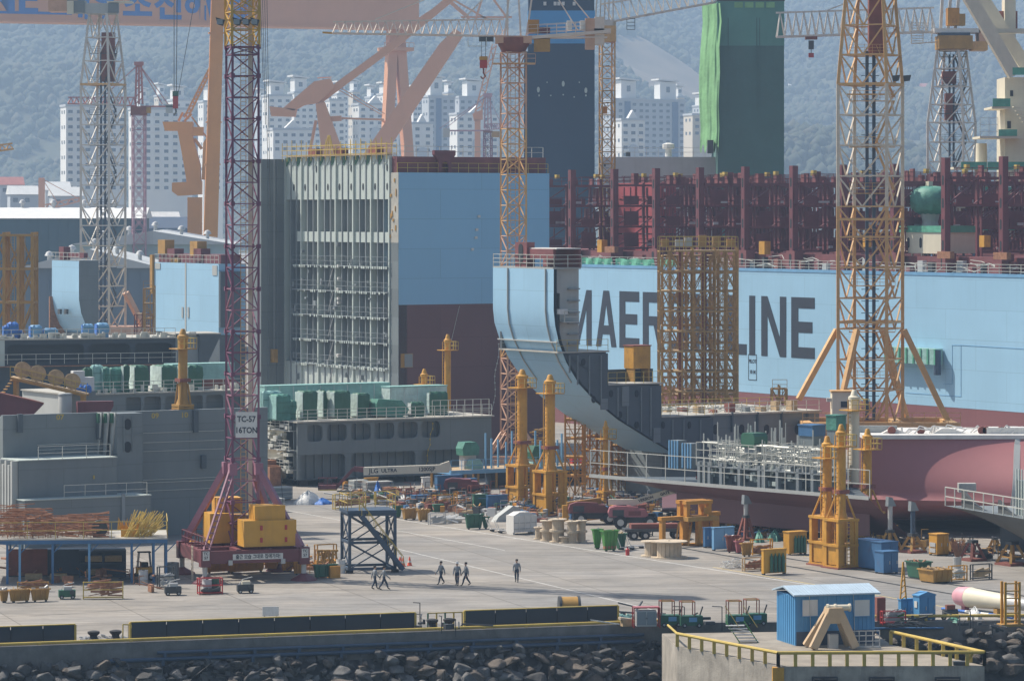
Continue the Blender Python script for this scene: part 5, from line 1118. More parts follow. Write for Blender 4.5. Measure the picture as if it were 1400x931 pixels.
def left_tower():
 Y = 567; cx = 141; o = W(cx, HY, Y); t = thing('tower_crane', 'white and brown lattice tower crane far left under the gantry girder', 'crane', (o.x, o.y, 0), 0); s = S(Y)
 def z(py): return CH - (py - HY) / s
 C, zs, zs2 = heavy_mast(t, Y, z(446), z(116), z(20), 2.5, 1.55, radians(66), lambda q: 'mast_white' if q > z(330) else 'mast_cream', .34, .15, 3.2, 0)
 lift_and_stairs(t, z(446), z(70), 'navy_steel', 'dark_steel', .9, 9)
 MB().bx(-.2, 1.8, -.6, .8, z(112), z(45)).B('lift_cabin', 'red_brown', t)
 q = z(116); b = MB(); cs = [C(q, k) for k in range(4)]; [b.beam(cs[k], cs[(k + 1) % 4], .4, .3) for k in range(4)]; b.B('ring_beam', 'mast_tan', t)
 head_platform(t, z, s, cx, [('slewing_platform', 'inner_pale', 118, 160, 6, 20, -2, 2), ('counterweight', 'mast_pinkish', 68, 94, -10, 17, -2, 2), ('cab', 'grey_block', 94, 118, 2, 19, -2.2, 1), ('cab_edge', 'cream', 94, 103, 3, 21, -2.4, -2.2), ('walkway', 'cream', 148, 182, 3, 5, -2, 1), ('drive_box', 'grey_block', 150, 164, 6, 19, -2.3, -1)])
 railing(t, [((148 - cx) / s, -2, z(3)), ((182 - cx) / s, -2, z(3))], 'rail_pale', 1.2, 1)
 for pa, pb, d in (((112, 400), (84, 462), -3), ((172, 400), (200, 455), 3), ((125, 400), (112, 452), -4)): a = W(*pa, Y); c = W(*pb, Y + d); MB().beam(a - t.location, c - t.location, .8, .8).B('raking_strut', 'mast_pinkish', t)
 MB().bx(-7, 7, -4, 4, 8, z(446)).B('carriage', 'mast_pinkish', t); MB().bx(-6.6, 6.6, -3.6, 3.6, 0, 8).B('pedestal', 'grey_block_dark', t)
 b = MB(); top = W(238, -20, Y) - t.location; b.tube(top, W(238, 128, Y) - t.location, .06, 4); b.tube(top + Vector((.5, 0, 0)), W(241, 128, Y) - t.location, .06, 4); b.tube(W(268, -10, Y) - t.location, W(244, 126, Y) - t.location, .05, 4); b.B('hoist_rope', 'dark_steel', t)
 p = W(240, 140, Y) - t.location; MB().box(p, (.8, .5, 2)).B('hook_block', 'red_paint', t); MB().box(p + Vector((0, 0, 1.3)), (.9, .5, .8)).B('sheave_case', 'green_paint', t); MB().path([p - Vector((0, 0, 1)), p - Vector((-.1, 0, 1.6)), p - Vector((.3, 0, 2.0))], .14, 6).B('hook', 'dark_steel', t)
left_tower()
def right_tower():
 Y = 500; cx = 1301; o = W(cx, HY, Y); t = thing('tower_crane', 'far white lattice crane with orange platform at top right', 'crane', (o.x, o.y, 0), 0); s = S(Y)
 def z(py): return CH - (py - HY) / s
 C, zs, zs2 = heavy_mast(t, Y, 0, z(168), z(70), 2.55, 1.55, radians(64), lambda q: 'mast_white', .30, .13, 2.6, 0)
 MB().bx(-1.3, .6, -.5, .8, z(115), z(98)).B('lift_cabin', 'red_brown', t); MB().bx(-.9, .1, -.5, .8, z(165), z(128)).B('lift_cabin', 'red_brown', t)
 lift_and_stairs(t, z(230), z(75), 'navy_steel', 'dark_steel', .8, 4)
 head_platform(t, z, s, cx, [('slewing_platform', 'ochre', 1281, 1327, 50, 68, -2.4, 2.4), ('slewing_ring', 'navy_steel', 1284, 1324, 46, 50, -2.2, 2.2), ('rear_platform', 'mast_tan', 1327, 1348, 58, 70, -2, 2), ('counterweight', 'mast_pinkish', 1336, 1346, 42, 58, -2, 2), ('deck', 'white_paint', 1275, 1338, 40, 46, -2, 2), ('cab', 'orange_yellow', 1294, 1310, 12, 36, -1.5, .8), ('winch', 'ochre', 1310, 1318, 20, 36, -1.5, .5)])
 for k in range(3): MB().beam(W(1286 + k * 10, 40, Y) - t.location, W(1290 + k * 12, -30, Y) - t.location, .4).B('head_strut', 'mast_white', t)
 jib(t, W(1278, 44, Y) - t.location, W(1062, 51, Y) - t.location, 3.3, 3.3, 2.2, 20, 'mast_white', .24, .11)
 MB().beam(W(1130, 15, Y) - t.location, W(1300, -50, Y) - t.location, .16).B('pendant', 'mast_white', t)
 b = MB()
 for k in range(9): b.beam(W(1246, 32 + k * 3.5, Y) - t.location, W(1262, 32 + k * 3.5, Y) - t.location, .1)
 for px in (1246, 1262, 1274): b.beam(W(px, 30, Y) - t.location, W(px, 60, Y) - t.location, .12)
 b.beam(W(1246, 60, Y) - t.location, W(1280, 58, Y) - t.location, .14); b.B('access_cage', 'mast_white', t)
 p = W(1109, 52, Y) - t.location; MB().box(p, (1.6, 1.4, .5)).B('trolley', 'red_brown', t); MB().box(p - Vector((0, 0, 1.0)), (.7, .6, 1.2)).B('sheave_case', 'dark_steel', t); MB().box(p - Vector((0, 0, 2.4)), (.7, .5, .6)).B('hook_block', 'red_paint', t); MB().tube(p - Vector((0, 0, .5)), p - Vector((0, 0, 2.4)), .06, 5).B('hoist_rope', 'dark_steel', t)
right_tower()
def central_crane():
 Y = 400; cx = 702; o = W(cx, HY, Y); t = thing('tower_crane', 'slim pinkish hammerhead tower crane in the centre with jib to the left', 'crane', (o.x, o.y, 0), 0); s = S(Y)
 def z(py): return CH - (py - HY) / s
 def P(px, py, d=0): q = W(px, py, Y); return Vector((q.x - o.x, d, q.z))
 n_ = 26; C = mast(t, steps(2.0, z(72), n_), lambda q: 1.08, radians(20), .20, .10, lambda q: 'mast_tan' if z(360) > q > z(500) or q > z(330) and q < z(180) else 'mast_pinkish', 'Z')
 b = MB()
 for q in np.arange(2, z(72), .4): b.beam((-.3, .2, q), (.2, .2, q), .04)
 for dx in (-.3, .2): b.beam((dx, .2, 2), (dx, .2, z(72)), .06)
 b.B('ladder', 'mast_tan', t)
 for k, (sx, sy) in enumerate(((-1, -1), (1, -1), (1, 1), (-1, 1))):
  p = Vector((sx * 1.1, sy * 1.1, z(590))); q = Vector((sx * 3.3, sy * 3.0, .6))
  if k == 0: b = MB(); nn = Vector((.25, 0, 0)); b.beam(p - nn, q - nn, .16); b.beam(p + nn, q + nn, .16); [b.beam(p.lerp(q, i / 9) - nn, p.lerp(q, i / 9) + nn, .1) for i in range(10)]; b.B('ladder_strut', 'mast_pinkish', t)
  else: MB().beam(p, q, .38, .38).B('raking_strut', 'mast_pinkish', t)
  MB().bx(q.x - .6, q.x + .6, q.y - .6, q.y + .6, 0, .6).B('foot', 'mast_pinkish', t)
 for sy in (-3, 3): MB().bx(-3.6, 3.6, sy - .3, sy + .3, .5, 1.1).B('base_beam', 'mast_pinkish', t)
 for sx in (-3.3, 3.3): MB().bx(sx - .3, sx + .3, -2.7, 2.7, .52, 1.08).B('base_beam', 'mast_pinkish', t)
 MB().lathe([(1.3, z(72)), (1.5, z(66)), (1.7, z(62)), (1.7, z(52))], 14, (0, 0, 0)).B('slewing_ring', 'red_brown', t, smooth=True); MB().bx(-2.0, 2.0, -1.3, 1.3, z(60), z(50)).B('turntable', 'mast_pinkish', t); MB().bx(-2.3, 2.4, -1.7, 1.7, z(88), z(87)).B('climbing_platform', 'mast_tan', t); railing(t, [(-2.3, -1.7, z(87)), (2.4, -1.7, z(87))], 'mast_pinkish', .95, .8)
 jib(t, P(688, 50), P(455, 46), 1.85, 1.25, 1.5, 21, 'jib_cream', .17, .075); MB().beam(P(441, 45), P(460, 46), .3, .2).B('jib_tip', 'yellow', t)
 MB().bx(P(720, 52).x, P(830, 52).x, -1, 1, z(53), z(51)).B('counter_jib_deck', 'jib_cream', t)
 for sy in (-1, 1): MB().beam(P(716, 53, sy), P(832, 44, sy), .25, .35).B('counter_jib_beam', 'jib_cream', t); railing(t, [P(722, 51, sy), P(800, 46, sy)], 'jib_cream', 1.25, .9, bars=3)
 for x0, x1, y0, y1, nm, m_ in ((800, 813, 26, 68, 'counterweight', 'mast_pinkish'), (813, 826, 24, 62, 'counterweight', 'jib_cream'), (722, 737, 28, 46, 'winch', 'orange_yellow'), (737, 752, 38, 46, 'winch_drum', 'maroon'), (775, 782, 29, 42, 'switch_cabinet', 'white_paint'), (793, 800, 29, 42, 'switch_cabinet', 'white_paint'), (730, 752, 54, 71, 'cab', 'ochre'), (812, 835, 40, 46, 'rear_platform', 'jib_cream')):
  MB().bx(P(x0, 0).x, P(x1, 0).x, -.9, .9, z(y1), z(y0)).B(nm, Mx(m_), t)
 for a, c in (((690, 50), (702, -60)), ((712, 50), (706, -60)), ((720, 48), (735, -60)), ((694, 50), (694, -60))):
  for sy in (-.7, .7): MB().beam(P(*a, sy), P(*c, sy * .5), .2).B('head_strut', 'jib_cream', t)
 for a, c in (((513, 27), (600, -8)), ((632, 28), (668, -8)), ((790, 42), (760, -6)), ((806, 26), (778, -8)), ((600, -8), (702, -55)), ((668, -8), (704, -55)), ((760, -6), (706, -55))): MB().beam(P(*a), P(*c), .13).B('pendant', 'jib_cream', t)
 MB().box(P(665, 54), (1.6, 1.2, .5)).B('trolley', 'dark_steel', t); b = MB(); b.rail([P(640, 52, -.8), P(640, 64, -.8), P(665, 64, -.8), P(665, 52, -.8)], .08); b.B('trolley_basket', 'rail_pale', t)
 hook(t, P(661, 54), (88 - 54) / s, 'red_paint', .9)
central_crane()
def behind_crane():
 Y = 500; cx = 830; o = W(cx, HY, Y); t = thing('tower_crane', 'ochre lattice crane mast beside the navy tower with white jib rising right', 'crane', (o.x, o.y, 0), 0); s = S(Y)
 def z(py): return CH - (py - HY) / s
 def P(px, py, d=0): q = W(px, py, Y); return Vector((q.x - o.x, d, q.z))
 mast(t, steps(8, z(58), 26), lambda q: .88, radians(12), .2, .09, lambda q: 'mast_tan' if q > z(120) else 'ochre', 'Z'); MB().bx(-1.3, 1.2, -1.3, 1.3, z(58), z(36)).B('slewing_platform', 'mast_tan', t); MB().bx(-.9, .9, -.9, .9, 0, 8).B('pedestal', 'grey_block', t)
 b = MB()
 for q in np.arange(8, z(58), .5): b.beam((-.2, .2, q), (.3, .2, q), .06)
 b.B('ladder', 'navy_steel', t)
 jib(t, P(826, 32), P(975, 4), 2.6, 2.2, 2.0, 13, 'mast_white', .22, .10); b = MB(); b.bx(P(812, 0).x, P(838, 0).x, -1.2, 1.2, z(36), z(28)); b.B('jib_root', 'mast_white', t)
 for k in range(5): MB().beam(P(814 + k * 6, 30, -.8), P(818 + k * 5, -40, -.8), .2).B('head_strut', 'mast_white', t)
 b = MB(); [b.beam(P(857, 26 + k * 5), P(868, 26 + k * 5), .08) for k in range(4)]; [b.beam(P(q, 24), P(q, 41), .08) for q in (857, 868)]; b.B('hanging_basket', 'dark_steel', t)
 MB().bx(P(838, 0).x, P(842, 0).x, -.6, .6, z(46), z(30)).B('cab', 'cream', t); MB().bx(P(823, 0).x, P(830, 0).x, -.5, .5, z(156), z(146)).B('climbing_box', 'orange_yellow', t)
behind_crane()
def small_crane(label, cx, Y, ym, yt, hw, m1, m2, jl, jr, yj, yhead):
 o = W(cx, HY, Y); t = thing('tower_crane', label, 'crane', (o.x, o.y, 0), 0); s = S(Y)
 def z(py): return CH - (py - HY) / s
 def P(px, py, d=0): q = W(px, py, Y); return Vector((q.x - o.x, d, q.z))
 mast(t, steps(0, z(ym), max(8, int(z(ym) / 2.6))), lambda q: hw, radians(15), .24, .12, lambda q: m1, 'X'); MB().bx(-hw * 1.3, hw * 1.3, -hw, hw, z(ym), z(yj + 3)).B('slewing_platform', 'red_brown', t)
 jib(t, P(cx - 4, yj + 2), P(jl, yj - 1), 1.6, 1.2, 1.4, 12, m2, .22, .12); MB().bx(P(cx + 3, 0).x, P(jr, 0).x, -.8, .8, z(yj + 4), z(yj + 2)).B('counter_jib', Mx(m2), t); MB().bx(P(jr - 9, 0).x, P(jr, 0).x, -.8, .8, z(yj + 12), z(yj)).B('counterweight', 'inner_pale', t); MB().bx(P(cx + 5, 0).x, P(cx + 16, 0).x, -1, 1, z(yj + 12), z(yj + 4)).B('cab', 'ochre', t)
 b = MB(); [b.beam(P(cx - 5 + k * 5, yj), P(cx - 3 + k * 3, yhead), .35) for k in range(3)]; [b.beam(P(cx - 5, yj + (yhead - yj) * k / 6), P(cx + 5, yj + (yhead - yj) * (k + 1) / 6), .2) for k in range(6)]; b.B('tower_head', Mx(m2), t)
 MB().bx(P(cx - 6, 0).x, P(cx + 6, 0).x, -1, 1, z(yhead + 5), z(yhead)).B('head_cap', Mx(m2), t)
 for px, py in ((jl + (cx - jl) * .45, yj - 6), (jr - 6, yj), (jr - 14, yj)): MB().beam(P(cx, yhead + 3), P(px, py), .16).B('pendant', Mx(m2), t)
small_crane('small pink hammerhead crane with purple mast in front of the white apartments', 190, 700, 158, 0, 1.15, 'mast_purple_pale', 'mast_rose', 93, 236, 143, 85)
small_crane('tiny far purple tower crane in front of the white apartment row', 667, 1000, 182, 0, 1.0, 'mast_purple', 'mast_purple_pale', 700, 615, 176, 128)
# jib tip reaching in from the left edge
o = W(-60, HY, 520); t = thing('tower_crane', 'yellow jib tip reaching in from the left edge above the houses', 'crane', (o.x, o.y, 0), 0); P = lambda px, py: W(px, py, 520) - t.location
jib(t, P(-40, 212), P(18, 204), .9, .8, .9, 6, 'mast_tan', .22, .1); mast(t, steps(0, 38, 14), lambda q: 1.0, 0, .2, .1, lambda q: 'mast_tan', 'X')
# ================================================================== LEFT AND MIDDLE BLOCKS, SCAFFOLDS
def wall_holes(name, parent, x0, x1, z0, z1, holes, y, th, m, fil=.25):
 """upright wall in the local xz plane with real rectangular openings (corners filled with small gussets)"""
 xs = sorted({x0, x1, *[h[0] for h in holes], *[h[1] for h in holes]}); zs = sorted({z0, z1, *[h[2] for h in holes], *[h[3] for h in holes]}); b = MB()
 ins = lambda x, z: any(h[0] < x < h[1] and h[2] < z < h[3] for h in holes)
 xs = [q for q in xs if x0 <= q <= x1]; zs = [q for q in zs if z0 <= q <= z1]
 for i in range(len(xs) - 1):
  j = 0
  while j < len(zs) - 1:
   if ins((xs[i] + xs[i + 1]) / 2, (zs[j] + zs[j + 1]) / 2): j += 1; continue
   k = j
   while k + 1 < len(zs) - 1 and not ins((xs[i] + xs[i + 1]) / 2, (zs[k + 1] + zs[k + 2]) / 2): k += 1
   b.bx(xs[i], xs[i + 1], y, y + th, zs[j], zs[k + 1]); j = k + 1
 for h in holes:
  for sx, cx in ((1, h[0]), (-1, h[1])):
   for sz, cz in ((1, h[2]), (-1, h[3])): b.prism([(cx, cz), (cx + sx * fil, cz), (cx + sx * fil * .3, cz + sz * fil * .3), (cx, cz + sz * fil)], y + .01, y + th - .01)
 return b.B(name, Mx(m), parent, fix=True)
def left_block():
 o = W(195, HY, 316); f = Frame((o.x, o.y, 0)); t = thing('hull_block', 'large stepped grey hull block numbered 07, 09 and 10 at left', 'hull block', f.o, YA)
 def zz(py, px=195, y=0): return f.z_at(py, f.x_at(px, y), y)
 zt = zz(562); xa, xe = f.x_at(4), f.x_at(366)
 MB().bx(xa, xe, 0, .5, 0, zt).B('main_wall', 'grey_block', t); MB().bx(xa, xa + .4, .5, 7, 0, zt - .2).B('end_wall', 'grey_block', t); MB().bx(xa, xe, .5, 7, 4, 4.2).B('inner_deck', 'grey_block_dark', t); [MB().bx(xa + k * 2.4, xa + k * 2.4 + .15, .5, 1.3, 4.2, zt - .1).B('inner_stiffener', 'grey_block', t) for k in range(1, 9)]
 y = -1.9; x0, x1 = f.x_at(160, y), f.x_at(195, y); col = MB().bx(x0, x1, y, 0, 0, zz(565, 178, y)).B('column_box', 'grey_block', t)
 for py in (580, 611): cx, cz = f.fr(174.5, py, y); MB().prism(slot(cx, cz, .62, .95), y - .03, y - .002).B('lightening_hole', 'hole_dark', col)
 for px in (169, 181): cx, cz = f.fr(px, 585, y); MB().bx(cx - .05, cx + .05, y - .1, y - .004, cz - 2.0, cz + 1.0).B('stiffener', 'grey_block', col)
 cx, cz = f.fr(178, 594, y); MB().bx(x0, x1, y - .08, y - .005, cz - .04, cz + .04).B('seam_bar', 'grey_block', col)
 for k, px in enumerate((136, 146, 155)):        # sunlit ribs with green feet behind the column
  yy = -.3 - .5 * k; x, z = f.fr(px, 566, yy); b = MB().prism([(yy - .5, zz(564, px, yy)), (yy + .6, zz(564, px, yy)), (yy + .6, zz(626, px, yy)), (yy + .3, zz(626, px, yy))], x - .06, x + .06, 'yz'); b.B('rib', 'inner_pale', t, fix=True)
  MB().bx(x - .25, x + .25, yy - .2, yy + .1, zz(578, px, yy), zz(565, px, yy)).B('rib_clamp', 'green_paint', t)
 y = -3.6; x0, x1 = f.x_at(26, y), f.x_at(160, y); zm = zz(628, 90, y); MB().bx(x0, x1, y, 0, 0, zm).B('middle_tier', 'grey_block', t); MB().bx(x0 - .1, x1, y - .1, 0, zm, zm + .08).B('tier_top', 'bulkhead_pale', t); railing(t, [(x0 + 1.8, y + .1, zm), (x1 - .6, y + .1, zm)], 'rail_pale', 1.15, 2.0, w=.04)
 for k in range(5): MB().bx(x0 - .55, x0 - .02, y + .2 + k * .62, y + .55 + k * .62, .5, zm - .35 * (k % 2)).B('end_rib', 'inner_pale', t)
 y = -5.2; x0, x1 = f.x_at(34, y), f.x_at(206, y); zl = zz(681, 120, y); MB().bx(x0, x1, y, 0, 0, zl).B('lower_tier', 'grey_block', t); MB().bx(x0 - .1, x1 + .05, y - .1, 0, zl, zl + .08).B('tier_top', 'bulkhead_pale', t)
 railing(t, [(x0 + 3.6, y + .1, zl), (x1 - .3, y + .1, zl)], 'rail_pale', 1.15, 1.8, w=.04)
 x, z = f.fr(168, 690, y); MB().bx(x - .14, x + .14, y - .15, y, 0, zl + .25).B('pipe_stand', 'grey_primer', t)
 for body, px, py in (('07', 82, 570.5), ('09', 212, 568.5), ('10', 252, 567.5)): x, z = f.fr(px, py); link('lettering', text_mesh('block_number', body, .62, 'rail_yellow', .015, .004, 1.15), t, (x, -.02, z))
 for px, y0, y1 in ((26, 566, 591), (266, 560, 591), (134, 566, 600), (277, 622, 640), (283, 690, 700)): x, z = f.fr(px, (y0 + y1) / 2, 0); h = abs(zz(y0) - zz(y1)) / 2; MB().bx(x - .22, x + .22, -.35, 0, z - h, z + h).B('clip_bracket', 'grey_block_dark', t)
 b = MB()
 for py, x0_, x1_ in ((592, 195, 305), (605, 195, 305), (617, 195, 305), (656, 195, 305), (660, 195, 305), (671, 195, 305), (608, 50, 150), (615, 50, 150)):
  xa_, z = f.fr(x0_, py); xb_, _ = f.fr(x1_, py); b.beam((xa_, -.15, z), (xb_, -.15, z), .04)
 b.B('guard_wires', 'rail_pale', t)
 x, z = f.fr(128, 652, -3.6); MB().box((x, -3.65, z), (.12, .06, .3)).B('tag_plate', 'rail_yellow', t)
left_block()
def wrapped(label, f, px0, pxc, px1, ytop, ybase, y, zbase, group, m='tarp_green', sheet='tarp_pale', name='wrapped_crate', full=False):  # sheet: tone of the left side, sunlight painted in on the green crates
 """a crate under tarpaulin: px0..pxc left face, pxc..px1 front face, standing on a deck"""
 x0 = f.x_at(pxc, y); x1 = f.x_at(px1, y); z1 = f.z_at(ytop, x0, y); d = max(.6, min(f.y_at(px0, x0) - y, 4)); p = f.o + f.ex * x0 + f.ey * y
 t = thing(name, label, 'crate', (p.x, p.y, zbase), f.r, group); w = x1 - x0; h = max(.6, z1 - zbase); b = MB(); c = .12; rows = []
 n_ = 8
 for j, (zz, ins) in enumerate(((0, 0), (h * .3, .03), (h * .6, -.03), (h - c * 1.5, 0), (h, c * 1.5))):
  r = []
  for (xa, ya, xb, yb) in ((ins, ins, w - ins, ins), (w - ins, ins, w - ins, d - ins), (w - ins, d - ins, ins, d - ins), (ins, d - ins, ins, ins)):
   for i in range(n_): k = i / n_; wob = .05 * sin(i * 2.1 + j * 1.7 + px0); r.append((xa + (xb - xa) * k + wob * (ya != yb), ya + (yb - ya) * k + wob * (xa != xb), zz + .04 * sin(i * 1.3 + px1)))
  r.append(r[0]); rows.append(r)
 b.grid(rows); b.add(rows[-1][:-1], [tuple(range(len(rows[-1]) - 1))]); b.B('tarpaulin', Mx(m), t, smooth=True, fix=True)
 if sheet: MB().bx(-.09, -.03, .05, d - .05, .15, h - .1).B('left_side_tone', Mx(sheet), t)  # on the green crates the paler left side is sunlight painted in
 for k in (.3, .7): MB().bx(-.02, w + .02, -.07, -.05, h * k - .02, h * k + .02).B('strap', 'green_paint', t)
 return t
def second_left_block():
 o = W(100, HY, 346); f = Frame((o.x, o.y, 0)); t = thing('hull_block', 'grey deck block with dark square openings behind the numbered block', 'hull block', f.o, YA)
 x1 = f.x_at(332); zt = f.z_at(538, f.x_at(200), 0); hs = []
 for a, c in ((172, 193), (197, 220), (226, 250), (256, 277), (282, 305), (311, 328)): hs.append((f.x_at(a), f.x_at(c), zt - 1.75, zt - .3))
 wall_holes('front_wall', t, f.x_at(100), x1, 0, zt, hs, 0, .25, 'grey_block'); MB().bx(0, x1, .9, 1.1, 0, zt - .1).B('inner_wall', 'grey_block', t); MB().bx(-.2, x1, -.2, 12, zt, zt + .12).B('deck', 'deck_plate', t); MB().bx(0, .2, .25, 12, 0, zt).B('end_wall', 'inner_pale', t)
 railing(t, [(1, 0, zt + .1), (x1, 0, zt + .1)], 'rail_pale', 1.1, 1.0, bars=3, w=.05)
 b = MB()
 for k in range(50): p = Vector((random.uniform(.5, x1), random.uniform(.3, 2), zt + .1)); b.bx(p.x, p.x + random.uniform(.1, .6), p.y, p.y + .3, p.z, p.z + random.uniform(.1, .7))
 tag(b.B('deck_litter', 'rail_pale', t), kind='stuff')
 return f, zt
F2, Z2 = second_left_block()
GW = 'wrapped crates on the left deck'
for i, (a, c, e, y0, m_, sh, lab) in enumerate(((113, 116, 126, 503, 'green_paint', None, 'narrow dark green wrapped crate at the left end of the left deck'), (123, 127, 141, 499, 'tarp_aqua', None, 'pale aqua wrapped crate second from the left deck end'), (138, 142, 150, 502, 'tarp_green', 'tarp_aqua', 'slim green wrapped crate between aqua and large green ones'), (147, 152, 172, 503, 'tarp_green', 'tarp_aqua', 'large green wrapped crate with side painted sunlit, on the left deck'), (166, 170, 177, 499, 'green_paint', 'tarp_pale', 'tall slim crate with side painted sunlit, behind the large green one'), (175, 185, 203, 500, 'green_paint', 'tarp_pale', 'dark green crate with broad side painted sunlit, left of the orange post'), (206, 222, 241, 500, 'green_paint', 'tarp_pale', 'dark green crate with side painted sunlit, just left of the orange post'), (243, 258, 277, 500, 'green_paint', 'tarp_pale', 'dark green crate with side painted sunlit, just right of the orange post'))):
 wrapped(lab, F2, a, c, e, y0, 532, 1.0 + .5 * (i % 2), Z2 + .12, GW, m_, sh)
p = F2.o + F2.ex * F2.x_at(255, 4) + F2.ey * 4; t = thing('wrapped_load', 'long low aqua wrapped load behind the orange post', 'load', (p.x, p.y, Z2 + .12), YA); MB().bx(-1.5, 5.2, 0, 2, .9, 2.45).B('tarpaulin', 'tarp_aqua', t); MB().bx(-1.4, 5.1, .1, 1.9, 0, .9).B('pallet_stack', 'red_brown', t)
# clutter left of that deck: ramp with cable drums, blue bags, column, maroon piece
def drum_ramp():
 Y = 338; a = W(14, 517, Y); c = W(118, 541, Y); t = thing('access_ramp', 'sloping yellow access ramp carrying cable drums behind the numbered block', 'ramp', (a.x, a.y, a.z), 0); d = c - a
 for dy in (0, 2.2): MB().beam((0, dy, 0), (d.x, dy, d.z), .15, .25).B('ramp_beam', 'ochre', t)
 MB().beam((0, 1.1, .1), (d.x, 1.1, d.z + .1), 2.1, .06).B('ramp_floor', 'wood', t); railing(t, [(0, 0, .1), (d.x, 0, d.z + .1)], 'rail_yellow', 1.0, 1.0)
 for x in (.4, d.x - .4): MB().bx(x - .15, x + .15, .1, 2.1, -a.z, d.z * x / d.x - .1).B('ramp_leg', 'ochre', t)
 b = MB()
 for k in range(8): b.bx(-1.5 + .2 * k, -1.2 + .2 * k, .2, 1.2, -2.2 + .27 * k, -2.1 + .27 * k)
 b.B('steps', 'ochre', t)
 for k, x in enumerate((1.0, 2.4, 4.1, 5.6)):
  g = thing('cable_drum', ('leftmost wooden cable drum on the yellow access ramp', 'second wooden cable drum on the yellow access ramp', 'third wooden cable drum on the yellow access ramp', 'rightmost wooden cable drum on the yellow access ramp')[k], 'cable drum', (a.x + x, a.y + 1.1, a.z + d.z * x / d.x + .95), .2, 'cable drums on the ramp')
  for yy in (-.45, .40): MB().lathe([(.75, yy), (.75, yy + .08)], 18, (0, 0, 0), 'y').B('flange', 'wood', g, smooth=True)
  MB().lathe([(.5, -.37), (.5, .40)], 14, (0, 0, 0), 'y').B('cable', 'grey_primer', g, smooth=True)
drum_ramp()
for px, py, lab, k in ((101, 533, 'bright blue bag on the pallet at the ramp foot, left one', 0), (110, 533, 'bright blue bag at the ramp foot, middle one', 1), (119, 532, 'bright blue bag at the ramp foot, right one', 2)):
 p = W(px, py, 342); t = thing('sack', lab, 'bag', (p.x, p.y, p.z - .45), .3 * k, 'blue bags by the ramp'); rows = []
 for j in range(7): th = pi * j / 6; rows.append([(.42 * sin(th) ** .6 * cos(2 * pi * i / 12) * (1 + .1 * sin(3 * i)), .42 * sin(th) ** .6 * sin(2 * pi * i / 12), .45 - .42 * cos(th) + .02 * sin(5 * i)) for i in range(13)])
 MB().grid(rows).B('bag', 'tarp_blue', t, smooth=True); MB().tube((0, 0, .82), (.05, 0, 1.0), .06, 6).B('knot', 'tarp_blue', t)
p = W(110, 520, 343); t = thing('pallet_goods', 'white wrapped goods stacked behind the blue bags', 'goods', (p.x, p.y, p.z - 1.0), .4); MB().bx(-1.2, 1.2, -.5, .6, 0, 1.3).B('wrap', 'tarp_white', t); MB().bx(-.8, .3, -.4, .5, 1.3, 1.9).B('wrap', 'tarp_white', t); MB().bx(-1.3, 1.3, -.6, .7, -9.0, 0).B('stand', 'grey_block', t)
p = W(89, 563, 334); t = thing('steel_cylinder', 'pale grey upright steel cylinder behind the numbered block', 'cylinder', (p.x, p.y, p.z - 5), 0); MB().lathe([(.62, 0), (.62, 6.6), (.58, 6.7)], 20).B('shell', 'inner_pale', t, smooth=True); MB().lathe([(.66, 6.5), (.66, 6.6)], 20).B('rim', 'grey_primer', t)
p = W(130, 563, 333); t = thing('steel_piece', 'small maroon steel piece standing on the numbered block', 'steel piece', (p.x, p.y, p.z - .4), .3); MB().prism([(-1.6, 0), (1.2, 0), (1.7, .9), (1.7, 1.35), (-1.6, 1.35)], 0, .8).B('plate', 'maroon', t, fix=True)
for k in (-1.5, -.9): MB().bx(k, k + .14, -.06, 0, 0, 1.3).B('rib', 'maroon', t)
p = W(-8, 620, 330); t = thing('hull_block', 'dark maroon hull piece at the left edge beside the numbered block', 'hull block', (p.x, p.y, 0), .3); MB().prism([(-3, 0), (.7, 0), (.9, 7), (4.5, 10.6), (-3, 12.4)], 0, 6).B('shell', 'maroon', t, fix=True); MB().prism([(-3, 12.4), (4.5, 10.6), (4.5, 10.75), (-3, 12.55)], -.1, 6.1).B('deck_edge', 'red_brown', t, fix=True)
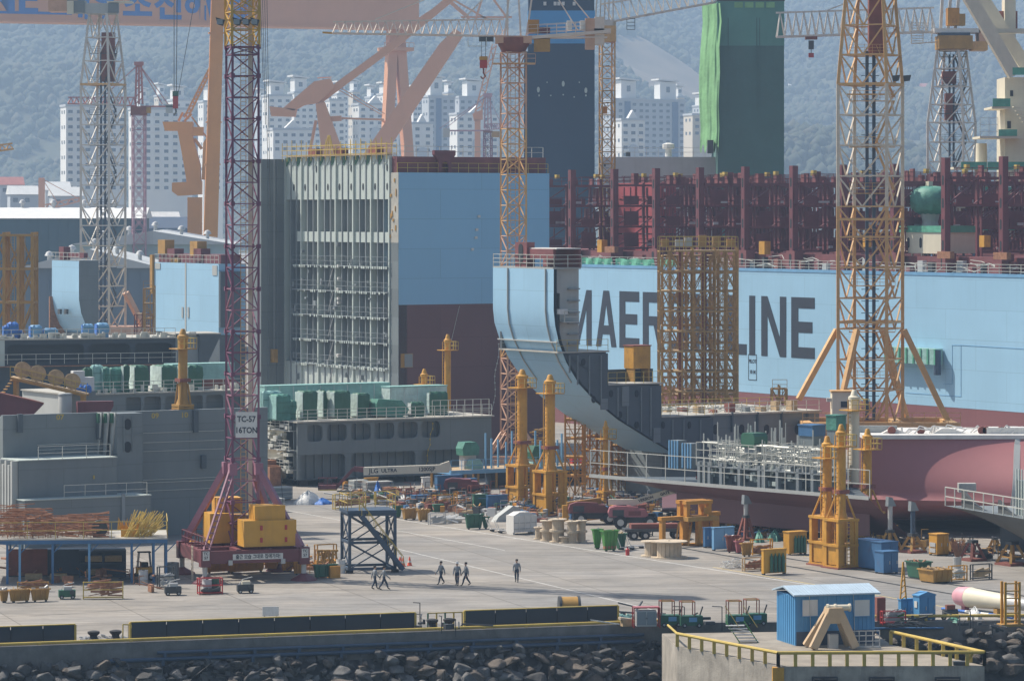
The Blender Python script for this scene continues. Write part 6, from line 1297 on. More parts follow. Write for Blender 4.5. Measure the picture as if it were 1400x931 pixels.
def navy_block():
 o = W(-30, HY, 404); f = Frame((o.x, o.y, 0), .35); t = thing('hull_block', 'dark navy hull block with flared end in the left background', 'hull block', f.o, .35)
 x1 = f.x_at(240); zt = f.z_at(464, f.x_at(120), 0); zb = f.z_at(499, f.x_at(120), 0); hs = [(f.x_at(a), f.x_at(c), zb + .4, zt - .5) for a, c in ((10, 115), (122, 178), (184, 236))]
 wall_holes('side_wall', t, 0, x1, 0, zt, hs, 0, .3, 'navy_hull', .5); MB().bx(0, x1, 1.8, 8, 0, zt - .05).B('core', 'navy_hull', t); MB().bx(-.2, x1 + .2, -.2, 9, zt, zt + .15).B('deck', 'deck_plate', t)
 xe, ze = f.fr(302, 457); xf, zf = f.fr(284, 496); xm = f.x_at(272); MB().prism([(xm, zf), (xf, zf), (xe, ze), (xm, ze)], -.1, 6).B('flared_end', 'grey_block_dark', t, fix=True); MB().bx(x1, xm, .3, 6, zf, ze - .2).B('end_panel', 'grey_primer', t); MB().prism([(x1, 0), (xm, 0), (xf, zf), (x1, zf)], .3, 6).B('end_bottom', 'navy_hull', t); MB().bx(x1, xe, -.1, 6, ze, ze + .15).B('deck', 'deck_plate', t)
 railing(t, [(0, .1, zt + .15), (x1, .1, zt + .15)], 'rail_pale', 1.0, 1.2, bars=2, w=.05); railing(t, [(0, -.4, zb + .2), (x1, -.4, zb + .2)], 'rail_pale', 1.1, 1.6, w=.05); MB().bx(0, x1, -.6, 0, zb - .1, zb).B('ledge', 'rust_pipe', t)
 MB().bx(0, f.x_at(6), -.15, 0, zb, zt).B('pale_panel', 'bulkhead_pale', t)
 b = MB()
 for k in range(60): x = random.uniform(0, x1 + 4); b.bx(x, x + random.uniform(.1, .8), .4, .8, zt + .1, zt + random.uniform(.2, .8))
 tag(b.B('deck_litter', 'rail_pale', t), kind='stuff')
 return f, zt
F3, Z3 = navy_block()
GB = 'blue wrapped boxes on the navy block'
for a, c, e, y0, lab in ((4, 6, 11, 445, 'narrow blue wrapped box at the left edge on the navy block'), (10, 13, 25, 441, 'tall bright blue wrapped box near the left edge on the navy block'), (24, 26, 32, 452, 'low blue wrapped box right of the tall blue one'), (40, 43, 57, 445, 'blue wrapped box with grey front below the brown scaffold'), (59, 61, 79, 449, 'low grey-blue wrapped box beside the raking strut'), (112, 114, 128, 443, 'grey-blue wrapped box under the lattice crane, left of two'), (130, 134, 149, 442, 'grey-blue wrapped box under the lattice crane, right of two')):
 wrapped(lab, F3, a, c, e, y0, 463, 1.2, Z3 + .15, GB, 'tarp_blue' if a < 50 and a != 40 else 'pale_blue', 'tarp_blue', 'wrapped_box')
def pale_blue_blocks():
 o = W(299, HY, 478); f = Frame((o.x, o.y, 0)); t = thing('hull_block', 'flat light blue hull panel block in the left background', 'hull block', f.o, YA); y1 = f.y_at(211); zt = f.z_at(361, 0, 0); zb = f.z_at(458, 0, 0)
 MB().bx(0, 4, 0, y1, zb, zt).B('shell', 'hull_blue', t); MB().bx(.3, 4, .3, y1 - .3, 0, zb).B('cradle', 'grey_block_dark', t)
 ym = f.y_at(254); MB().bx(-.05, .02, ym - .18, ym + .18, zb, zt).B('butt_joint', 'inner_pale', t); MB().bx(-.08, 0, y1 * .02, y1 * .09, zt - 1.5, zt - .2).B('primer_patch', 'inner_pale', t); MB().bx(-.08, 0, y1 * .9, y1 * .98, zt - .9, zt - .1).B('primer_patch', 'inner_pale', t)
 for px in (250, 258): yy = f.y_at(px); z = f.z_at(427, 0, yy); MB().bx(-.1, 0, yy - .2, yy + .2, z - .7, z + .7).B('test_strip', 'inner_pale', t)
 MB().bx(0, 3, -.5, 0, zb + 1, zt - 1).B('edge_web', 'grey_block_dark', t); MB().bx(.5, 3.5, .4, y1 - .4, zt, zt + 1.2).B('coaming', 'maroon', t); railing(t, [(0, 0, zt), (0, y1, zt)], 'rail_pale', 1.1, 1.2)
 for px, y0, y_1, nm, m_ in ((228, 328, 347, 'yellow_basket', 'ochre'), (272, 330, 350, 'yellow_basket', 'ochre'), (241, 340, 358, 'bulwark_post', 'maroon'), (277, 340, 357, 'bulwark_post', 'maroon'), (246, 352, 370, 'staging', 'ochre')): yy = f.y_at(px, 1); za, zc = f.z_at(y_1, 1, yy), f.z_at(y0, 1, yy); MB().bx(.2, 1.6, yy - 1.1, yy + 1.1, za, zc).B(nm, Mx(m_), t)
 MB().bx(-.3, .1, y1, y1 + .8, zb + 5, zt + 1).B('corner_staging', 'ochre', t)
 o = W(108, HY, 500); f = Frame((o.x, o.y, 0)); t = thing('hull_block', 'light blue hull block with curved bilge behind the white lattice crane', 'hull block', f.o, YA); y1 = f.y_at(71); prof = [(108, 357), (108, 395), (108, 410), (111, 428), (118, 446), (130, 462)]; pr = [f.fr(*p) for p in prof]
 rows = [[(x, y1 * q, z) for q in (1, .75, .5, .25, 0)] for x, z in pr]; MB().grid(rows).B('shell', 'hull_blue', t, smooth=True); zt = pr[0][1]; zb = pr[-1][1]; MB().prism([(x + .1, z) for x, z in pr] + [(f.x_at(135), zb), (f.x_at(135), zt)], .1, .4).B('web', 'grey_block', t, fix=True)
 MB().bx(.2, 3.5, .2, y1, zt, zt + .1).B('deck', 'inner_pale', t); railing(t, [(0, 0, zt), (0, y1, zt)], 'rail_pale', 1.1, 1.2); yy = f.y_at(81); MB().bx(.3, 1.3, yy - .8, yy + .8, zt, zt + 1.9).B('bulwark_post', 'maroon', t); MB().bx(.8, 1.4, .2, y1 * .7, zt + .4, zt + 1.1).B('bulwark', 'maroon', t); MB().bx(1.5, 3.5, 1, y1 - 1, 0, zb + .6).B('cradle', 'grey_block_dark', t)
 for px in (83, 92): yy = f.y_at(px); z = f.z_at(426, .3, yy); MB().box((-.15, yy, z), (.3, .8, .7)).B('lifting_lug', 'dark_steel', t)
 MB().bx(-.4, 3, y1 - .2, y1 + .1, zb, zt - 5).B('rust_edge', 'rust_pipe', t)
pale_blue_blocks()
def middle_block():
 o = W(407, HY, 373); f = Frame((o.x, o.y, 0)); t = thing('hull_block', 'grey deck block with rows of rounded openings in the middle', 'hull block', f.o, YA)
 x1 = f.x_at(672); zt = 6.5; z_ = lambda py: f.z_at(py, f.x_at(500), 0); hs = [(f.x_at(a), f.x_at(c), zt - 1.95, zt - .25) for a, c in ((420, 441), (447, 474), (480, 507), (512, 539), (544, 571), (576, 602))]
 zl1 = zt - 3.3; zl0 = .75; hs2 = [(f.x_at(a), f.x_at(c), zl0, zl1) for a, c in ((410, 472), (480, 568), (577, 650))]
 wall_holes('front_wall', t, 0, x1, .6, zt, hs + hs2, 0, .3, 'grey_block', .42); MB().bx(.1, x1, 1.0, 1.2, .6, zt - .05).B('inner_wall', 'grey_block', t)
 for k in range(24): x = .5 + k * x1 / 24; MB().bx(x - .05, x + .05, .75, 1.0, .6, zt - .1).B('stiffener', 'grey_block', t)
 MB().bx(.0, x1, .3, 1.0, zl1 + .35, zl1 + .5).B('inner_deck', 'grey_block', t); MB().bx(-.2, x1 + .2, -.25, 13, zt, zt + .14).B('deck', 'deck_plate', t); MB().bx(2, x1, 12.6, 12.9, .6, zt).B('rear_wall', 'grey_block', t); MB().bx(.0, x1, 0, 13, .6, .72).B('bottom_plate', 'grey_block_dark', t)
 railing(t, [(0, 0, zt + .14), (x1, 0, zt + .14)], 'rail_pale', 1.15, 1.1, bars=3, w=.05); railing(t, [(x1 * .7, .5, zt + .14), (x1, .5, zt + .14)], 'rail_pale', 1.7, .9, bars=3, w=.05)
 for k in range(3):        # open sunlit end with decks and pipes
  z = .6 + 2.0 * k; MB().bx(.0, .25, 3, 12.5, z, z + 1.0).B('end_web', 'cream', t); MB().bx(-.6, .6, .6, 12.5, z + 1.0, z + 1.1).B('end_platform', 'inner_pale', t)
  railing(t, [(-.6, .8, z + 1.1), (-.6, 12, z + 1.1)], 'rail_pale', .95, 1.0, bars=3, w=.05)
 b = MB()
 for k in range(80): y = random.uniform(.6, 12); z = random.uniform(.8, 6.2); b.bx(-.7, -.1, y, y + random.uniform(.2, 1.2), z, z + random.uniform(.05, .35))
 tag(b.B('end_fittings', 'rail_pale', t), kind='stuff'); b = MB()
 for k in range(14): y = random.uniform(1, 12); b.bx(-2.2, -.9, y, y + random.uniform(.5, 1.5), 0, random.uniform(.8, 3.0))
 tag(b.B('end_staging', 'rust_pipe', t), kind='stuff')
 for k in range(6):
  x = 1.2 + k * (x1 - 2) / 5
  for y in (1.2, 6, 11): MB().bx(x - .5, x + .5, y - .3, y + .3, 0, .6).B('keel_block', 'dark_steel', t)
 b = MB(); last = None; xs0 = f.x_at(590)
 for k in range(9): p = Vector((xs0 - .1 * k + .1 * sin(k * 2), -.25, zt - .5 - .55 * k)); b.tube(last, p, .025, 5) if last else None; b.box(p, (.1, .1, .16)); last = p
 b.B('lamp_cable', 'rail_yellow', t)
 return f, zt + .14
FM, ZM = middle_block()
GM = 'wrapped crates on the middle deck'
for i, (a, c, e, y0, yy, m_, sh, lab) in enumerate(((356, 360, 385, 535, 4, 'tarp_aqua', None, 'aqua wrapped crate at the left end of the middle deck'), (366, 379, 397, 540, 2.2, 'tarp_green', 'tarp_aqua', 'green wrapped crate with side painted sunlit, near the left end of the middle deck'), (393, 396, 405, 547, 3.0, 'tarp_green', None, 'small green wrapped crate third from left on the middle deck'), (404, 415, 434, 535, 2.4, 'green_paint', 'tarp_pale', 'dark green crate with side painted sunlit, at the corner of the middle deck'), (433, 443, 447, 534, 3.4, 'green_paint', 'tarp_pale', 'narrow crate with side painted sunlit, between the two large dark green ones'), (446, 458, 479, 535, 2.4, 'green_paint', 'tarp_pale', 'large dark green crate with side painted sunlit, in the middle of the deck'), (480, 490, 505, 538, 2.6, 'green_paint', 'tarp_pale', 'dark green crate with side painted sunlit, right of the large one'), (504, 506, 515, 546, 3.0, 'green_paint', None, 'narrow dark green crate left of the slanted green load'), (558, 563, 580, 550, 1.6, 'green_paint', 'tarp_white', 'small dark green crate right of the slanted load'), (585, 588, 612, 536, 3.0, 'green_paint', 'tarp_pale', 'dark green crate at the right end of the middle deck'))):
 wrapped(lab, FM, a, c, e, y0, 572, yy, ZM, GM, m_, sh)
x, _ = FM.fr(515, 560, 1.6); p = FM.o + FM.ex * x + FM.ey * 1.6; t = thing('wrapped_load', 'slanted green wrapped load with pointed end on the middle deck', 'load', (p.x, p.y, ZM), YA); MB().prism([(0, .2), (3.0, .0), (3.6, .4), (3.9, .75), (3.0, 1.75), (.2, 1.95), (0, 1.5)], 0, 1.6).B('tarpaulin', 'tarp_green', t, fix=True); MB().bx(.4, 3, .2, 1.4, -.0, .25).B('skid', 'wood', t)
for px0, px1, y0, yy, lab, m_ in ((362, 533, 529, 7.5, 'long aqua wrapped wall of goods along the back of the middle deck', 'tarp_aqua'), (533, 611, 530, 5.0, 'long white wrapped stack with aqua top at the back right of the middle deck', 'tarp_pale')):
 x0, z1 = FM.fr(px0, y0, yy); x1 = FM.x_at(px1, yy); p = FM.o + FM.ex * x0 + FM.ey * yy; t = thing('wrapped_load', lab, 'load', (p.x, p.y, ZM), YA); L_ = x1 - x0; h = z1 - ZM
 MB().bx(0, L_, 0, 1.8, 0, h).B('tarpaulin', Mx(m_), t); MB().bx(-.05, L_ + .05, -.05, 1.85, h, h + .12).B('top_sheet', 'tarp_aqua', t)
 for k in range(int(L_ / 1.6)): MB().bx(k * 1.6 + .1, k * 1.6 + .16, -.04, 0, .1, h).B('fold', 'tarp_white', t)
# scaffolds -------------------------------------------------------------
def scaffold(label, px0, px1, ytop, Y, nx, lv, dep, m_, zb=0.0, seed=1, deck='wood', name='scaffold_tower', brace=.8, w=.16):
 rnd = random.Random(seed); a = W(px0, ytop, Y); c = W(px1, ytop, Y); t = thing(name, label, 'scaffold', (a.x, a.y, zb), 0); Wd = c.x - a.x; H = a.z - zb; rows = [0, dep] if dep < 4 else [0, dep / 2, dep]
 for i in range(nx + 1):
  for y in rows: x = Wd * i / nx; MB().bx(x - w / 2, x + w / 2, y - w / 2, y + w / 2, 0, H + .4 * (i % 2)).B('standard', Mx(m_), t)
 for k in range(1, lv + 1):
  z = H * k / lv; b = MB()
  for y in rows: b.beam((0, y, z), (Wd, y, z), w * .8)
  for i in range(nx + 1): b.beam((Wd * i / nx, 0, z), (Wd * i / nx, dep, z), w * .7)
  b.B('ledger', Mx(m_), t)
  if rnd.random() < .8: MB().bx(Wd * rnd.random() * .3, Wd * (.6 + .4 * rnd.random()), .2, dep - .2, z + .05, z + .12).B('planking', Mx(deck), t)
  for i in range(nx):
   for y in rows:
    if rnd.random() < brace: b = MB(); s_ = rnd.random() < .5; b.beam((Wd * (i + s_) / nx, y, H * (k - 1) / lv), (Wd * (i + 1 - s_) / nx, y, z), w * .55); b.B('brace', Mx(m_), t)
  if k % 2: railing(t, [(0, -.02, z), (Wd, -.02, z)], m_, 1.0, 1.2, w=.05)
 for q in (.12, .55, .8):
  b = MB(); x = Wd * q
  for z in np.arange(.2, H, .35): b.beam((x - .2, -.12, z), (x + .2, -.12, z), .035)
  for dx in (-.2, .2): b.beam((x + dx, -.12, 0), (x + dx, -.12, H), .05)
  b.B('ladder', Mx(m_), t)
 return t, Wd, H
mat('scaffold_brown', (0.40, 0.235, 0.075), 0.7, var=0.3, scale=3, rust=0.5)
t, Wd, H = scaffold('tall brown scaffold tower in front of the ship lettering', 902, 1009, 344, 396, 7, 10, 5.0, 'scaffold_brown', 2.0, 3, w=.15)
for k, (q, m_) in enumerate(((.02, 'ochre'), (.2, 'galvanised'), (.32, 'inner_pale'), (.5, 'ochre'), (.68, 'scaffold_brown'), (.86, 'ochre'))): MB().bx(Wd * q, Wd * (q + .1), .1, 1.0, H + .5, H + random.uniform(1.2, 1.8)).B('roof_locker', Mx(m_), t)
scaffold('dense rear bay of the brown scaffold tower against the ship side', 906, 1005, 350, 404, 9, 11, 3.0, 'scaffold_brown', 2.0, 23, brace=1.0, w=.17)
railing(t, [(0, 0, H), (Wd, 0, H)], 'rail_yellow', 1.6, .7, bars=3); railing(t, [(0, 5, H), (Wd, 5, H)], 'rail_yellow', 1.6, .9, bars=3)
for q in (.25, .55): MB().bx(Wd * q, Wd * q + .5, 1.5, 2.2, 0, H).B('lift_duct', 'red_brown', t)
scaffold('brown timber-like scaffold tower at the left edge', -14, 44, 322, 455, 3, 6, 4.5, 'ochre', 0, 5, w=.34)
scaffold('bright orange staging tower behind the right of the two yellow pillars', 773, 800, 549, 362, 2, 5, 2.4, 'orange_yellow', 0, 8, 'ochre')
scaffold('orange staging cage behind the curved hull block', 797, 826, 560, 366, 3, 6, 2.6, 'orange_yellow', 0, 9, 'ochre')
scaffold('orange staging frame under the hull bottom left of the dark red plating', 836, 856, 590, 368, 2, 4, 2.0, 'orange_yellow', 0, 12, 'ochre')
scaffold('small brown staging on the grey deck beside the tall scaffold', 1056, 1076, 532, 385, 2, 3, 2.0, 'scaffold_brown', 5.0, 14)
scaffold('brown staging behind the light blue block in the left background', 196, 210, 395, 485, 1, 5, 2.0, 'ochre', 8, 16)
scaffold('dark red staging between the two light blue blocks', 184, 206, 430, 520, 2, 4, 3, 'red_brown', 6, 17)
# ================================================================== YARD: pillars, stands, bins, machines
def pillar(label, px, ybase, ytop, bw=34, colw=15, m='yellow', base_h=None, ladder=True, name='jacking_pillar', pale=False, braces=True, rot=YA):
 """tall tubular jacking pillar on a framed steel base"""
 p = G(px, ybase); s = S(p.y); t = thing(name, label, 'pillar', (p.x, p.y, 0), rot, 'yellow jacking pillars'); H = (ybase - ytop) / s; w = bw / s / 2 * .82; bh = (base_h or 44) / s; r = colw / s / 2
 for sx in (-1, 1):
  for sy in (-1, 1): MB().bx(sx * w - .16, sx * w + .16, sy * w - .16, sy * w + .16, .12, bh).B('base_post', Mx(m), t)
 for z in (.12, bh * .48, bh): MB().bx(-w - .22, w + .22, -w - .22, w + .22, z - .1, z + .1).B('base_frame', Mx(m), t)
 for sy in (-1, 1):
  MB().bx(-w * .98, -w * .38, sy * w - .06, sy * w + .06, .25, bh - .12).B('base_panel', Mx(m), t); MB().bx(w * .38, w * .98, sy * w - .06, sy * w + .06, .25, bh - .12).B('base_panel', Mx(m), t)
 MB().bx(-w - .06, -w + .06, -w * .7, w * .7, .3, bh * .46).B('base_panel', Mx(m), t); MB().bx(-w - .35, w + .35, -w - .35, w + .35, 0, .12).B('foot_plate', 'red_brown', t)
 prof = [(r * 1.5, bh + .1), (r * 1.05, bh + .6), (r, bh + 1.4), (r, H - .9), (r * 1.2, H - .85), (r * 1.2, H - .6), (r * .8, H - .5), (r * .5, H - .1), (r * .35, H)]
 MB().lathe(prof, 16).B('column', Mx('cream' if pale else m), t, smooth=True)
 if braces:
  for sx in (-1, 1):
   for sy in (-1, 1): MB().tube((sx * w, sy * w, bh), (sx * r * .8, sy * r * .8, bh + 1.9), .09, 6).B('brace', Mx(m), t)
 if ladder:
  b = MB()
  for z in np.arange(.3, H - 1, .36): b.beam((-r - .35, -r * .4, z), (-r - .05, -r * .4, z), .05)
  b.beam((-r - .35, -r * .4, .2), (-r - .35, -r * .4, H - .8), .06); b.B('ladder', Mx(m), t); b = MB()
  for z in np.arange(.3, bh, .3): b.beam((-w * .3, -w - .3, z), (w * .1, -w - .3, z), .05)
  for x in (-w * .3, w * .1): b.beam((x, -w - .3, .1), (x, -w - .3, bh), .06)
  b.B('base_ladder', Mx(m), t)
 MB().box((0, 0, bh + 2.2), (r * 2.6, r * 2.6, .3)).B('collar', 'red_brown', t)
 railing(t, [(-r - .5, -r - .5, H - 1.7), (r + .5, -r - .5, H - 1.7), (r + .5, r + .5, H - 1.7)], 'rail_yellow', .9, .5, w=.045); MB().bx(-r - .5, r + .5, -r - .5, r + .5, H - 1.78, H - 1.7).B('top_platform', Mx(m), t)
 return t
pillar('left one of the two tall yellow pillars under the curved blue block', 714, 692, 505, 34, 14, base_h=56)
pillar('right one of the two tall yellow pillars under the curved blue block', 752, 704, 512, 36, 14, base_h=60)
pillar('front left yellow pillar of the cluster beside the pink hull', 1131, 772, 596, 36, 13, base_h=66)
pillar('front right yellow pillar of the cluster beside the pink hull', 1150, 776, 580, 34, 13, base_h=66)
pillar('tall pale cream pillar behind the yellow cluster', 1168, 735, 533, 26, 14, base_h=36, pale=True)
pillar('rear right yellow pillar of the cluster against the pink hull', 1186, 742, 586, 34, 12, base_h=42)
pillar('slim yellow pillar with platform in front of the dark red section', 612, 640, 457, 22, 9, base_h=20)
pillar('short yellow pillar top beside the slim one, before the dark red section', 580, 640, 504, 22, 9, base_h=20)
t = pillar('orange post with braces standing on the numbered block', 250, 735, 621, 20, 13, 'ochre', 8, ladder=False); o = W(250, HY, 319); t.location = (o.x, o.y, CH - (562 - HY) / F * 319)
pillar('thin yellow pillar beside the blue roofed walkway', 828, 690, 575, 16, 7, base_h=18)
def trestle(label, px, ybase, ytop, w_px, m='ochre', prop=None):
 p = G(px, ybase); s = S(p.y); t = thing('hull_stand', label, 'stand', (p.x, p.y, 0), YA, 'support stands under the hull blocks'); h = (ybase - ytop) / s; w = w_px / s / 2
 for sx in (-1, 1):
  for sy in (-1, 1): MB().beam((sx * w, sy * w, .15), (sx * w * .3, sy * w * .3, h), .2).B('leg', Mx(m), t)
 MB().bx(-w * 1.15, w * 1.15, -w * 1.15, w * 1.15, 0, .18).B('foot', 'red_brown', t); MB().bx(-w * .45, w * .45, -w * .45, w * .45, h, h + .25).B('head', 'dark_steel', t)
 for z in (.4,): [MB().beam((sx * w * .72, -w * .72, h * z), (-sx * w * .72 if False else sx * w * .72, w * .72, h * z), .1).B('tie', Mx(m), t) for sx in (-1, 1)]; MB().beam((-w * .72, -w * .72, h * z), (w * .72, -w * .72, h * z), .1).B('tie', Mx(m), t)
 if prop: MB().lathe([(.20, h + .25), (.20, h + prop)], 12).B('prop', Mx('galvanised' if px < 1225 else 'navy_steel'), t, smooth=True); MB().prism([(-.35, h + prop), (.5, h + prop), (.1, h + prop + .7), (-.3, h + prop + .8)], -.2, .2).B('prop_shoe', 'grey_primer', t)
for a in ((1217, 752, 728, 22, 'ochre', 2.2, 'yellow stand with silver prop under the pink hull'), (1248, 755, 733, 24, 'ochre', 2.1, 'yellow stand with dark prop under the pink hull'), (1330, 766, 742, 24, 'red_brown', None, 'brown stand under the dark hull tip'), (1384, 772, 744, 30, 'ochre', None, 'yellow braced stand at the right edge under the dark hull'), (1020, 738, 708, 16, 'red_brown', 1.2, 'rusty stand under the low maroon hull, left one'), (1090, 726, 706, 18, 'ochre', None, 'yellow trestle under the low maroon hull, right one'), (1000, 730, 712, 12, 'ochre', None, 'small yellow stand in the shade under the maroon hull'), (1058, 722, 706, 12, 'dark_steel', None, 'dark stand in the shade under the maroon hull'), (930, 700, 684, 10, 'red_brown', None, 'small rusty stand under the maroon hull tip'), (1300, 756, 740, 14, 'ochre', None, 'yellow stand behind the brown one, under the dark hull'), (1360, 756, 738, 14, 'ochre', None, 'yellow stand in the shade at far right')): trestle(a[6], a[0], a[1], a[2], a[3], a[4], a[5])
def frame_at(px0, pxc, px1, ybase, rot=YA):
 o = G(pxc, ybase); f = Frame(o, rot); w = f.x_at(px1); d = f.y_at(px0); return f, max(.3, w), max(.3, min(d, 4)), S(o.y)
def cabinet(label, px0, pxc, px1, ytop, ybase, m, name='steel_locker', cat='locker', rot=YA, doors=2, feet=True, roof=None, group=None):
 f, w, d, s = frame_at(px0, pxc, px1, ybase, rot); h = (ybase - ytop) / s; t = thing(name, label, cat, f.o, rot, group); z0 = .12 if feet else 0
 MB().bx(0, w, 0, d, z0, h).B('body', Mx(m), t); MB().bx(-.05, w + .05, -.05, d + .05, h, h + .07).B('roof', Mx(roof or m), t)
 for k in range(doors): a = w * k / doors + .05; e = w * (k + 1) / doors - .05; dr = MB().bx(a, e, -.04, 0, z0 + .1, h - .1).B('door', Mx(m), t); MB().bx(e - .14, e - .09, -.09, -.04, h * .45, h * .6).B('handle', 'galvanised', dr)
 if feet:
  for x in (.1, w - .1):
   for y in (.1, d - .1): MB().bx(x - .08, x + .08, y - .08, y + .08, 0, z0).B('foot', 'dark_steel', t)
 return t, w, d, h
def skip(label, px0, pxc, px1, ytop, ybase, m, fill='rust_pipe', taper=.12, group='waste bins in the yard', rot=YA, name='waste_bin', fillz=.8):
 f, w, d, s = frame_at(px0, pxc, px1, ybase, rot); h = (ybase - ytop) / s; t = thing(name, label, 'bin', f.o, rot, group); k = taper * h; th = .05
 def ring(z, i): o = k * (1 - z / h) + i; return [(o, o, z), (w - o, o, z), (w - o, d - o, z), (o, d - o, z)]
 b = MB(); R = [ring(.1, 0), ring(h, 0), ring(h, th), ring(.15, th)]
 for a, c in zip(R, R[1:]): b.add(a + c, [(i, (i + 1) % 4, 4 + (i + 1) % 4, 4 + i) for i in range(4)])
 b.add(R[0], [(3, 2, 1, 0)]); b.add(R[-1], [(0, 1, 2, 3)]); b.B('tub', Mx(m), t)
 for a, c in zip(ring(h, -.04), ring(h, -.04)[1:] + ring(h, -.04)[:1]): MB().beam(a, c, .09, .09).B('rim', Mx(m), t)
 for i in range(3): x = k + (w - 2 * k) * (i + .5) / 3; MB().beam((x, k - .03, .12), (x, -.02, h - .06), .07, .07).B('rib', Mx(m), t)
 for x in (k + .1, w - k - .2): MB().bx(x, x + .15, k, d - k, 0, .1).B('skid', 'dark_steel', t)
 b = MB()
 for i in range(26): x = random.uniform(.15, w - .15); y = random.uniform(.15, d - .15); a = random.uniform(0, 3); L_ = random.uniform(.2, .6); z = h * fillz + random.uniform(-.1, .25); b.beam((x, y, z), (min(max(x + L_ * cos(a), .05), w - .05), min(max(y + L_ * sin(a), .05), d - .05), z + random.uniform(-.1, .2)), random.uniform(.04, .16))
 b.bx(.15, w - .15, .15, d - .15, .2, h * fillz); tag(b.B('contents', Mx(fill), t), kind='stuff'); return t
def cage(label, px0, pxc, px1, ytop, ybase, m, fill='rust_pipe', name='pallet_cage', fillh=.6, rot=YA, cat='rack', group=None):
 f, w, d, s = frame_at(px0, pxc, px1, ybase, rot); h = (ybase - ytop) / s; t = thing(name, label, cat, f.o, rot, group)
 for x in (0, w):
  for y in (0, d): MB().bx(x - .04, x + .04, y - .04, y + .04, 0, h).B('post', Mx(m), t)
 for z in (.12, h * .55, h):
  b = MB()
  for a, c in (((0, 0), (w, 0)), ((w, 0), (w, d)), ((w, d), (0, d)), ((0, d), (0, 0))): b.beam((*a, z), (*c, z), .05)
  b.B('rail', Mx(m), t)
 MB().bx(0, w, 0, d, .10, .16).B('floor', Mx(m), t); b = MB()
 for i in range(34): x = random.uniform(.08, w * .7); y = random.uniform(.1, d - .1); z = random.uniform(.2, max(.3, h * fillh)); b.beam((x, y, z), (min(w - .05, x + random.uniform(.2, w * .6)), y + random.uniform(-.1, .1), z + random.uniform(-.05, .25)), random.uniform(.04, .14))
 tag(b.B('contents', Mx(fill), t), kind='stuff'); return t
for a in ((1165, 1205, 1228, 742, 781, 'blue_paint', 'large blue steel container locker beside the yellow pillar cluster'), (1196, 1208, 1228, 755, 785, 'blue_paint', 'smaller blue locker in front of the large blue container'), (962, 964, 975, 722, 749, 'blue_paint', 'narrow blue locker right of the orange frame'), (974, 976, 1004, 722, 753, 'pale_blue', 'wide blue locker right of the orange frame'), (1041, 1044, 1075, 752, 786, 'ballast_yellow', 'yellow gas bottle cabinet standing alone by the white line'), (1071, 1079, 1103, 728, 759, 'yellow', 'yellow cabinet with dark bottles under the maroon hull'), (1270, 1281, 1297, 731, 760, 'yellow', 'yellow cabinet with shelves under the pink hull'), (646, 648, 667, 677, 702, 'green_paint', 'dark green locker beside the blue one near the yellow pillars'), (665, 667, 694, 678, 703, 'blue_paint', 'blue locker left of the tall yellow pillars'), (594, 598, 632, 651, 680, 'blue_paint', 'large blue container behind the white notice board'), (630, 634, 652, 655, 680, 'blue_paint', 'blue container under the blue roofed walkway'), (562, 567, 587, 678, 692, 'blue_paint', 'low dark blue box in the scrap row'), (498, 500, 517, 654, 668, 'yellow', 'yellow box behind the grey pallets'), (1248, 1257, 1279, 815, 850, 'hut_blue', 'narrow blue booth by the quay edge'), (1228, 1232, 1248, 820, 848, 'hut_blue', 'blue box with yellow mast by the quay edge'), (576, 578, 588, 653, 674, 'white_paint', 'white notice board cabinet in the middle yard')):
 t, w, d, h = cabinet(a[6], *a[:6], roof=None)
 if 'bottle' in a[6]:
  for k in range(4): MB().lathe([(.13, .2), (.13, h * .72), (.05, h * .8), (.05, h * .86)], 10, (w * (.3 + .17 * k), -.16, 0)).B('gas_bottle', 'green_paint', t, smooth=True)
 if 'shelves' in a[6]: [MB().bx(-.06, -.02, d * .15, d * .85, h * q, h * (q + .2)).B('shelf_opening', 'galvanised', t) for q in (.15, .42)]
 if 'mast' in a[6]:
  for x in (0, .5): MB().beam((x, .1, h), (.25, .1, h + 2.6), .09).B('mast_leg', 'yellow', t)
  [MB().beam((.04 * k, .1, h + .4 * k), (.5 - .04 * k, .1, h + .4 * k + .3), .06).B('mast_brace', 'yellow', t) for k in range(5)]
 if 'booth' in a[6]: MB().prism([(-.05, h + .07), (w + .05, h + .07), (w / 2, h + .3)], -.05, d + .05).B('pitched_roof', 'hut_blue', t); MB().bx(-.05, -.02, d * .3, d * .7, h * .55, h * .8).B('notice', 'white_paint', t)
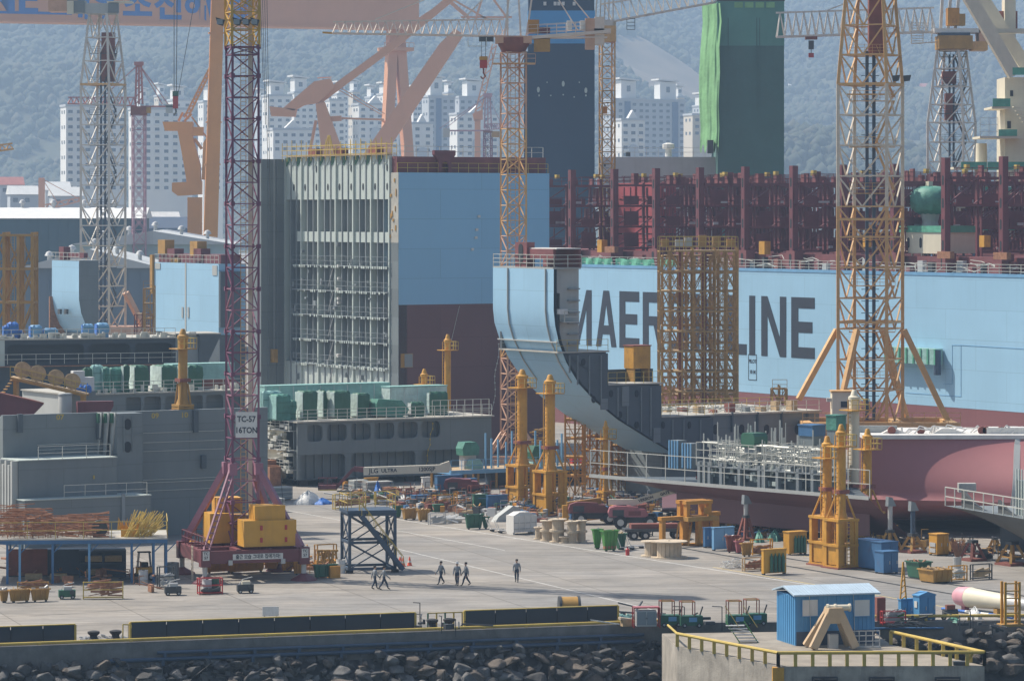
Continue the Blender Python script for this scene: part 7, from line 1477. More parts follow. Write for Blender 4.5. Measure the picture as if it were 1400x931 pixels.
for a in ((538, 541, 550, 692, 708, 'green_paint', 'green bin left of the orange bins on the yard edge'), (549, 553, 571, 696, 711, 'ochre', 'left orange-brown tapered bin on the yard edge'), (570, 573, 588, 697, 713, 'ochre', 'right orange-brown tapered bin on the yard edge'), (635, 638, 661, 704, 724, 'green_paint', 'dark green bin on the yard edge left of the white tank'), (659, 661, 669, 707, 723, 'green_paint', 'narrow green bin right of the dark green one'), (809, 812, 824, 724, 751, 'bright_green', 'bright green waste bin with open lids, left one'), (821, 826, 846, 726, 754, 'bright_green', 'bright green waste bin with open lids, right one'), (840, 846, 857, 730, 752, 'green_paint', 'dark green bin behind the bright green ones'), (992, 994, 1012, 733, 756, 'red_brown', 'rusty bin with white rubbish right of the blue lockers'), (1005, 1007, 1016, 740, 757, 'pink_paint', 'pale pink bin between rusty and orange bins'), (1013, 1015, 1029, 743, 761, 'ochre', 'orange bin right of the pale pink one'), (1238, 1256, 1274, 769, 792, 'green_paint', 'weathered green bin with rubbish on the right apron'), (1255, 1276, 1302, 780, 798, 'ochre', 'long brown skip with pink end on the right apron'), (280, 283, 318, 768, 784, 'orange_yellow', 'orange bin behind the crane base, left of centre'), (384, 386, 402, 764, 782, 'orange_yellow', 'orange bin behind the crane base, right one'), (400, 402, 420, 768, 786, 'orange_yellow', 'tilted orange bin beside the crane foot'), (428, 431, 461, 773, 791, 'green_paint', 'dark green bin left of the navy stair tower'), (311, 314, 362, 765, 784, 'orange_yellow', 'long orange bin in the middle behind the crane base'), (0, 1, 12, 808, 824, 'ochre', 'wooden crate at the left edge on the apron'), (12, 15, 42, 807, 824, 'ochre', 'second wooden crate from the left edge on the apron'), (42, 44, 68, 806, 823, 'ochre', 'third wooden crate from the left edge on the apron')):
 skip(a[6], *a[:6], fill='tarp_white' if 'white rubbish' in a[6] else random.choice(('rust_pipe', 'wood', 'galvanised')))
for a in ((1026, 1029, 1056, 738, 759, 'yellow', 'rust_pipe', 'orange cage of scrap right of the orange bin'), (1015, 1018, 1043, 763, 781, 'wood', 'rust_pipe', 'wooden crate of rusty parts left of the yellow cabinet'), (586, 588, 609, 702, 717, 'galvanised', 'galvanised', 'silver cage of pipes on the yard edge'), (592, 596, 625, 677, 695, 'yellow', 'ochre', 'yellow machinery rack in the scrap row, left one'), (618, 620, 642, 684, 697, 'orange_yellow', 'ochre', 'yellow tray of parts in the scrap row, right one'), (677, 679, 700, 688, 705, 'green_paint', 'galvanised', 'rack of scrap behind the white tank'), (694, 697, 720, 695, 712, 'orange_yellow', 'rust_pipe', 'orange tray of scrap under the left yellow pillar'), (860, 864, 892, 718, 734, 'dark_steel', 'galvanised', 'dark cage of silver parts beside the orange frame'), (1297, 1301, 1322, 774, 795, 'yellow', 'rail_pale', 'small yellow frame with hoses on the right apron'), (1327, 1330, 1356, 772, 793, 'dark_steel', 'wood', 'workbench frame with red arch on the right apron'), (430, 434, 460, 745, 775, 'ochre', 'ochre', 'row of brown trestles behind the crane foot'), (215, 218, 240, 775, 805, 'dark_steel', 'galvanised', 'small steel rack left of the crane foot'), (1298, 1302, 1330, 735, 756, 'dark_steel', 'rail_pale', 'open frame right of the yellow shelf cabinet'), (512, 514, 545, 672, 690, 'rail_yellow', 'red_brown', 'yellow railed tray of parts beyond the stair tower'), (455, 458, 500, 676, 697, 'rail_yellow', 'rust_pipe', 'long yellow rack of rusty scrap beyond the stair tower'), (545, 548, 566, 668, 684, 'red_brown', 'rust_pipe', 'rusty rack of valves in the scrap row'), (640, 644, 668, 664, 684, 'red_brown', 'ochre', 'rack under the blue walkway full of fittings'), (1130, 1133, 1160, 700, 716, 'dark_steel', 'navy_steel', 'dark rack in shade behind the yellow cluster')):
 cage(a[7], *a[:5], a[5], a[6])
# cable drums ------------------------------------------------------------
def spool(label, px, ybase, w_px, h_px, n_=1, m='pale_wood', core='wood'):
 p = G(px, ybase); s = S(p.y); r = w_px / s / 2; h = h_px / s; t = thing('cable_drum', label, 'cable drum', (p.x, p.y, 0), 0, 'wooden cable drums on the yard edge')
 for z in (0, h - .09): MB().lathe([(r, z), (r, z + .09)], 24).B('flange', Mx(m), t)
 c = r * .66; b = MB(); k = 18
 for i in range(k): a = 2 * pi * i / k; b.box((c * cos(a), c * sin(a), h / 2), (.05, 2 * pi * c / k * .92, h - .18), a)
 b.B('core_staves', Mx(m), t); MB().lathe([(c - .04, .09), (c - .04, h - .09)], 18).B('core', Mx(core), t, smooth=True); MB().lathe([(.08, h - .02), (.08, h + .03)], 10).B('hub', 'dark_steel', t); return t, h
spool('large empty wooden cable drum, right of two lying in front', 915, 762, 50, 23); spool('large empty wooden cable drum, left of two lying in front', 893, 760, 34, 21)
for k, a in enumerate(((737, 737, 15, 17, 'small drum at the left end of the drum cluster'), (748, 739, 20, 14, 'pale drum second from the left in the cluster'), (763, 741, 24, 16, 'big drum in the middle of the drum cluster, at the bottom'), (772, 742, 16, 9, 'low drum in front of the middle one'), (782, 742, 18, 15, 'drum right of the middle one in the cluster'), (795, 741, 16, 15, 'drum near the right end of the cluster'), (789, 738, 14, 16, 'drum at the back right of the cluster'))):
 t, h = spool(a[4], *a[:4])
 if k in (1, 2, 4, 5):
  o = copy_tree(t, None, None, None, a[4].replace('at the bottom', '').replace('drum', 'upper drum stacked on the drum', 1)[:90].strip(' ,')); o.location.z = h + .002
# white tank with ribs, folded chairs, trolleys ---------------------------
def white_tank():
 f, w, d, s = frame_at(692, 702, 733, 731); t = thing('water_tank', 'white panelled tank with rounded top on the yard edge', 'tank', f.o, YA); h = 26 / s
 MB().bx(0, w, 0, d, .2, h).B('shell', 'white_paint', t)
 for k in range(5): MB().bx(w * k / 4 - .03, w * k / 4 + .03, -.07, 0, .2, h).B('rib', 'white_paint', t)
 for z in (.5, 1.0): MB().bx(0, w, -.06, -.001, z - .02, z + .03).B('panel_joint', 'inner_pale', t)
 for x in (.1, w - .1): MB().bx(x - .1, x + .1, .1, d - .1, 0, .2).B('foot', 'white_paint', t)
 MB().prism([(.1, h), (w - .1, h), (w * .7, h + .28), (w * .3, h + .28)], .1, d - .1).B('lid', 'white_paint', t, fix=True)
white_tank()
f, w, d, s = frame_at(684, 690, 705, 713); t = thing('white_panel', 'curved white fibreglass panel leaning behind the white tank', 'panel', f.o, YA); MB().prism([(-1.0, 0), (1.2, 0), (1.6, .5), (1.6, 1.2), (.9, 1.4), (-.6, .5)], 0, .8).B('shell', 'inner_pale', t, fix=True)
def trolley(label, px, ybase):
 p = G(px, ybase); t = thing('hand_trolley', label, 'trolley', (p.x, p.y, 0), .3, 'white hand trolleys'); b = MB(); b.rail([(0, 0, .25), (1.2, 0, .2), (1.2, .6, .2), (0, .6, .25), (0, 0, .25)], .06); b.B('bed_frame', 'white_paint', t); MB().bx(.05, 1.15, .05, .55, .2, .25).B('bed', 'steel', t)
 MB().rail([(0, 0, .25), (-.35, 0, 1.15), (-.35, .6, 1.15), (0, .6, .25)], .06).B('handle', 'white_paint', t)
 for x in (.15, 1.05):
  for y in (.02, .58): MB().lathe([(.13, -.04), (.13, .04)], 12, (x, y, .13), 'y').B('wheel', 'black_rubber', t)
for px, py, lab in ((849, 752, 'white hand trolley right of the green bins, front one'), (862, 750, 'white hand trolley right of the green bins, rear one'), (672, 727, 'white trolley left of the white tank'), (683, 729, 'second white trolley beside the white tank')): trolley(lab, px, py)
p = G(858, 759); t = thing('fire_extinguisher', 'small red extinguisher in front of the white trolleys', 'extinguisher', (p.x, p.y, 0), 0); MB().lathe([(.16, 0), (.16, .5), (.06, .6), (.06, .68)], 12).B('bottle', 'red_paint', t, smooth=True); MB().bx(-.12, .05, -.03, .03, .68, .74).B('valve', 'dark_steel', t)
# pipe and sheet heaps ------------------------------------------------------
def heap(label, px, ybase, w_px, h_px, m, n_=60, name='scrap_heap', th=.06, long=1.0, cat='scrap', z0=0.0, loc=None, dep=1.6):
 p = Vector(loc) if loc is not None else G(px, ybase); s = S(p.y); w = w_px / s; h = h_px / s; t = thing(name, label, cat, (p.x, p.y, z0), .2); b = MB(); rnd = random.Random(int(px * 7 + ybase))
 for i in range(n_):
  x = rnd.uniform(-w / 2, w / 2); y = rnd.uniform(0, dep); z = rnd.uniform(.03, h) * (1 - .5 * abs(2 * x / w)); a = rnd.uniform(-.6, .6); L_ = long * rnd.uniform(.4, 1.2); e = rnd.uniform(-.35, .35); b.tube((x - L_ / 2 * cos(a), y, max(.03, z - e * L_ / 2)), (x + L_ / 2 * cos(a), y + L_ * sin(a) * .5, max(.03, z + e * L_ / 2)), th * rnd.uniform(.6, 1.2), 5)
 tag(b.B('pieces', Mx(m), t), kind='stuff'); return t
def tarp_heap(label, px, ybase, w_px, h_px, m, name='covered_heap'):
 p = G(px, ybase); s = S(p.y); w = w_px / s / 2; h = h_px / s; t = thing(name, label, 'heap', (p.x, p.y, 0), .1); rows = []
 for j in range(9):
  k = j / 8; rows.append([])
  for i in range(29): a = 2 * pi * i / 28; r = (1 - k ** 1.7) * (1 + .18 * sin(3 * a + px) + .1 * sin(7 * a)); rows[-1].append((w * r * cos(a), .9 * r * sin(a) + .9, max(.0, h * k * (1 + .15 * sin(5 * a + j)))))
 MB().grid(rows).B('sheet', Mx(m), t, smooth=True); return t
tarp_heap('heap under white plastic sheeting on the left yard', 422, 690, 40, 17, 'tarp_white'); tarp_heap('crumpled bright blue sheet beside the white heap', 441, 690, 26, 8, 'tarp_blue'); tarp_heap('blue bag tied to a post among the scrap', 517, 680, 13, 20, 'tarp_blue'); tarp_heap('white bags heaped in the scrap row', 552, 690, 22, 12, 'tarp_white'); tarp_heap('white sack by the quay edge at right', 1337, 848, 18, 16, 'tarp_white'); tarp_heap('green sheet by the quay edge at right', 1308, 851, 16, 6, 'tarp_green')
tarp_heap('green tarpaulin bundle under the maroon hull, left one', 1040, 742, 12, 15, 'tarp_green'); tarp_heap('green tarpaulin bundle under the maroon hull, right one', 1062, 740, 18, 14, 'tarp_green')
heap('pile of white scaffold clips on the apron', 1008, 778, 30, 14, 'white_paint', 50, th=.045, long=.6); heap('white pipes stacked on the yard edge', 620, 715, 26, 10, 'white_paint', 26, th=.12, long=1.2); heap('long grey pipes lying in the middle yard', 545, 690, 60, 8, 'galvanised', 30, th=.08, long=2)
for px, py, w, lab in ((520, 676, 40, 'grey plank stack left of the notice board'), (494, 674, 22, 'pale board stack behind the stair tower'), (386, 684, 32, 'pale timber benches on the left yard'), (385, 700, 10, 'white crate on the left yard')):
 p = G(px, py); s = S(p.y); t = thing('plank_stack', lab, 'planks', (p.x, p.y, 0), YA); n_ = 6
 for k in range(n_): MB().bx(-w / s / 2, w / s / 2, 0, 1.2, .12 + .2 * k, .29 + .2 * k).B('plank_layer', Mx('inner_pale' if k % 2 else 'grey_primer'), t)
 for x in (-.4, .4): MB().bx(x * w / s - .06, x * w / s + .06, 0, 1.2, 0, .12).B('bearer', 'wood', t)
# big orange frame ------------------------------------------------------------
def orange_frame():
 f, w, d, s = frame_at(912, 935, 990, 748); t = thing('portal_structure', 'large orange portal frame base standing behind the big drums', 'frame', f.o, YA); M_ = 'orange_yellow'; h1, h2 = 36 / s, 62 / s
 def portal(x0, x1, y, z0, z1, k=.34):
  for x in (x0, x1 - k): MB().bx(x, x + k, y, y + .5, z0, z1).B('post', M_, t)
  MB().bx(x0 - .1, x1 + .1, y - .05, y + .55, z1, z1 + .3).B('beam', M_, t); MB().bx(x0, x1, y, y + .5, z0, z0 + .18).B('sill', M_, t)
 portal(-1.5, .9, 1.0, 0, h1); portal(.9, 2.9, 1.0, 0, h1); portal(1.6, 3.4, .2, 0, h1 * .95); portal(3.0, 4.4, 1.2, 0, h1 * 1.1); portal(.7, 3.2, .6, h1, h2 - .3); portal(.7, 3.2, 1.6, h1, h2 - .3)
 MB().bx(.5, 3.6, .1, 2.2, h1 - .1, h1 + .25).B('platform', 'ochre', t); MB().bx(1.1, 1.5, .55, .6, h1 + .5, h2 - .8).B('panel', M_, t); MB().bx(2.4, 2.9, .55, .6, h1 + .4, h2 - .6).B('panel', M_, t)
 for a in (-.8, .5, 1.3): MB().beam((a, .1, .1), (a + .9, .9, h1 - .2), .12).B('raking_brace', M_, t)
 b = MB()
 for z in np.arange(.2, h2 - .3, .3): b.beam((.75, .5, z), (1.1, .5, z), .05)
 b.B('ladder', M_, t)
orange_frame()
# blue roofed walkway with upright pipes -----------------------------------------
def blue_walkway():
 o = G(664, 668); f = Frame(o, YA); t = thing('raised_walkway', 'raised blue platform with upright blue posts behind the yellow pillars', 'platform', f.o, YA); x0, x1 = f.x_at(617), f.x_at(860); zt = f.z_at(648, 0, 0) + .2; zt = max(1.6, zt)
 MB().bx(x0, x1, 0, 5, zt, zt + .22).B('deck', 'wood', t); MB().bx(x0 - .1, x1 + .1, -.12, 0, zt - .1, zt + .3).B('fascia', 'pale_blue', t); MB().bx(x0 - .12, x0, 0, 5, zt - .1, zt + .3).B('fascia', 'pale_blue', t)
 for px in (622, 638, 655, 680, 700, 730, 760, 790, 820, 850):
  x = f.x_at(px); MB().tube((x, .2, 0), (x, .2, zt), .14, 8).B('leg', 'ochre', t); MB().tube((x, 4.7, 0), (x, 4.7, zt), .14, 8).B('leg', 'ochre', t)
 railing(t, [(x0, .05, zt + .2), (x1, .05, zt + .2)], 'pale_blue', 1.1, 1.2, w=.05)
 for k, (px, py) in enumerate(((664, 592), (672, 600), (681, 602), (692, 604), (700, 590), (732, 590), (739, 602), (762, 602), (768, 594), (840, 601), (848, 615), (855, 614), (862, 602), (870, 600))): x = f.x_at(px, .8 + (k % 3)); MB().bx(x - .08, x + .08, .8 + (k % 3) - .08, .8 + (k % 3) + .08, zt, f.z_at(py, x, .8)).B('post', 'pale_blue', t)
 return f, zt
FB, ZB = blue_walkway()
for a, e, lab in ((672, 742, 'dark navy container under the raised blue platform, left one'), (746, 800, 'dark navy container under the raised blue platform, middle one'), (803, 858, 'dark navy container under the raised blue platform, right one')):
 x0, x1 = FB.x_at(a, 3.4), FB.x_at(e, 3.4); t = thing('container_box', lab, 'container', FB.o + FB.ex * x0 + FB.ey * 3.4, YA, 'containers under the blue platform'); w = x1 - x0; MB().bx(0, w, 0, 1.2, .12, ZB - .02).B('shell', 'navy_steel', t)
 for k in range(int(w / .7)): MB().bx(k * .7 + .1, k * .7 + .3, -.05, 0, .15, ZB - .1).B('rib', 'navy_steel', t)
 MB().bx(.05, w - .05, .1, 1.1, 0, .12).B('skid', 'dark_steel', t)
for k, (px, y0, lab, m_) in enumerate(((640, 605, 'faceted green wrapped housing above the blue platform', 'tarp_green'), (645, 628, 'pale green wrapped housing below the faceted one', 'tarp_aqua'), (735, 610, 'dark green wrapped housing between the yellow pillars', 'green_paint'), (733, 632, 'blue and green covered machine between the yellow pillars', 'tarp_aqua'))):
 x = FB.x_at(px, 2.5); p = FB.o + FB.ex * x + FB.ey * 2.5; z = FB.z_at(y0 + 9, x, 2.5); t = thing('wrapped_housing', lab, 'housing', (p.x, p.y, z), YA); MB().prism([(-.9, -.6), (.9, -.6), (1.0, .2), (.6, .75), (-.7, .75), (-1.0, .1)], -.6, .8).B('tarpaulin', Mx(m_), t, fix=True); MB().bx(-.7, .7, -.4, .6, ZB + .22 - z, -.6).B('pedestal', 'galvanised', t)
for px, py, lab in ((786, 632, 'red box on the blue platform, left one'), (800, 626, 'red box on the blue platform, right one')):
 x = FB.x_at(px, 3.5); p = FB.o + FB.ex * x + FB.ey * 3.5; t = thing('tool_box', lab, 'box', (p.x, p.y, ZB + .22), YA); MB().bx(-.5, .5, -.3, .3, 0, .7).B('body', 'red_paint', t); MB().bx(-.53, .53, -.33, .33, .7, .78).B('lid', 'red_paint', t)
heap('yellow and brown valves heaped between the yellow pillars', 735, 640, 26, 60, 'ochre', 90, th=.08, long=.8, loc=FB.o + FB.ex * FB.x_at(738, 4.6) + FB.ey * 4.6, z0=ZB + .22, dep=1)
# boom lifts and crane carriers -----------------------------------------------------
def wheel(t, x, y, r, w=.35, par=None):
 o = MB().lathe([(r * .75, -w / 2), (r, -w / 2 + .05), (r, w / 2 - .05), (r * .75, w / 2)], 18, (x, y, r), 'y').B('wheel', 'black_rubber', t, smooth=True); MB().lathe([(r * .5, -w / 2 - .01), (r * .5, w / 2 + .01)], 12, (x, y, r), 'y').B('rim', 'galvanised', o)
def boom_lift(label, base, rot, boom_pts, text, tp, basket, red='maroon', wh=.55, scale=1.0, up=None):
 t = thing('boom_lift', label, 'boom lift', base, rot)
 for x in (-1.3, 1.3):
  for y in (-1.0, 1.0): wheel(t, x, y, wh)
 MB().bx(-1.9, 1.9, -.7, .7, .5, .95).B('chassis', 'dark_steel', t); MB().prism([(-2.3, 1.0), (1.1, 1.0), (1.15, 1.35), (.9, 1.75), (.3, 1.8), (.25, 1.95), (-1.6, 2.05), (-2.25, 1.85), (-2.4, 1.4)], -.9, .9).B('turntable', red, t, fix=True); MB().bx(-2.0, -1.0, -.94, -.9, 1.15, 1.7).B('engine_grille', 'dark_steel', t); MB().bx(-.6, .5, -.93, -.9, 1.2, 1.6).B('side_panel', 'maroon_deck', t); MB().bx(-2.3, 1.1, -.92, .92, .98, 1.06).B('skirt', 'dark_steel', t)
 for i, (a, c, w, m_) in enumerate(boom_pts): MB().beam(a, c, w * .8, w, (0, 0, 1)).B('boom_section', Mx(m_), t)
 if text:
  for body, frac, size in text: a, c = Vector(tp[0]), Vector(tp[1]); q = a.lerp(c, frac); o = link('lettering', text_mesh('boom_text', body, size, 'letter_navy', .012, .004, 1.0), t, q + Vector((0, -tp[2], 0))); d = c - a; o.rotation_euler = (0, -math.atan2(d.z, d.x), 0)
 b = Vector(basket); k = link('basket', None, t, b); MB().bx(-.9, .9, -.5, .5, 0, .12).B('floor', 'rail_yellow', k); MB().bx(-.9, .9, -.5, .5, .12, .5).B('toe_board', Mx(red), k); railing(k, [(-.9, -.5, .1), (.9, -.5, .1), (.9, .5, .1), (-.9, .5, .1), (-.9, -.5, .1)], red, 1.1, .6); MB().bx(-.4, .4, .3, .5, .5, 1.0).B('control_box', 'dark_steel', k)
 return t
p = G(640, 682); s = S(p.y); Q = lambda px, py: Vector(((px - 640) / s, 0, (682 - py) / s)); mat('boom_cream', (0.60, 0.56, 0.46), .5, var=.08, streak=.25)
boom_lift('maroon boom lift with long cream lettered boom lying level in the middle', p, 0, [(Q(497, 644), Q(614, 640), .78, 'boom_cream'), (Q(484, 641), Q(498, 642), .5, 'maroon'), (Q(484, 640), Q(458, 668), .3, 'maroon'), (Q(604, 640), Q(616, 636), .9, 'boom_cream')], (('JLG', .12, .62), ('ULTRA', .30, .5), ('1200SJP', .74, .52)), (Q(497, 644), Q(614, 640), .33), Q(448, 670))
p = G(812, 716); s = S(p.y); Q = lambda px, py: Vector(((px - 812) / s, 0, (716 - py) / s))
boom_lift('rust red boom lift carrier with folded ochre boom near the drums', p, .1, [(Q(775, 690), Q(822, 684), .55, 'ochre'), (Q(772, 690), Q(773, 712), .5, 'yellow'), (Q(790, 688), Q(800, 700), .4, 'red_brown')], None, None, Q(835, 712), 'red_paint' if False else 'maroon_deck', .55)
p = G(868, 722); s = S(p.y); Q = lambda px, py: Vector(((px - 868) / s, 0, (722 - py) / s))
boom_lift('pink boom lift with raised cream boom reaching under the maroon hull', p, 0, [(Q(832, 686), Q(866, 686), .5, 'boom_cream'), (Q(862, 688), Q(922, 670), .52, 'boom_cream'), (Q(922, 670), Q(938, 665), .42, 'red_brown'), (Q(938, 665), Q(958, 661), .34, 'boom_cream'), (Q(845, 688), Q(868, 700), .4, 'maroon')], (('VERSION', .35, .34), ('GATE', .78, .34)), (Q(862, 688), Q(922, 670), .23), Q(966, 662), 'pink_paint', .6)
p = G(905, 738); t = thing('flat_trailer', 'low dark flatbed trailer loaded with steel behind the green bins', 'trailer', (p.x, p.y, 0), .12); MB().bx(-3.2, 2.2, 0, 1.8, .7, .95).B('bed', 'dark_steel', t); [wheel(t, x, y, .38) for x in (-2.4, -1.4, 1.3) for y in (.2, 1.6)]; MB().bx(-2.6, 1.5, .3, 1.5, .95, 1.35).B('load', 'red_brown', t)
# ================================================================== FRONT LEFT: steel table, stair tower
def steel_table():
 o = G(229, 796); f = Frame(o, radians(6)); t = thing('steel_platform', 'long blue steel table platform at left carrying scaffold parts', 'platform', f.o, f.r); x0 = f.x_at(-40); zt = f.z_at(737, 0, 0)
 MB().bx(x0, 0, 0, 7.5, zt, zt + .1).B('deck', 'deck_plate', t)
 for y in (.08, 3.7, 7.4): MB().bx(x0, 0, y - .08, y + .08, zt - .28, zt - .002).B('edge_beam', 'blue_paint', t)
 for px in (10, 27, 72, 122, 180, 210, 229):
  x = min(-.1, f.x_at(px, .1))
  for y in (.15, 7.3): MB().bx(x - .09, x + .09, y - .09, y + .09, 0, zt - .28).B('leg', Mx('pale_blue' if px in (27, 122) else 'blue_paint'), t)
  MB().beam((x, .15, zt - 1), (x + .7, .15, zt - .3), .08).B('knee_brace', 'blue_paint', t)
 railing(t, [(x0, .1, zt + .1), (0, .1, zt + .1), (0, 7.4, zt + .1)], 'rail_yellow', 1.25, 2.1, bars=2, w=.05); return f, zt
FT, ZT = steel_table()
def table_heap(label, px0, px1, ytop, n_, m, y0, y1, up=False, sd=1, name='scaffold_heap'):
 rnd = random.Random(sd); x0, x1 = FT.x_at(px0, 1), FT.x_at(px1, 1); h = FT.z_at(ytop, x0, 2) - ZT; t = thing(name, label, 'heap', FT.o + Vector((0, 0, ZT + .1)), FT.r); b = MB()
 for i in range(n_):
  x = rnd.uniform(x0, x1); y = rnd.uniform(y0, y1); z = rnd.uniform(.03, h)
  if up: L_ = rnd.uniform(.7, 2.0); b.tube((x, y, .03), (x + rnd.uniform(.5, 1.3), y + rnd.uniform(-.3, .3), L_), .03, 5)
  else:
   k = rnd.random(); L_ = rnd.uniform(.6, 2.6)
   if k < .72: b.tube((x, y, z), (min(x1 + .5, x + L_), y + rnd.uniform(-.5, .5), max(.03, z + rnd.uniform(-.15, .15))), rnd.uniform(.025, .05), 5)
   else: b.tube((x, y, 0.02), (x + rnd.uniform(-.1, .1), y, z), .03, 5)
 tag(b.B('tubes', Mx(m), t), kind='stuff'); return t
table_heap('heap of rusty scaffold frames on the blue steel table, left', -30, 62, 697, 260, 'rust_pipe', .4, 6.5, sd=2); table_heap('flatter heap of rusty scaffold tubes on the blue steel table, middle', 55, 140, 708, 210, 'rust_pipe', .4, 6.0, sd=3)
table_heap('bundle of leaning yellow scaffold tubes on the blue steel table', 168, 206, 700, 110, 'rail_yellow', .6, 3, True, 4); 
x = FT.x_at(178, 1.2); t = thing('yellow_basket', 'bright yellow crushed basket on the blue steel table', 'basket', FT.o + FT.ex * x + FT.ey * 1.2 + Vector((0, 0, ZT + .1)), FT.r); MB().bx(-.7, .7, 0, 1, 0, .55).B('tub', 'ballast_yellow', t)
for k in range(12): a = random.uniform(-.9, .9); MB().prism([(a - .12, .5), (a + .12, .5), (a + random.uniform(-.3, .3), random.uniform(.9, 1.5))], .3 + .04 * k, .35 + .04 * k).B('bent_plate', 'ballast_yellow', t)
x = FT.x_at(136, 1.2); t = thing('hose_reel', 'dark coil of hoses on the blue steel table', 'reel', FT.o + FT.ex * x + FT.ey * 1.0 + Vector((0, 0, ZT + .1)), FT.r); MB().lathe([(.3, -.4), (.62, -.35), (.62, .35), (.3, .4)], 18, (0, .5, .66), 'y').B('coil', 'dark_steel', t, smooth=True); MB().bx(-.5, .5, .2, .8, 0, .12).B('cradle', 'red_brown', t)
# under the table
def at_table(px, y): return FT.o + FT.ex * FT.x_at(px, y) + FT.ey * y
for px, y, w, d, h, m_, nm, lab in ((38, 5.6, 3.0, .3, 2.1, 'red_brown', 'steel_sheet', 'rusty brown steel sheet standing under the blue table'), (118, 6.2, 6.0, 1.2, 2.0, 'navy_steel', 'container_box', 'dark navy container standing under the blue table')):
 p = at_table(px, y); t = thing(nm, lab, 'sheet' if 'sheet' in nm else 'container', p, FT.r); MB().bx(-w / 2, w / 2, 0, d, .1, h).B('body', Mx(m_), t)
 for k in range(int(w / .8)): MB().bx(-w / 2 + k * .8, -w / 2 + k * .8 + .12, -.05, 0, .1, h - .05).B('rib', Mx(m_), t)
 MB().bx(-w / 2, w / 2, 0, d, 0, .1).B('foot', 'dark_steel', t)
for k, (px, y, z, lab) in enumerate(((80, 2.2, 0, 'low wooden crate under the blue table, left'), (46, 2.4, 0, 'wide wooden crate under the blue table beside the sheet'), (128, 4.6, 1.1, 'wooden crate on the dark shelf under the table, left one'), (155, 4.6, 1.1, 'wooden crate on the dark shelf under the table, right one'), (130, 4.6, .1, 'wooden crate on the lowest shelf under the table'))):
 p = at_table(px, y); t = thing('wooden_crate', lab, 'crate', (p.x, p.y, z), FT.r); w = 1.25
 MB().bx(-w / 2, w / 2, 0, .8, .08, .5).B('box', 'ochre', t); [MB().bx(-w / 2 - .03, w / 2 + .03, -.03, 0, zz, zz + .12).B('slat', 'wood', t) for zz in (.1, .24, .38)]
p = at_table(142, 4.5); t = thing('steel_shelf', 'dark blue steel shelf under the table holding crates', 'shelf', p, FT.r); [MB().bx(-1.9, 1.7, 0, 1, z, z + .1).B('board', 'navy_steel', t) for z in (0, 1.0, 1.95)]; [MB().bx(x, x + .1, y, y + .1, .1, 1.95).B('post', 'navy_steel', t) for x in (-1.9, -.1, 1.6) for y in (0, .9)]
p = at_table(198, 1.6); t = thing('forklift', 'yellow forklift parked under the right end of the blue table', 'forklift', p, FT.r + .1); MB().bx(-.6, .7, 0, 1.0, .35, 1.0).B('body', 'ballast_yellow', t); [wheel(t, x, y, .3) for x in (-.4, .5) for y in (0, 1)]; [MB().bx(-.95, -.85, y, y + .1, .1, 2.2).B('mast_rail', 'ochre', t) for y in (.2, .7)]; [MB().beam((x, y, 1), (x * .8, y, 2.1), .07).B('cab_post', 'dark_steel', t) for x in (-.5, .5) for y in (.1, .9)]; MB().bx(-.5, .5, .05, .95, 2.1, 2.16).B('cab_roof', 'dark_steel', t); MB().bx(-.3, .3, .2, .8, 1.0, 1.35).B('seat', 'black_rubber', t); [MB().bx(-1.9, -.95, y, y + .1, .1, .16).B('fork', 'dark_steel', t) for y in (.25, .65)]
def drum_can(label, px, ybase, m, h=.9, r=.32, cat='drum'):
 p = G(px, ybase); t = thing('steel_drum', label, cat, (p.x, p.y, 0), 0); MB().lathe([(r, 0), (r, h * .33), (r * 1.04, h * .35), (r, h * .37), (r, h * .66), (r * 1.04, h * .68), (r, h * .7), (r, h), (r * .9, h), (r * .9, h - .03)], 18).B('shell', Mx(m), t, smooth=True); MB().lathe([(r * .3, h - .03), (r * .3, h + .03)], 8).B('cap', 'dark_steel', t)
for a in ((196, 798, 'galvanised', 'grey drum beside the forklift under the table'), (283, 811, 'galvanised', 'silver drum in the red rack in front of the crane'), (293, 810, 'green_paint', 'green drum in the red rack in front of the crane'), (236, 790, 'grey_primer', 'large grey drum left of the crane base'), (466, 783, 'tarp_white', 'pale bag drum left of the navy stair tower')): drum_can(a[3], a[0], a[1], a[2], 1.2 if 'large' in a[3] else 1.05, .5 if 'large' in a[3] else .36)
cage('red frame rack around two drums in front of the crane', 270, 273, 304, 791, 813, 'red_paint', 'dark_steel', 'drum_rack', .1, radians(18)); cage('rusty rack of upright pipes on the apron at left', 106, 114, 168, 796, 819, 'rail_yellow', 'rust_pipe', 'pipe_rack', 1.0, radians(6)); cage('yellow trestles stacked by the crates at left edge', 20, 24, 66, 796, 809, 'ochre', 'rust_pipe', 'trestle_stack', .9, radians(6))
for px, py, lab in ((92, 819, 'small green generator with white handle on the left apron'), (237, 814, 'small pump set in front of the blue table'), (336, 811, 'small pump cart in front of the crane sign')):
 p = G(px, py); t = thing('pump_cart', lab, 'pump', (p.x, p.y, 0), .2); MB().bx(-.6, .6, 0, .7, .15, .65).B('engine', 'green_paint' if 'green' in lab else 'dark_steel', t); [wheel(t, x, y, .15, .1) for x in (-.4, .4) for y in (0, .7)]; MB().rail([(-.5, .1, .65), (-.2, .1, 1.05), (.5, .1, 1.2)], .05).B('handle', 'white_paint', t); MB().bx(-.25, .35, .1, .5, .65, .9).B('tank', Mx('cream' if 'cart' in lab else 'galvanised'), t); MB().lathe([(.18, -.1), (.18, .1)], 12, (.35, -.05, .5), 'y').B('pulley', 'dark_steel', t)
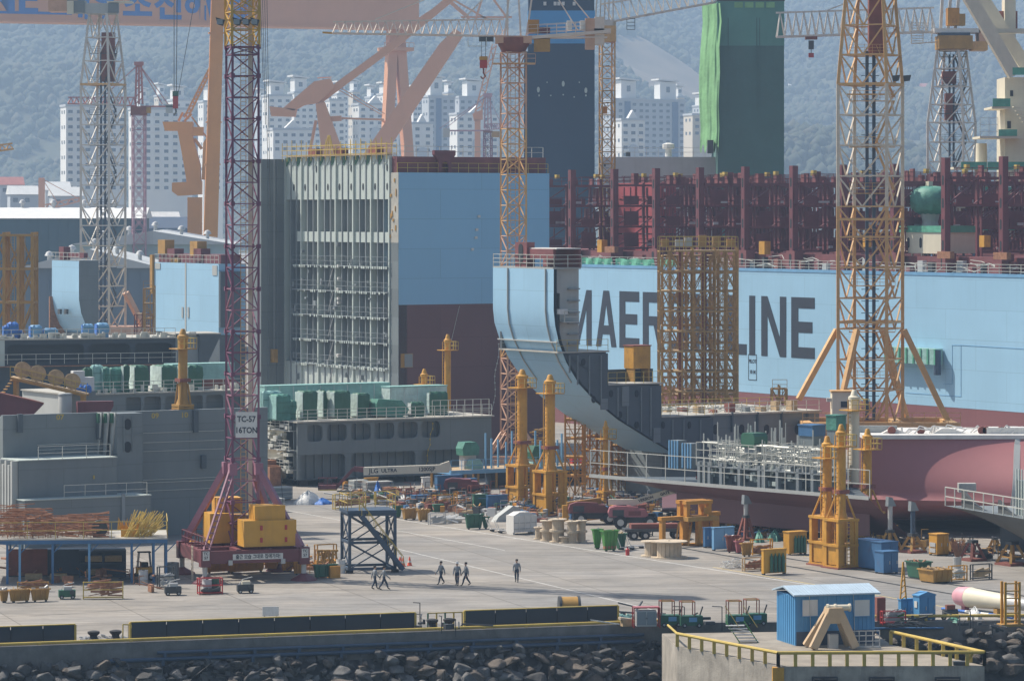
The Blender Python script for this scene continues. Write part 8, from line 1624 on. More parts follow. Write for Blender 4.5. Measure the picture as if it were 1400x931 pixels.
for px, py, h_, w_ in ((438, 782, 1.6, .5), (447, 782, 1.6, .5), (457, 782, 1.6, .5)):
 p = G(px, py); t = thing('timber_trestle', 'brown trestle in the row left of the stair tower, %s one' % {438: 'left', 447: 'middle', 457: 'right'}[px], 'trestle', (p.x, p.y, 0), .3, 'brown trestles'); [MB().beam((sx * .35, 0, 0), (sx * .1, 0, h_), .14).B('leg', 'ochre', t) for sx in (-1, 1)]; MB().bx(-.3, .3, -.1, .1, h_, h_ + .15).B('head', 'ochre', t); MB().bx(-.25, .25, -.05, .05, h_ * .45, h_ * .55).B('tie', 'ochre', t)
def stair_tower():
 f, w, d, s = frame_at(461, 478, 540, 783, radians(14)); h = 79 / s; d = 3.0; t = thing('stair_tower', 'navy steel stair tower standing on the open apron', 'stair tower', f.o, f.r); M_ = 'navy_steel'
 for x in (0, w):
  for y in (0, d): MB().bx(x - .11, x + .11, y - .11, y + .11, .2, h).B('post', M_, t); MB().bx(x - .25, x + .25, y - .25, y + .25, 0, .2).B('wheel_foot', 'black_rubber', t)
 for z in (.3, h * .52, h):
  for a, c in (((0, 0), (w, 0)), ((w, 0), (w, d)), ((w, d), (0, d)), ((0, d), (0, 0))): MB().beam((*a, z), (*c, z), .16, .2).B('rail', M_, t)
 for z0, z1 in ((.3, h * .52), (h * .52, h)):
  for a, c in (((0, 0), (w, 0)), ((w, 0), (w, d)), ((w, d), (0, d)), ((0, d), (0, 0))): MB().beam((*a, z0), (*c, z1), .09).B('cross_brace', M_, t); MB().beam((*a, z1), (*c, z0), .09).B('cross_brace', M_, t)
 MB().bx(-.2, w + .1, -.2, d + .1, h + .1, h + .35).B('top_deck', 'navy_steel', t); a = Vector((w * .22, -.5, h)); c = Vector((w + .5, -.5, .25))
 for dy in (-.35, .35): MB().beam(a + Vector((0, dy, 0)), c + Vector((0, dy, 0)), .1, .34).B('stringer', M_, t); MB().beam(a + Vector((0, dy, 1)), c + Vector((0, dy, 1)), .05).B('handrail', 'rail_yellow', t); [MB().beam(a.lerp(c, k / 6) + Vector((0, dy, 0)), a.lerp(c, k / 6) + Vector((0, dy, 1)), .04).B('baluster', 'rail_yellow', t) for k in range(7)]
 for k in range(20): q = a.lerp(c, (k + .5) / 20); MB().bx(q.x - .13, q.x + .13, q.y - .32, q.y + .32, q.z, q.z + .04).B('tread', 'dark_steel', t)
 railing(t, [(w, -.2, h + .35), (w, d, h + .35), (-.2, d, h + .35), (-.2, -.2, h + .35), (w * .2, -.2, h + .35)], 'rail_yellow', 1.2, .9, w=.05)
stair_tower()
CONE = [MB().lathe([(.19, .05), (.04, .7), (.03, .72)], 12).mesh('cone', 'orange_cone', True), MB().lathe([(.148, .26), (.115, .42)], 12).mesh('reflective_band', 'white_paint', True), MB().bx(-.2, .2, -.2, .2, 0, .05).mesh('cone_base', 'orange_cone')]
for px, py, lab in ((541, 772, 'traffic cone nearest the stair tower foot'), (547, 773, 'second traffic cone from the stair tower'), (551, 774, 'third traffic cone from the stair tower'), (560, 773, 'traffic cone standing farthest from the stair tower')):
 t = thing('traffic_cone', lab, 'cone', G(px, py), 0, 'traffic cones'); link('cone', CONE[0], t); link('reflective_band', CONE[1], t, (0, 0, 0)); link('cone_base', CONE[2], t)
# ================================================================== QUAY EDGE
QD = (QE[2] - QE[1]).normalized(); QR = math.atan2(QD.y, QD.x); FQ = Frame(QE[1], QR)
tag(MB().bx(-92, FQ.x_at(905) + 1, -.05, .9, -1.9, .10).B('quay_wall', 'concrete_dark', None), kind='structure').location = QE[1]; bpy.data.objects['quay_wall'].rotation_euler = (0, 0, QR)
Q2 = QE[3] - QE[2]; QR2 = math.atan2(Q2.y, Q2.x); FQ2 = Frame(QE[2], QR2); o = tag(MB().bx(1.02, 60, -.05, .9, -1.9, .10).B('quay_wall', 'concrete_dark', None), kind='structure'); o.location = QE[2]; o.rotation_euler = (0, 0, QR2)
mat('barrier_navy', (0.022, 0.032, 0.048), .6, var=.15, streak=.3)
for px0, px1, lab in ((-30, 103, 'dark navy quay barrier with yellow rim at the left edge'), (178, 568, 'long dark navy quay barrier with yellow rim in the middle'), (635, 845, 'dark navy quay barrier with yellow rim right of the gap')):
 x0, x1 = FQ.x_at(px0, 1.2), FQ.x_at(px1, 1.2); p = FQ.o + FQ.ex * x0 + FQ.ey * 1.2; t = thing('quay_barrier', lab, 'barrier', p, QR, 'barriers along the quay'); L_ = x1 - x0; n_ = max(1, round(L_ / 2.4))
 for k in range(n_): MB().bx(L_ * k / n_ + .03, L_ * (k + 1) / n_ - .03, 0, .12, .1, 1.22).B('panel', 'barrier_navy', t)
 MB().bx(0, L_, -.04, .16, 1.22, 1.28).B('top_rim', 'rail_yellow', t); [MB().bx(x - .07, x + .07, -.05, .14, .1, 1.22).B('end_post', 'rail_yellow', t) for x in (0, L_)]
 [MB().bx(L_ * k / n_ - .05, L_ * k / n_ + .05, .12, .5, .1, 1.0).B('stay', 'barrier_navy', t) for k in range(n_ + 1)]
def pipe_run(label, f, px0, px1, y, z, r, m, posts=True):
 x0, x1 = f.x_at(px0, y), f.x_at(px1, y); p = f.o + f.ex * x0 + f.ey * y; t = thing('pipe', label, 'pipe', (p.x, p.y, 0), f.r); MB().tube((0, 0, z), (x1 - x0, 0, z), r, 10).B('tube', Mx(m), t, smooth=True); n_ = int((x1 - x0) / 3)
 if posts: [MB().bx(k * 3 - .1 + .5, k * 3 + .1 + .5, -.12, .12, max(.1, z - .35) if z > 0 else z - .4, z).B('bracket', Mx(m), t) for k in range(n_)]
pipe_run('yellow kerb pipe along the quay edge, left length', FQ, -20, 905, .3, .22, .10, 'rail_yellow'); pipe_run('yellow kerb pipe along the right quay edge behind the hut', FQ2, 1196, 1420, .3, .42, .11, 'rail_yellow')
pipe_run('upper blue service pipe on the quay wall face', FQ, 215, 880, -.3, -.62, .12, 'navy_steel'); pipe_run('lower blue service pipe on the quay wall face', FQ, 150, 880, -.35, -1.05, .14, 'navy_steel'); pipe_run('short blue pipe on the right quay wall', FQ2, 1190, 1290, -.2, -.35, .08, 'blue_paint')
for px, lab in ((128, 'left black mooring bollard in the gap between barriers'), (158, 'right black mooring bollard in the gap between barriers'), (591, 'left mooring bollard in the gap by the railing'), (614, 'right mooring bollard in the gap by the railing')):
 p = FQ.o + FQ.ex * FQ.x_at(px, 1.3) + FQ.ey * 1.3; t = thing('mooring_bollard', lab, 'bollard', p, 0, 'mooring bollards'); MB().lathe([(.42, .1), (.3, .2), (.24, .45), (.4, .6), (.4, .72), (.2, .78)], 14).B('post', 'black_rubber', t, smooth=True); MB().bx(-.5, .5, -.4, .4, 0, .1).B('base_plate', 'rust_pipe', t)
p = FQ.o + FQ.ex * FQ.x_at(585, 2.2) + FQ.ey * 2.2; t = thing('handrail', 'small yellow handrail between the two long quay barriers', 'railing', p, QR); L_ = FQ.x_at(632, 2.2) - FQ.x_at(585, 2.2); MB().beam((0, 0, 1.05), (L_, 0, 1.05), .07).B('top_bar', 'rail_yellow', t); [MB().bx(L_ * k / 4 - .05, L_ * k / 4 + .05, -.04, .04, 0, 1.05).B('post', Mx('green_paint' if k in (0, 2) else 'rail_yellow'), t) for k in range(5)]
p = FQ.o + FQ.ex * FQ.x_at(168, 1.0) + FQ.ey * 1.0; t = thing('gate_frame', 'small yellow frame at the start of the long quay barrier', 'frame', p, QR); MB().rail([(0, 0, .1), (0, 0, 1.15), (.55, 0, 1.1), (.55, 0, .9)], .07).B('tube_frame', 'rail_yellow', t); heap('rusty chain and shackles lying between the quay barriers', 145, 880, 60, 6, 'galvanised', 50, th=.05, long=.4, cat='chain', name='mooring_chain', loc=FQ.o + FQ.ex * FQ.x_at(142, 2.2) + FQ.ey * 2.2, dep=1)
p = G(370, 853); t = thing('sign_board', 'white blank board standing behind the long quay barrier', 'sign', p, .1); MB().bx(-.55, .55, 0, .06, .55, 1.2).B('board', 'tarp_white', t); [MB().bx(x - .03, x + .03, 0, .05, 0, .6).B('leg', 'steel', t) for x in (-.4, .4)]
p = G(780, 848); t = thing('cable_roller', 'tan drum roller with dark cable ends behind the right barrier', 'roller', p, .1); MB().lathe([(.75, -.55), (.75, .55)], 20, (0, .7, .82), 'x').B('roll', 'ochre', t, smooth=True); [MB().lathe([(.5, x), (.8, x), (.8, x + .18), (.5, x + .2)], 16, (0, .7, .82), 'x').B('end_coil', 'dark_steel', t, smooth=True) for x in (-.75, .55)]; MB().bx(-.8, .8, .3, 1.1, 0, .1).B('stand', 'dark_steel', t)
# red framed cabinet, welding sets ---------------------------------------
p = G(884, 858); t = thing('electric_cabinet', 'grey two-door cabinet in a red frame at the quay edge', 'cabinet', p, .1); MB().bx(-.68, .68, 0, .8, .1, 1.15).B('body', 'galvanised', t)
for x in (-.34, .34): d_ = MB().bx(x - .3, x + .3, -.04, 0, .2, 1.08).B('door', Mx('pale_blue' if False else 'grey_primer'), t); MB().bx(-.05 if x < 0 else .02, -.02 if x < 0 else .05, -.07, -.04, .6, .7).B('handle', 'dark_steel', d_)
MB().rail([(-.85, 0, 0), (-.85, 0, 1.35), (.9, 0, 1.35), (.9, 0, 0)], .07).B('red_frame', 'red_paint', t); MB().rail([(-.85, .8, 0), (-.85, .8, 1.35), (.9, .8, 1.35), (.9, .8, 0)], .07).B('red_frame', 'red_paint', t); MB().bx(-.85, .9, 0, .8, 1.33, 1.4).B('red_roof', 'pink_paint', t)
def weld_cart(label, px, ybase, n_=2):
 p = G(px, ybase); t = thing('welding_set', label, 'welding set', p, .15, 'green welding sets'); MB().bx(-.75, .75, 0, .8, .15, .8).B('body', 'green_paint', t); MB().bx(-.2, .35, -.03, 0, .4, .7).B('control_panel', 'pale_blue', t); [wheel(t, x, y, .16, .1) for x in (-.5, .5) for y in (0, .8)]
 for x in (-.7, .2): MB().rail([(x, 0, .8), (x, 0, 1.75), (x, .8, 1.75), (x, .8, .8)], .06).B('guard_frame', 'red_brown', t)
 for y in (0, .8): MB().beam((-.7, y, 1.75), (.2, y, 1.75), .06).B('guard_bar', 'orange_yellow', t)
 MB().tube((.6, .3, .8), (.8, .3, 1.4), .05, 6).B('exhaust', 'dark_steel', t)
for a in ((918, 857, 'green welding set with tall frame right of the red cabinet'), (946, 858, 'green welding set with blue panel and exhaust pipe'), (1010, 857, 'green welding set with orange frame left of the blue hut'), (1034, 855, 'green welding set nearest the blue hut')): weld_cart(a[2], a[0], a[1])
heap('pile of hoses and blue bags left of the red cabinet', 864, 852, 30, 14, 'tarp_aqua', 40, th=.09, long=.5, name='hose_pile', cat='hoses'); heap('black cables piled at the quay beside the hut', 1245, 858, 50, 8, 'dark_steel', 60, th=.05, long=.5, name='cable_pile', cat='cables')
p = G(860, 856); t = thing('cardboard_box', 'open cardboard box left of the red cabinet', 'box', p, .3); MB().bx(-.45, .3, 0, .5, 0, .45).B('box', 'wood', t); MB().prism([(-.6, .45), (.3, .45), (.25, .5), (-.6, .62)], 0, .5).B('flap', 'pale_wood', t)
for px0, px1, lab, rot in ((992, 1003, 'green stepladder stairs at the platform start', -.2),):
 p = G(px0, 878); t = thing('boarding_steps', 'pale green boarding steps with handrails between quay and platform', 'steps', p, .1); [MB().beam((x, 0, 1.4), (x + .9, -.3, 0), .06).B('stringer', 'bright_green', t) for x in (0, 1.2)]; [MB().beam((x - .05, 0, 2.4), (x + .85, -.3, 1), .04).B('handrail', 'rail_yellow', t) for x in (0, 1.2)]; [MB().bx(.9 - k * .18, 2.1 - k * .18, -.4, 0, .2 * k + .1, .2 * k + .14).B('tread', 'galvanised', t) for k in range(6)]
p = G(808, 866); t = thing('ladder', 'aluminium ladder lying on the quay kerb', 'ladder', (p.x, p.y, .55), .12); [MB().beam((0, y, .35), (1.9, y, .05), .05).B('rail', 'galvanised', t) for y in (0, .35)]; [MB().beam((.2 + .28 * k, 0, .32 - .045 * k), (.2 + .28 * k, .35, .32 - .045 * k), .035).B('rung', 'galvanised', t) for k in range(6)]
# ================================================================== RIPRAP
rs = random.Random(5); ROCKS = []
for k in range(14):
 bm = bmesh.new(); [bm.verts.new((q.x * rs.uniform(.75, 1.05), q.y * rs.uniform(.6, .85), q.z * rs.uniform(.5, .75))) for q in (Vector((rs.gauss(0, 1), rs.gauss(0, 1), rs.gauss(0, 1))).normalized() for _ in range(16))]; bmesh.ops.convex_hull(bm, input=bm.verts[:]); [bm.verts.remove(v_) for v_ in [q for q in bm.verts if not q.link_faces]]
 bmesh.ops.bevel(bm, geom=bm.edges[:], offset=.06, segments=1, affect='EDGES'); me = bpy.data.meshes.new('rock'); bm.to_mesh(me); bm.free(); me.materials.append(mat('rock_%s' % ('brown', 'grey', 'dark')[k % 3], ((.12, .098, .08), (.125, .12, .115), (.075, .072, .07))[k % 3], .9, var=.45, scale=1.2, bump=1.0, bscale=2.5)); ROCKS.append(me)
def riprap(label, f, x0, x1, n_, ztop=-1.3, sd=1):
 t = thing('rock_revetment', label, 'revetment', f.o, f.r); rows = []; r_ = random.Random(sd)
 b = MB(); b.add([(x0, -.1, ztop - .3), (x1, -.1, ztop - .3), (x1, -3.9, -6.5), (x0, -3.9, -6.5), (x0, 3, -6.5), (x1, 3, -6.5), (x0, 3, -1.95), (x1, 3, -1.95)], [(0, 3, 2, 1), (0, 1, 7, 6)]); b.B('slope', Mx('hole_dark' if False else 'rock_dark'), t)
 for i in range(n_):
  k = r_.random(); y = -.25 - 1.7 * k; z = ztop + .15 + (y + .25) * 1.35 + r_.uniform(-.05, .05); o = link('rock', r_.choice(ROCKS), t, (r_.uniform(x0, x1), y, z), (r_.uniform(-.5, .5), r_.uniform(-.5, .5), r_.uniform(0, 6))); s_ = r_.choice((.4, .5, .6, .7, .85, 1.0)) * (.8 + .5 * k); o.scale = (s_, s_ * r_.uniform(.7, 1.1), s_ * r_.uniform(.6, .9))
riprap('dark boulders of the revetment below the quay, left of the platform', FQ, FQ.x_at(-25), FQ.x_at(925), 290, sd=4); riprap('dark boulders of the revetment right of the concrete platform', FQ2, FQ2.x_at(1180), FQ2.x_at(1440), 100, -.9, sd=6)
b = MB(); r_ = random.Random(9)
for i in range(700):
 k = r_.random(); s_ = r_.uniform(.1, .28); c = Vector((r_.uniform(FQ.x_at(-25), FQ.x_at(925)), -.15 - 1.9 * k, -1.15 - 2.55 * k)); q = [c + Vector((r_.uniform(-1, 1), r_.uniform(-.5, .5), r_.uniform(-.8, .8))) * s_ * 2 for _ in range(6)]; b.add(q, [(0, 1, 2), (0, 2, 3), (0, 3, 4), (0, 4, 1), (5, 2, 1), (5, 3, 2), (5, 4, 3), (5, 1, 4)])
o = tag(b.B('rubble', 'rock_grey'), 'small rubble wedged between the revetment boulders', 'rubble', kind='stuff'); o.location = QE[1]; o.rotation_euler = (0, 0, QR)
t = thing('wall_drain', 'row of dark drain mouths in the quay wall at left', 'drain', QE[1], QR)
for px in (228, 243, 259, 275): x = FQ.x_at(px, -.5); MB().tube((x, -.75, -1.75), (x, .2, -1.7), .30, 14).B('drain_pipe', 'black_rubber', t, smooth=True)
# ================================================================== PLATFORM WITH BLUE HUT
PA, PB, PC, PD = G(926, 884), G(1064, 911), G(1346, 910), G(1218, 881); PE, PF = G(1190, 862), G(905, 866)
t = thing('mooring_platform', 'concrete mooring platform with yellow railings at bottom right', 'platform', (PB.x, PB.y, 0), 0)
def loc(p, z=0): return Vector((p.x - PB.x, p.y - PB.y, z))
ring = [PF, PA, PB, PC, PD, PE]
b = MB(); b.add([loc(p, .02) for p in ring], [tuple(range(6))]); b.B('top_slab', 'concrete_tan', t); names = ['concrete_pale', 'concrete_pale', 'concrete_dark', 'concrete_dark', 'concrete_dark', 'concrete_dark']
for i in range(5): a, c = ring[i], ring[i + 1]; b = MB(); b.add([loc(a, -6.2), loc(c, -6.2), loc(c, .02), loc(a, .02)], [(0, 1, 2, 3)]); b.B('side_wall', 'concrete_pale', t)
def plat_rail(a, c, n_, h=.85):
 b = MB().tube(loc(a, h), loc(c, h), .11, 8); b.B('top_pipe', 'rail_yellow', t, smooth=True)
 for k in range(n_ + 1): p = a.lerp(c, k / n_); q = loc(p); MB().bx(q.x - .11, q.x + .11, q.y - .08, q.y + .08, .02, h).B('rail_post', 'rail_yellow', t)
plat_rail(PA, PB, 8); plat_rail(PB, PC, 12); plat_rail(PD, PC, 7); MB().tube(loc(PA, .85), loc(PA.lerp(PF, .6), .9), .08, 8).B('top_pipe', 'rail_yellow', t)
c = loc(PB); MB().bx(c.x - .35, c.x + .35, c.y - .12, c.y + .5, -6, -.05).B('corner_guard', 'yellow', t)
for px in (1128, 1206, 1296): p = W(px, 925, PB.y - .3) ; q = Vector((p.x - PB.x, -.1, 0)); MB().bx(q.x - .7, q.x + .7, -.55, 0, -3, -.72).B('fender', 'black_rubber', t); MB().bx(q.x - .8, q.x + .8, -.12, .0, -3.2, -.6).B('fender_plate', 'dark_steel', t)
MB().bx(loc(PC).x - 1.9, loc(PC).x - 1.1, .4, 1.0, .02, .25).B('cleat', 'dark_steel', t); q = loc(PC); [MB().beam((q.x - 1.2, .6, .02), (q.x - .7, .5, .75), .14).B('corner_prop', 'rail_yellow', t) for k in (0,)]
def blue_hut():
 f = Frame(G(1088, 883), radians(16)); w = f.x_at(1196); d = f.y_at(1062); s = S(f.o.y); h = 68 / s; t = thing('site_hut', 'blue corrugated hut with pale roof and two covered windows on the platform', 'hut', f.o + Vector((0, 0, .02)), f.r); n_ = 18
 d = min(d, 5); MB().bx(0, w, 0, d, 0, h).B('wall', 'hut_blue', t)
 for k in range(n_): x = w * k / n_; MB().bx(x + .06, x + .18, -.035, 0, .05, h - .05).B('wall_rib', 'hut_blue', t)
 for k in range(10): y = d * k / 10; MB().bx(-.035, 0, y + .06, y + .18, .05, h - .05).B('wall_rib', 'hut_blue', t)
 mat('roof_sheet', (.42, .52, .60), .5, var=.12, streak=.2, rust=.15)
 for k in range(26): x = -.25 + (w + .5) * k / 26; MB().prism([(-.3, h + .0), (-.3, h + .10), (d / 2, h + .52), (d + .3, h + .1), (d + .3, h), (d / 2, h + .42)], x + .012, x + (w + .5) / 26 - .012 + .05 * (k % 2), 'yz').B('roof_sheet', 'roof_sheet', t, fix=True)
 for px in (1107, 1178): x, z = f.fr(px, 831); wd = MB().bx(x - .53, x + .53, -.08, -.035, z - .52, z + .52).B('window', 'white_paint', t); MB().rail([(x - .56, -.09, z - .55), (x + .56, -.09, z - .55), (x + .56, -.09, z + .55), (x - .56, -.09, z + .55), (x - .56, -.09, z - .55)], .05).B('frame', 'hut_blue', wd)
 [MB().tube((x, -.1, h), (x + .12, -.1, .1), .02, 5).B('rope', 'rail_pale', t) for x in (.9, w * .72)]; MB().bx(.02, w - .02, -.06, -.036, .0, .9).B('skirt', 'navy_steel', t)
blue_hut()
def bollard_frame():
 p = G(1139, 886); s = S(p.y); t = thing('quick_release_hook', 'tan steel A-frame with horizontal roller in front of the blue hut', 'A-frame', (p.x, p.y, .02), radians(10)); q = lambda px, py: ((px - 1139) / s, (884 - py) / s); mat('tan_paint', (.50, .36, .22), .55, var=.1, streak=.3); M_ = 'tan_paint'
 for y in (-.55, .55):
  for a, c in (((1132, 838), (1106, 878)), ((1148, 838), (1166, 878))): xa, za = q(*a); xc, zc = q(*c); MB().beam((xa, y * .6, za), (xc, y * 1.5, zc - .2), .5, .42, (0, 1, 0)).B('leg', M_, t)
 xa, za = q(1124, 846); xc, zc = q(1156, 828); MB().prism([(xa, za - .15), (xc, za - .15), (xc - .3, zc), (xa + .3, zc)], -.6, .6).B('head_plate', M_, t, fix=True); xa, za = q(1130, 829); MB().tube((xa, 0, za), (xa + 1.5, 0, za), .2, 12).B('roller', 'cream', t, smooth=True)
 for x in (xa, xa + .5, xa + 1.45): MB().lathe([(.26, x), (.26, x + .12)], 12, (0, 0, za), 'x').B('roller_ring', 'cream', t)
 MB().bx(-.3, .3, -.2, .3, 0, .9).B('motor', 'galvanised', t)
bollard_frame()
p = G(1184, 886); t = thing('gangway_gate', 'grey tubular railing gate right of the tan A-frame', 'railing', (p.x, p.y, .02), radians(8)); b = MB(); [MB().beam((-.9, 0, z), (.9, 0, z), .05).B('bar', 'galvanised', t) for z in (.1, .45, .8, 1.1)]; [MB().beam((x, 0, 0), (x, 0, 1.12), .05).B('upright', 'galvanised', t) for x in (-.9, -.45, 0, .45, .9)]; MB().bx(-1.0, 1.0, 0, .7, 0, .06).B('tread_plate', 'galvanised', t)
p = G(1172, 873); t = thing('yellow_trestle', 'yellow square trestle behind the tan A-frame', 'trestle', p, .2); [MB().beam(a, c, .07).B('bar', 'rail_yellow', t) for a, c in (((-.9, 0, 0), (-.9, 0, 1.5)), ((.9, 0, 0), (.9, 0, 1.5)), ((-.9, 0, 1.5), (.9, 0, 1.5)), ((-.9, 0, .8), (.9, 0, 1.4)))]
# right side of the quay -------------------------------------------------------
def torpedo():
 a = G(1306, 832); c = G(1440, 851); d = c - a; t = thing('rudder_bulb', 'long pink and white tapered cylinder lying on the right apron', 'cylinder', a, math.atan2(d.y, d.x)); s = S(a.y); r = 13 / s * 1.05; zc = r + .25
 MB().lathe([(.1, 0), (r * .6, .12), (r * .9, .45), (r, 1.0), (r * 1.02, 1.6)], 22, (0, 0, zc), 'x').B('pink_nose', 'pink_paint' if False else mat('pale_pink', (.62, .30, .34), .5, var=.1, streak=.3), t, smooth=True); MB().lathe([(r * 1.0, 1.6), (r * 1.03, 1.7), (r * .98, 2.0), (r * .8, 4.6), (r * .66, 6.0)], 22, (0, 0, zc), 'x').B('white_body', 'cream', t, smooth=True); MB().lathe([(r * .66, 6.0), (r * .5, 8.5), (r * .2, 9)], 22, (0, 0, zc), 'x').B('grey_tail', 'galvanised', t, smooth=True)
 MB().bx(.9, 1.3, -.2, .2, 0, zc - r * .8).B('saddle', 'pink_paint', t); MB().bx(4.6, 5.0, -.4, .4, 0, zc - r * .7).B('saddle', 'ochre', t)
torpedo()
p = G(1384, 856); t = thing('yellow_stand', 'yellow ladder-like stand at the right edge of the quay', 'stand', p, .2); [MB().bx(x - .08, x + .08, y - .08, y + .08, 0, 3.0).B('post', 'yellow', t) for x in (-.5, .5) for y in (0, .7)]; [MB().beam((-.5, 0, .4 + .5 * k), (.5, 0, .4 + .5 * k), .08).B('rung', 'yellow', t) for k in range(6)]; MB().bx(-.8, .8, -.1, .9, -.0, .15).B('base', 'ochre', t)
p = G(1205, 851); t = thing('rusty_locker', 'narrow rust brown locker behind the blue hut', 'locker', p, .2); MB().bx(-.3, .3, 0, .6, 0, 1.7).B('body', 'red_brown', t); MB().bx(-.25, .25, -.03, 0, .1, 1.6).B('door', 'red_brown', t)
cage('red framed switchboard rack right of the blue hut', 1204, 1207, 1238, 836, 854, 'red_paint', 'galvanised', 'switch_rack', .9, .15); skip('green and white gas box beside the switchboard rack', 1224, 1226, 1236, 839, 853, 'bright_green', 'white_paint', .02, None, .15, 'gas_box'); 
p = G(1301, 848); t = thing('compressor', 'small dark compressor on the apron beside the striped barrier pole', 'compressor', p, .2); MB().lathe([(.28, -.5), (.28, .5)], 14, (0, .3, .5), 'x').B('tank', 'dark_steel', t, smooth=True); MB().bx(-.3, .3, .1, .5, .75, 1.05).B('motor', 'red_brown', t); [wheel(t, x, .3, .2, .1) for x in (-.45, .45)]
a = G(1288, 834); c = G(1385, 846); t = thing('barrier_pole', 'blue and white striped pole lying across the right apron', 'pole', a, 0); n_ = 9; d = c - a
for k in range(n_): MB().tube(d * (k / n_) + Vector((0, 0, .12)), d * ((k + 1) / n_) + Vector((0, 0, .12)), .1, 8).B('stripe', Mx('white_paint' if k % 2 else 'tarp_blue'), t)
p = G(1317, 775); t = thing('reed_bundle', 'bundle of brooms standing in a bin on the right apron', 'brooms', (p.x - .6, p.y - 1, 0), 0); b = MB(); [b.tube((0, 0, .6), (random.uniform(-.7, .7), random.uniform(-.2, .2), random.uniform(1.9, 2.4)), .02, 5) for k in range(50)]; tag(b.B('twigs', 'rust_pipe', t), kind='stuff'); MB().lathe([(.3, 0), (.35, .9)], 12).B('holder', 'galvanised', t)
# ================================================================== PEOPLE
mat('skin', (.45, .27, .19), .6, var=.05); mat('jacket_grey', (.22, .235, .25), .8, var=.15, scale=4); mat('trousers_navy', (.03, .045, .075), .85, var=.15, scale=4); mat('boots', (.025, .022, .02), .7); mat('hair_black', (.012, .011, .01), .7); mat('trousers_blue', (.05, .12, .25), .85, var=.12)
def person(label, pos, rot, stride=.3, arm=.3, head='hair', jacket='jacket_grey', legs='trousers_navy', h=1.73, group='yard workers'):
 k = h / 1.73; bm = bmesh.new(); L = bm.verts.layers.skin.verify(); tagv = {}
 def V_(co, r, g, r2=None): v = bm.verts.new(Vector(co) * k); v[L].radius = (r * k, (r2 or r) * k); tagv[len(tagv)] = (v.co.copy(), g); return v
 def E_(a, b): bm.edges.new((a, b)); return b
 pel = V_((0, 0, .95), .155, 2, .115); pel[L].use_root = True; wst = E_(pel, V_((0, 0, 1.10), .15, 1, .105)); chs = E_(wst, V_((0, .0, 1.30), .175, 1, .12)); nk = E_(chs, V_((0, 0, 1.45), .075, 1, .07)); nk2 = E_(nk, V_((0, -.01, 1.51), .056, 0)); jaw = E_(nk2, V_((0, -.035, 1.57), .070, 0, .085)); hd = E_(jaw, V_((0, -.02, 1.65), .082, 0, .10)); E_(hd, V_((0, -.01, 1.715), .055, 0, .065)); E_(jaw, V_((0, -.125, 1.60), .014, 0))
 for s_ in (-1, 1):
  a = stride * s_; hip = E_(pel, V_((s_ * .10, 0, .87), .105, 2)); kn = E_(hip, V_((s_ * .11, -a * .55 - .03, .48), .078, 2)); cf = E_(kn, V_((s_ * .11, -a * .75 + .05 * (a < 0), .30), .068, 2)); an = E_(cf, V_((s_ * .115, -a + .06 * (a < 0), .085 + .05 * (a < 0)), .047, 3)); E_(an, V_((s_ * .12, -a - .15, .05), .042, 3))
  b_ = -arm * s_; sh = E_(chs, V_((s_ * .19, 0, 1.40), .085, 1)); el = E_(sh, V_((s_ * .25, -b_ * .35 + .03, 1.13), .066, 1)); wr = E_(el, V_((s_ * .25, -b_ * .9 - .05, .90), .050, 1)); pm = E_(wr, V_((s_ * .25, -b_ - .07, .83), .036, 0, .022))
  for q in range(4): f1 = E_(pm, V_((s_ * .25 + .0, -b_ - .10 + .02 * q, .775 - .006 * (q in (1, 2))), .0095, 0)); E_(f1, V_((s_ * .235, -b_ - .10 + .02 * q, .735), .008, 0))
  E_(wr, V_((s_ * .235, -b_ - .12, .83), .010, 0))
 me = bpy.data.meshes.new('skeleton'); bm.to_mesh(me); bm.free(); ob = bpy.data.objects.new('skeleton', me); COL.objects.link(ob); m1 = ob.modifiers.new('skin', 'SKIN'); m1.use_smooth_shade = True; m2 = ob.modifiers.new('sub', 'SUBSURF'); m2.levels = 1; m2.render_levels = 1
 dg = bpy.context.evaluated_depsgraph_get(); bd = bpy.data.meshes.new_from_object(ob.evaluated_get(dg)); bpy.data.objects.remove(ob); bpy.data.meshes.remove(me); bd.materials.clear(); [bd.materials.append(Mx(q)) for q in ('skin', jacket, legs, 'boots')]
 pts = list(tagv.values())
 for p_ in bd.polygons:
  c_ = p_.center; p_.material_index = min(pts, key=lambda q: (q[0] - c_).length_squared)[1]; p_.use_smooth = True
 bd.name = 'body'; t = thing('person', label, 'person', pos, rot, group); link('body', bd, t)
 for s_ in (-1, 1): MB().box((s_ * .03 * k, -.118 * k, 1.645 * k), (.022 * k, .012 * k, .012 * k)).B('eye', 'hair_black', t); MB().box((s_ * .088 * k, -.01 * k, 1.63 * k), (.02 * k, .035 * k, .06 * k)).B('ear', 'skin', t)
 if head == 'hair': MB().lathe([(.092 * k, 1.63 * k), (.108 * k, 1.69 * k), (.095 * k, 1.755 * k), (.03 * k, 1.785 * k)], 14, (0, .008 * k, 0)).B('hair', 'hair_black', t, smooth=True)
 else: MB().lathe([(.135 * k, 1.675 * k), (.122 * k, 1.69 * k), (.118 * k, 1.75 * k), (.07 * k, 1.81 * k), (.02 * k, 1.82 * k)], 16, (0, 0, 0)).B('helmet' if head == 'helmet' else 'hood', 'white_paint', t, smooth=True)
 return t
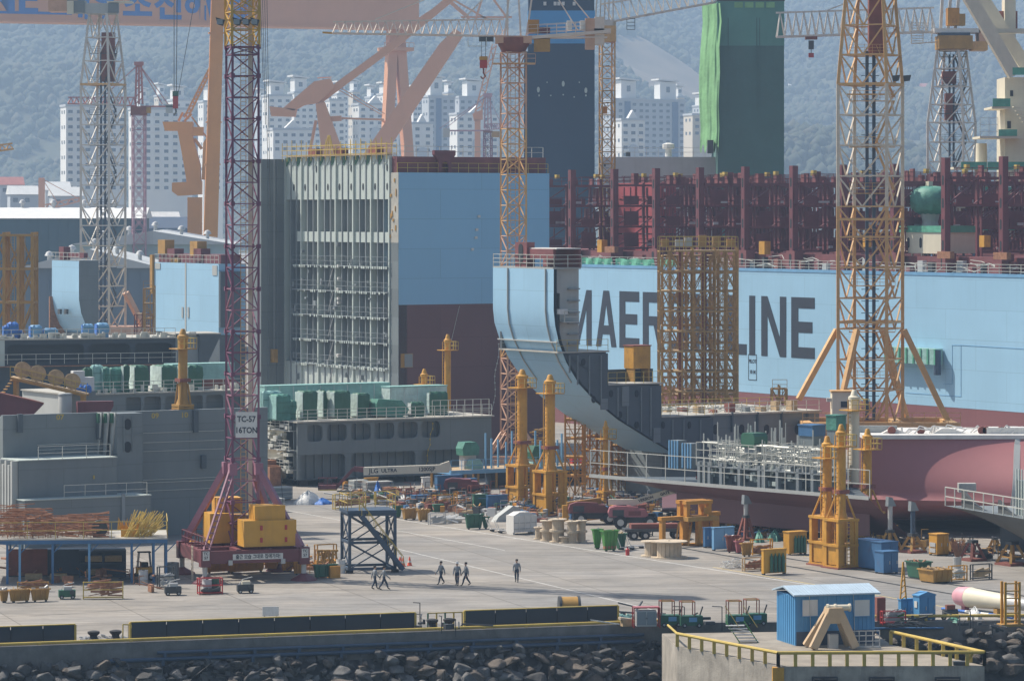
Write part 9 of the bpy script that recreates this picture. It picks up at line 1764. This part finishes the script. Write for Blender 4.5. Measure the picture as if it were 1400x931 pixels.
for a in ((512.5, 805.5, 1.95, .22, .25, 'hair', 'dark haired person in grey jacket, left one of the pair near the stair tower'), (525, 806, 1.75, .34, .35, 'hair', 'person mid-stride in grey jacket, right one of the pair near the stair tower'), (603, 799, -1.0, .30, .25, 'hair', 'person in grey jacket walking left of the close pair on the apron'), (625, 800.5, -.3, .16, .12, 'hood', 'person with white head covering in the group on the apron'), (637, 800.5, -1.3, .32, .2, 'hair', 'person in grey jacket beside the white hooded one'), (706.5, 796, -.15, .20, .15, 'hair', 'person in grey jacket walking alone on the apron')):
 person(a[6], G(a[0], a[1]), a[2], a[3], a[4], a[5])
for a in ((370, 661, 2.6, .1, 'helmet', 'dark clothed worker with white helmet at the left of the far group', 'navy_steel', 'trousers_navy'), (376, 660, -2.0, .1, 'helmet', 'second worker from left in the far group by the grey block', 'green_paint', 'trousers_navy'), (384.5, 661, .3, .14, 'helmet', 'worker in pale grey standing in the middle of the far group', 'grey_primer', 'jacket_grey'), (400, 661.5, -.6, .1, 'helmet', 'worker in blue trousers at the corner of the grey block, left one', 'grey_primer', 'trousers_blue'), (406, 661, .5, .1, 'helmet', 'worker in blue trousers at the corner of the grey block, right one', 'grey_primer', 'trousers_blue')):
 person(a[5], G(a[0], a[1]), a[2], a[3], .1, a[4], a[6], a[7])
# small uncountable yard litter lying between the bins
def litter(label, m, spots, n_, sd, big=.5):
 r_ = random.Random(sd); b = MB()
 for i in range(n_):
  x0, x1, y0, y1 = r_.choice(spots); u = r_.random(); p = G(x0 + (x1 - x0) * u, y0 + (y1 - y0) * r_.random() + (x1 - x0) * u * .13); k = r_.random()
  if k < .45: b.box((p.x, p.y, r_.uniform(.1, .5)), (r_.uniform(.15, big * 2), r_.uniform(.2, .8), r_.uniform(.1, big * 1.6)), r_.uniform(0, 3))
  elif k < .8: a = r_.uniform(0, 6.3); L_ = r_.uniform(.5, 2.2); z = r_.uniform(.05, .8); b.tube((p.x, p.y, z), (p.x + L_ * cos(a), p.y + L_ * sin(a), max(.05, z + r_.uniform(-.5, .5))), r_.uniform(.03, .09), 5)
  else: h = r_.uniform(.6, 1.7); b.beam((p.x, p.y, 0), (p.x, p.y, h), .06); b.beam((p.x, p.y, h), (p.x + r_.uniform(-.8, .8), p.y + .3, h), .05)
 tag(b.B('yard_litter', m), label, 'litter', kind='stuff')
SP = [(470, 600, 664, 684), (540, 640, 672, 694), (600, 720, 668, 694), (690, 800, 672, 700), (800, 900, 676, 704), (990, 1060, 716, 728), (640, 740, 690, 702)]
for i, (m_, n_) in enumerate((('rust_pipe', 260), ('galvanised', 200), ('orange_yellow', 130), ('dark_steel', 260), ('white_paint', 90), ('blue_paint', 110), ('red_brown', 150), ('green_paint', 80), ('wood', 90))): litter('loose %s pieces strewn along the storage rows' % ('rusty', 'silver', 'yellow', 'dark', 'white', 'blue', 'brown', 'green', 'wooden')[i], m_, SP, n_, i + 3, .6)
litter('dark odds and ends lying in the shade under the hull blocks', 'dark_steel', [(880, 1180, 700, 716), (1180, 1390, 730, 744)], 160, 31, .6); litter('dim rusty pieces lying under the hull blocks', 'ochre', [(880, 1180, 700, 716), (1180, 1390, 730, 744)], 60, 33, .4); litter('odds and ends along the quay edge', 'dark_steel', [(560, 640, 850, 862), (850, 1060, 838, 846), (1200, 1380, 842, 848)], 60, 35, .25)
litter('rusty clutter on the ground behind the crane base', 'rust_pipe', [(250, 440, 745, 765), (0, 230, 765, 790)], 120, 37, .4); litter('yellow trestles and clutter behind the crane base', 'orange_yellow', [(250, 460, 745, 765)], 70, 38, .6)
# ================================================================== the air
hz = MB().bx(-2800, 2800, -60, 7600, -8, 480).B('haze', 'steel')
hm = bpy.data.materials.new('haze_air'); hm.use_nodes = True; hn = hm.node_tree; hn.nodes.clear()
ho = hn.nodes.new('ShaderNodeOutputMaterial'); hv = hn.nodes.new('ShaderNodeVolumePrincipled')
hv.inputs['Density'].default_value = 0.00019; hv.inputs['Color'].default_value = (0.55, 0.75, 1.0, 1); hv.inputs['Anisotropy'].default_value = 0.15
hn.links.new(hv.outputs[0], ho.inputs['Volume']); hz.data.materials.clear(); hz.data.materials.append(hm)
tag(hz, kind='stuff')
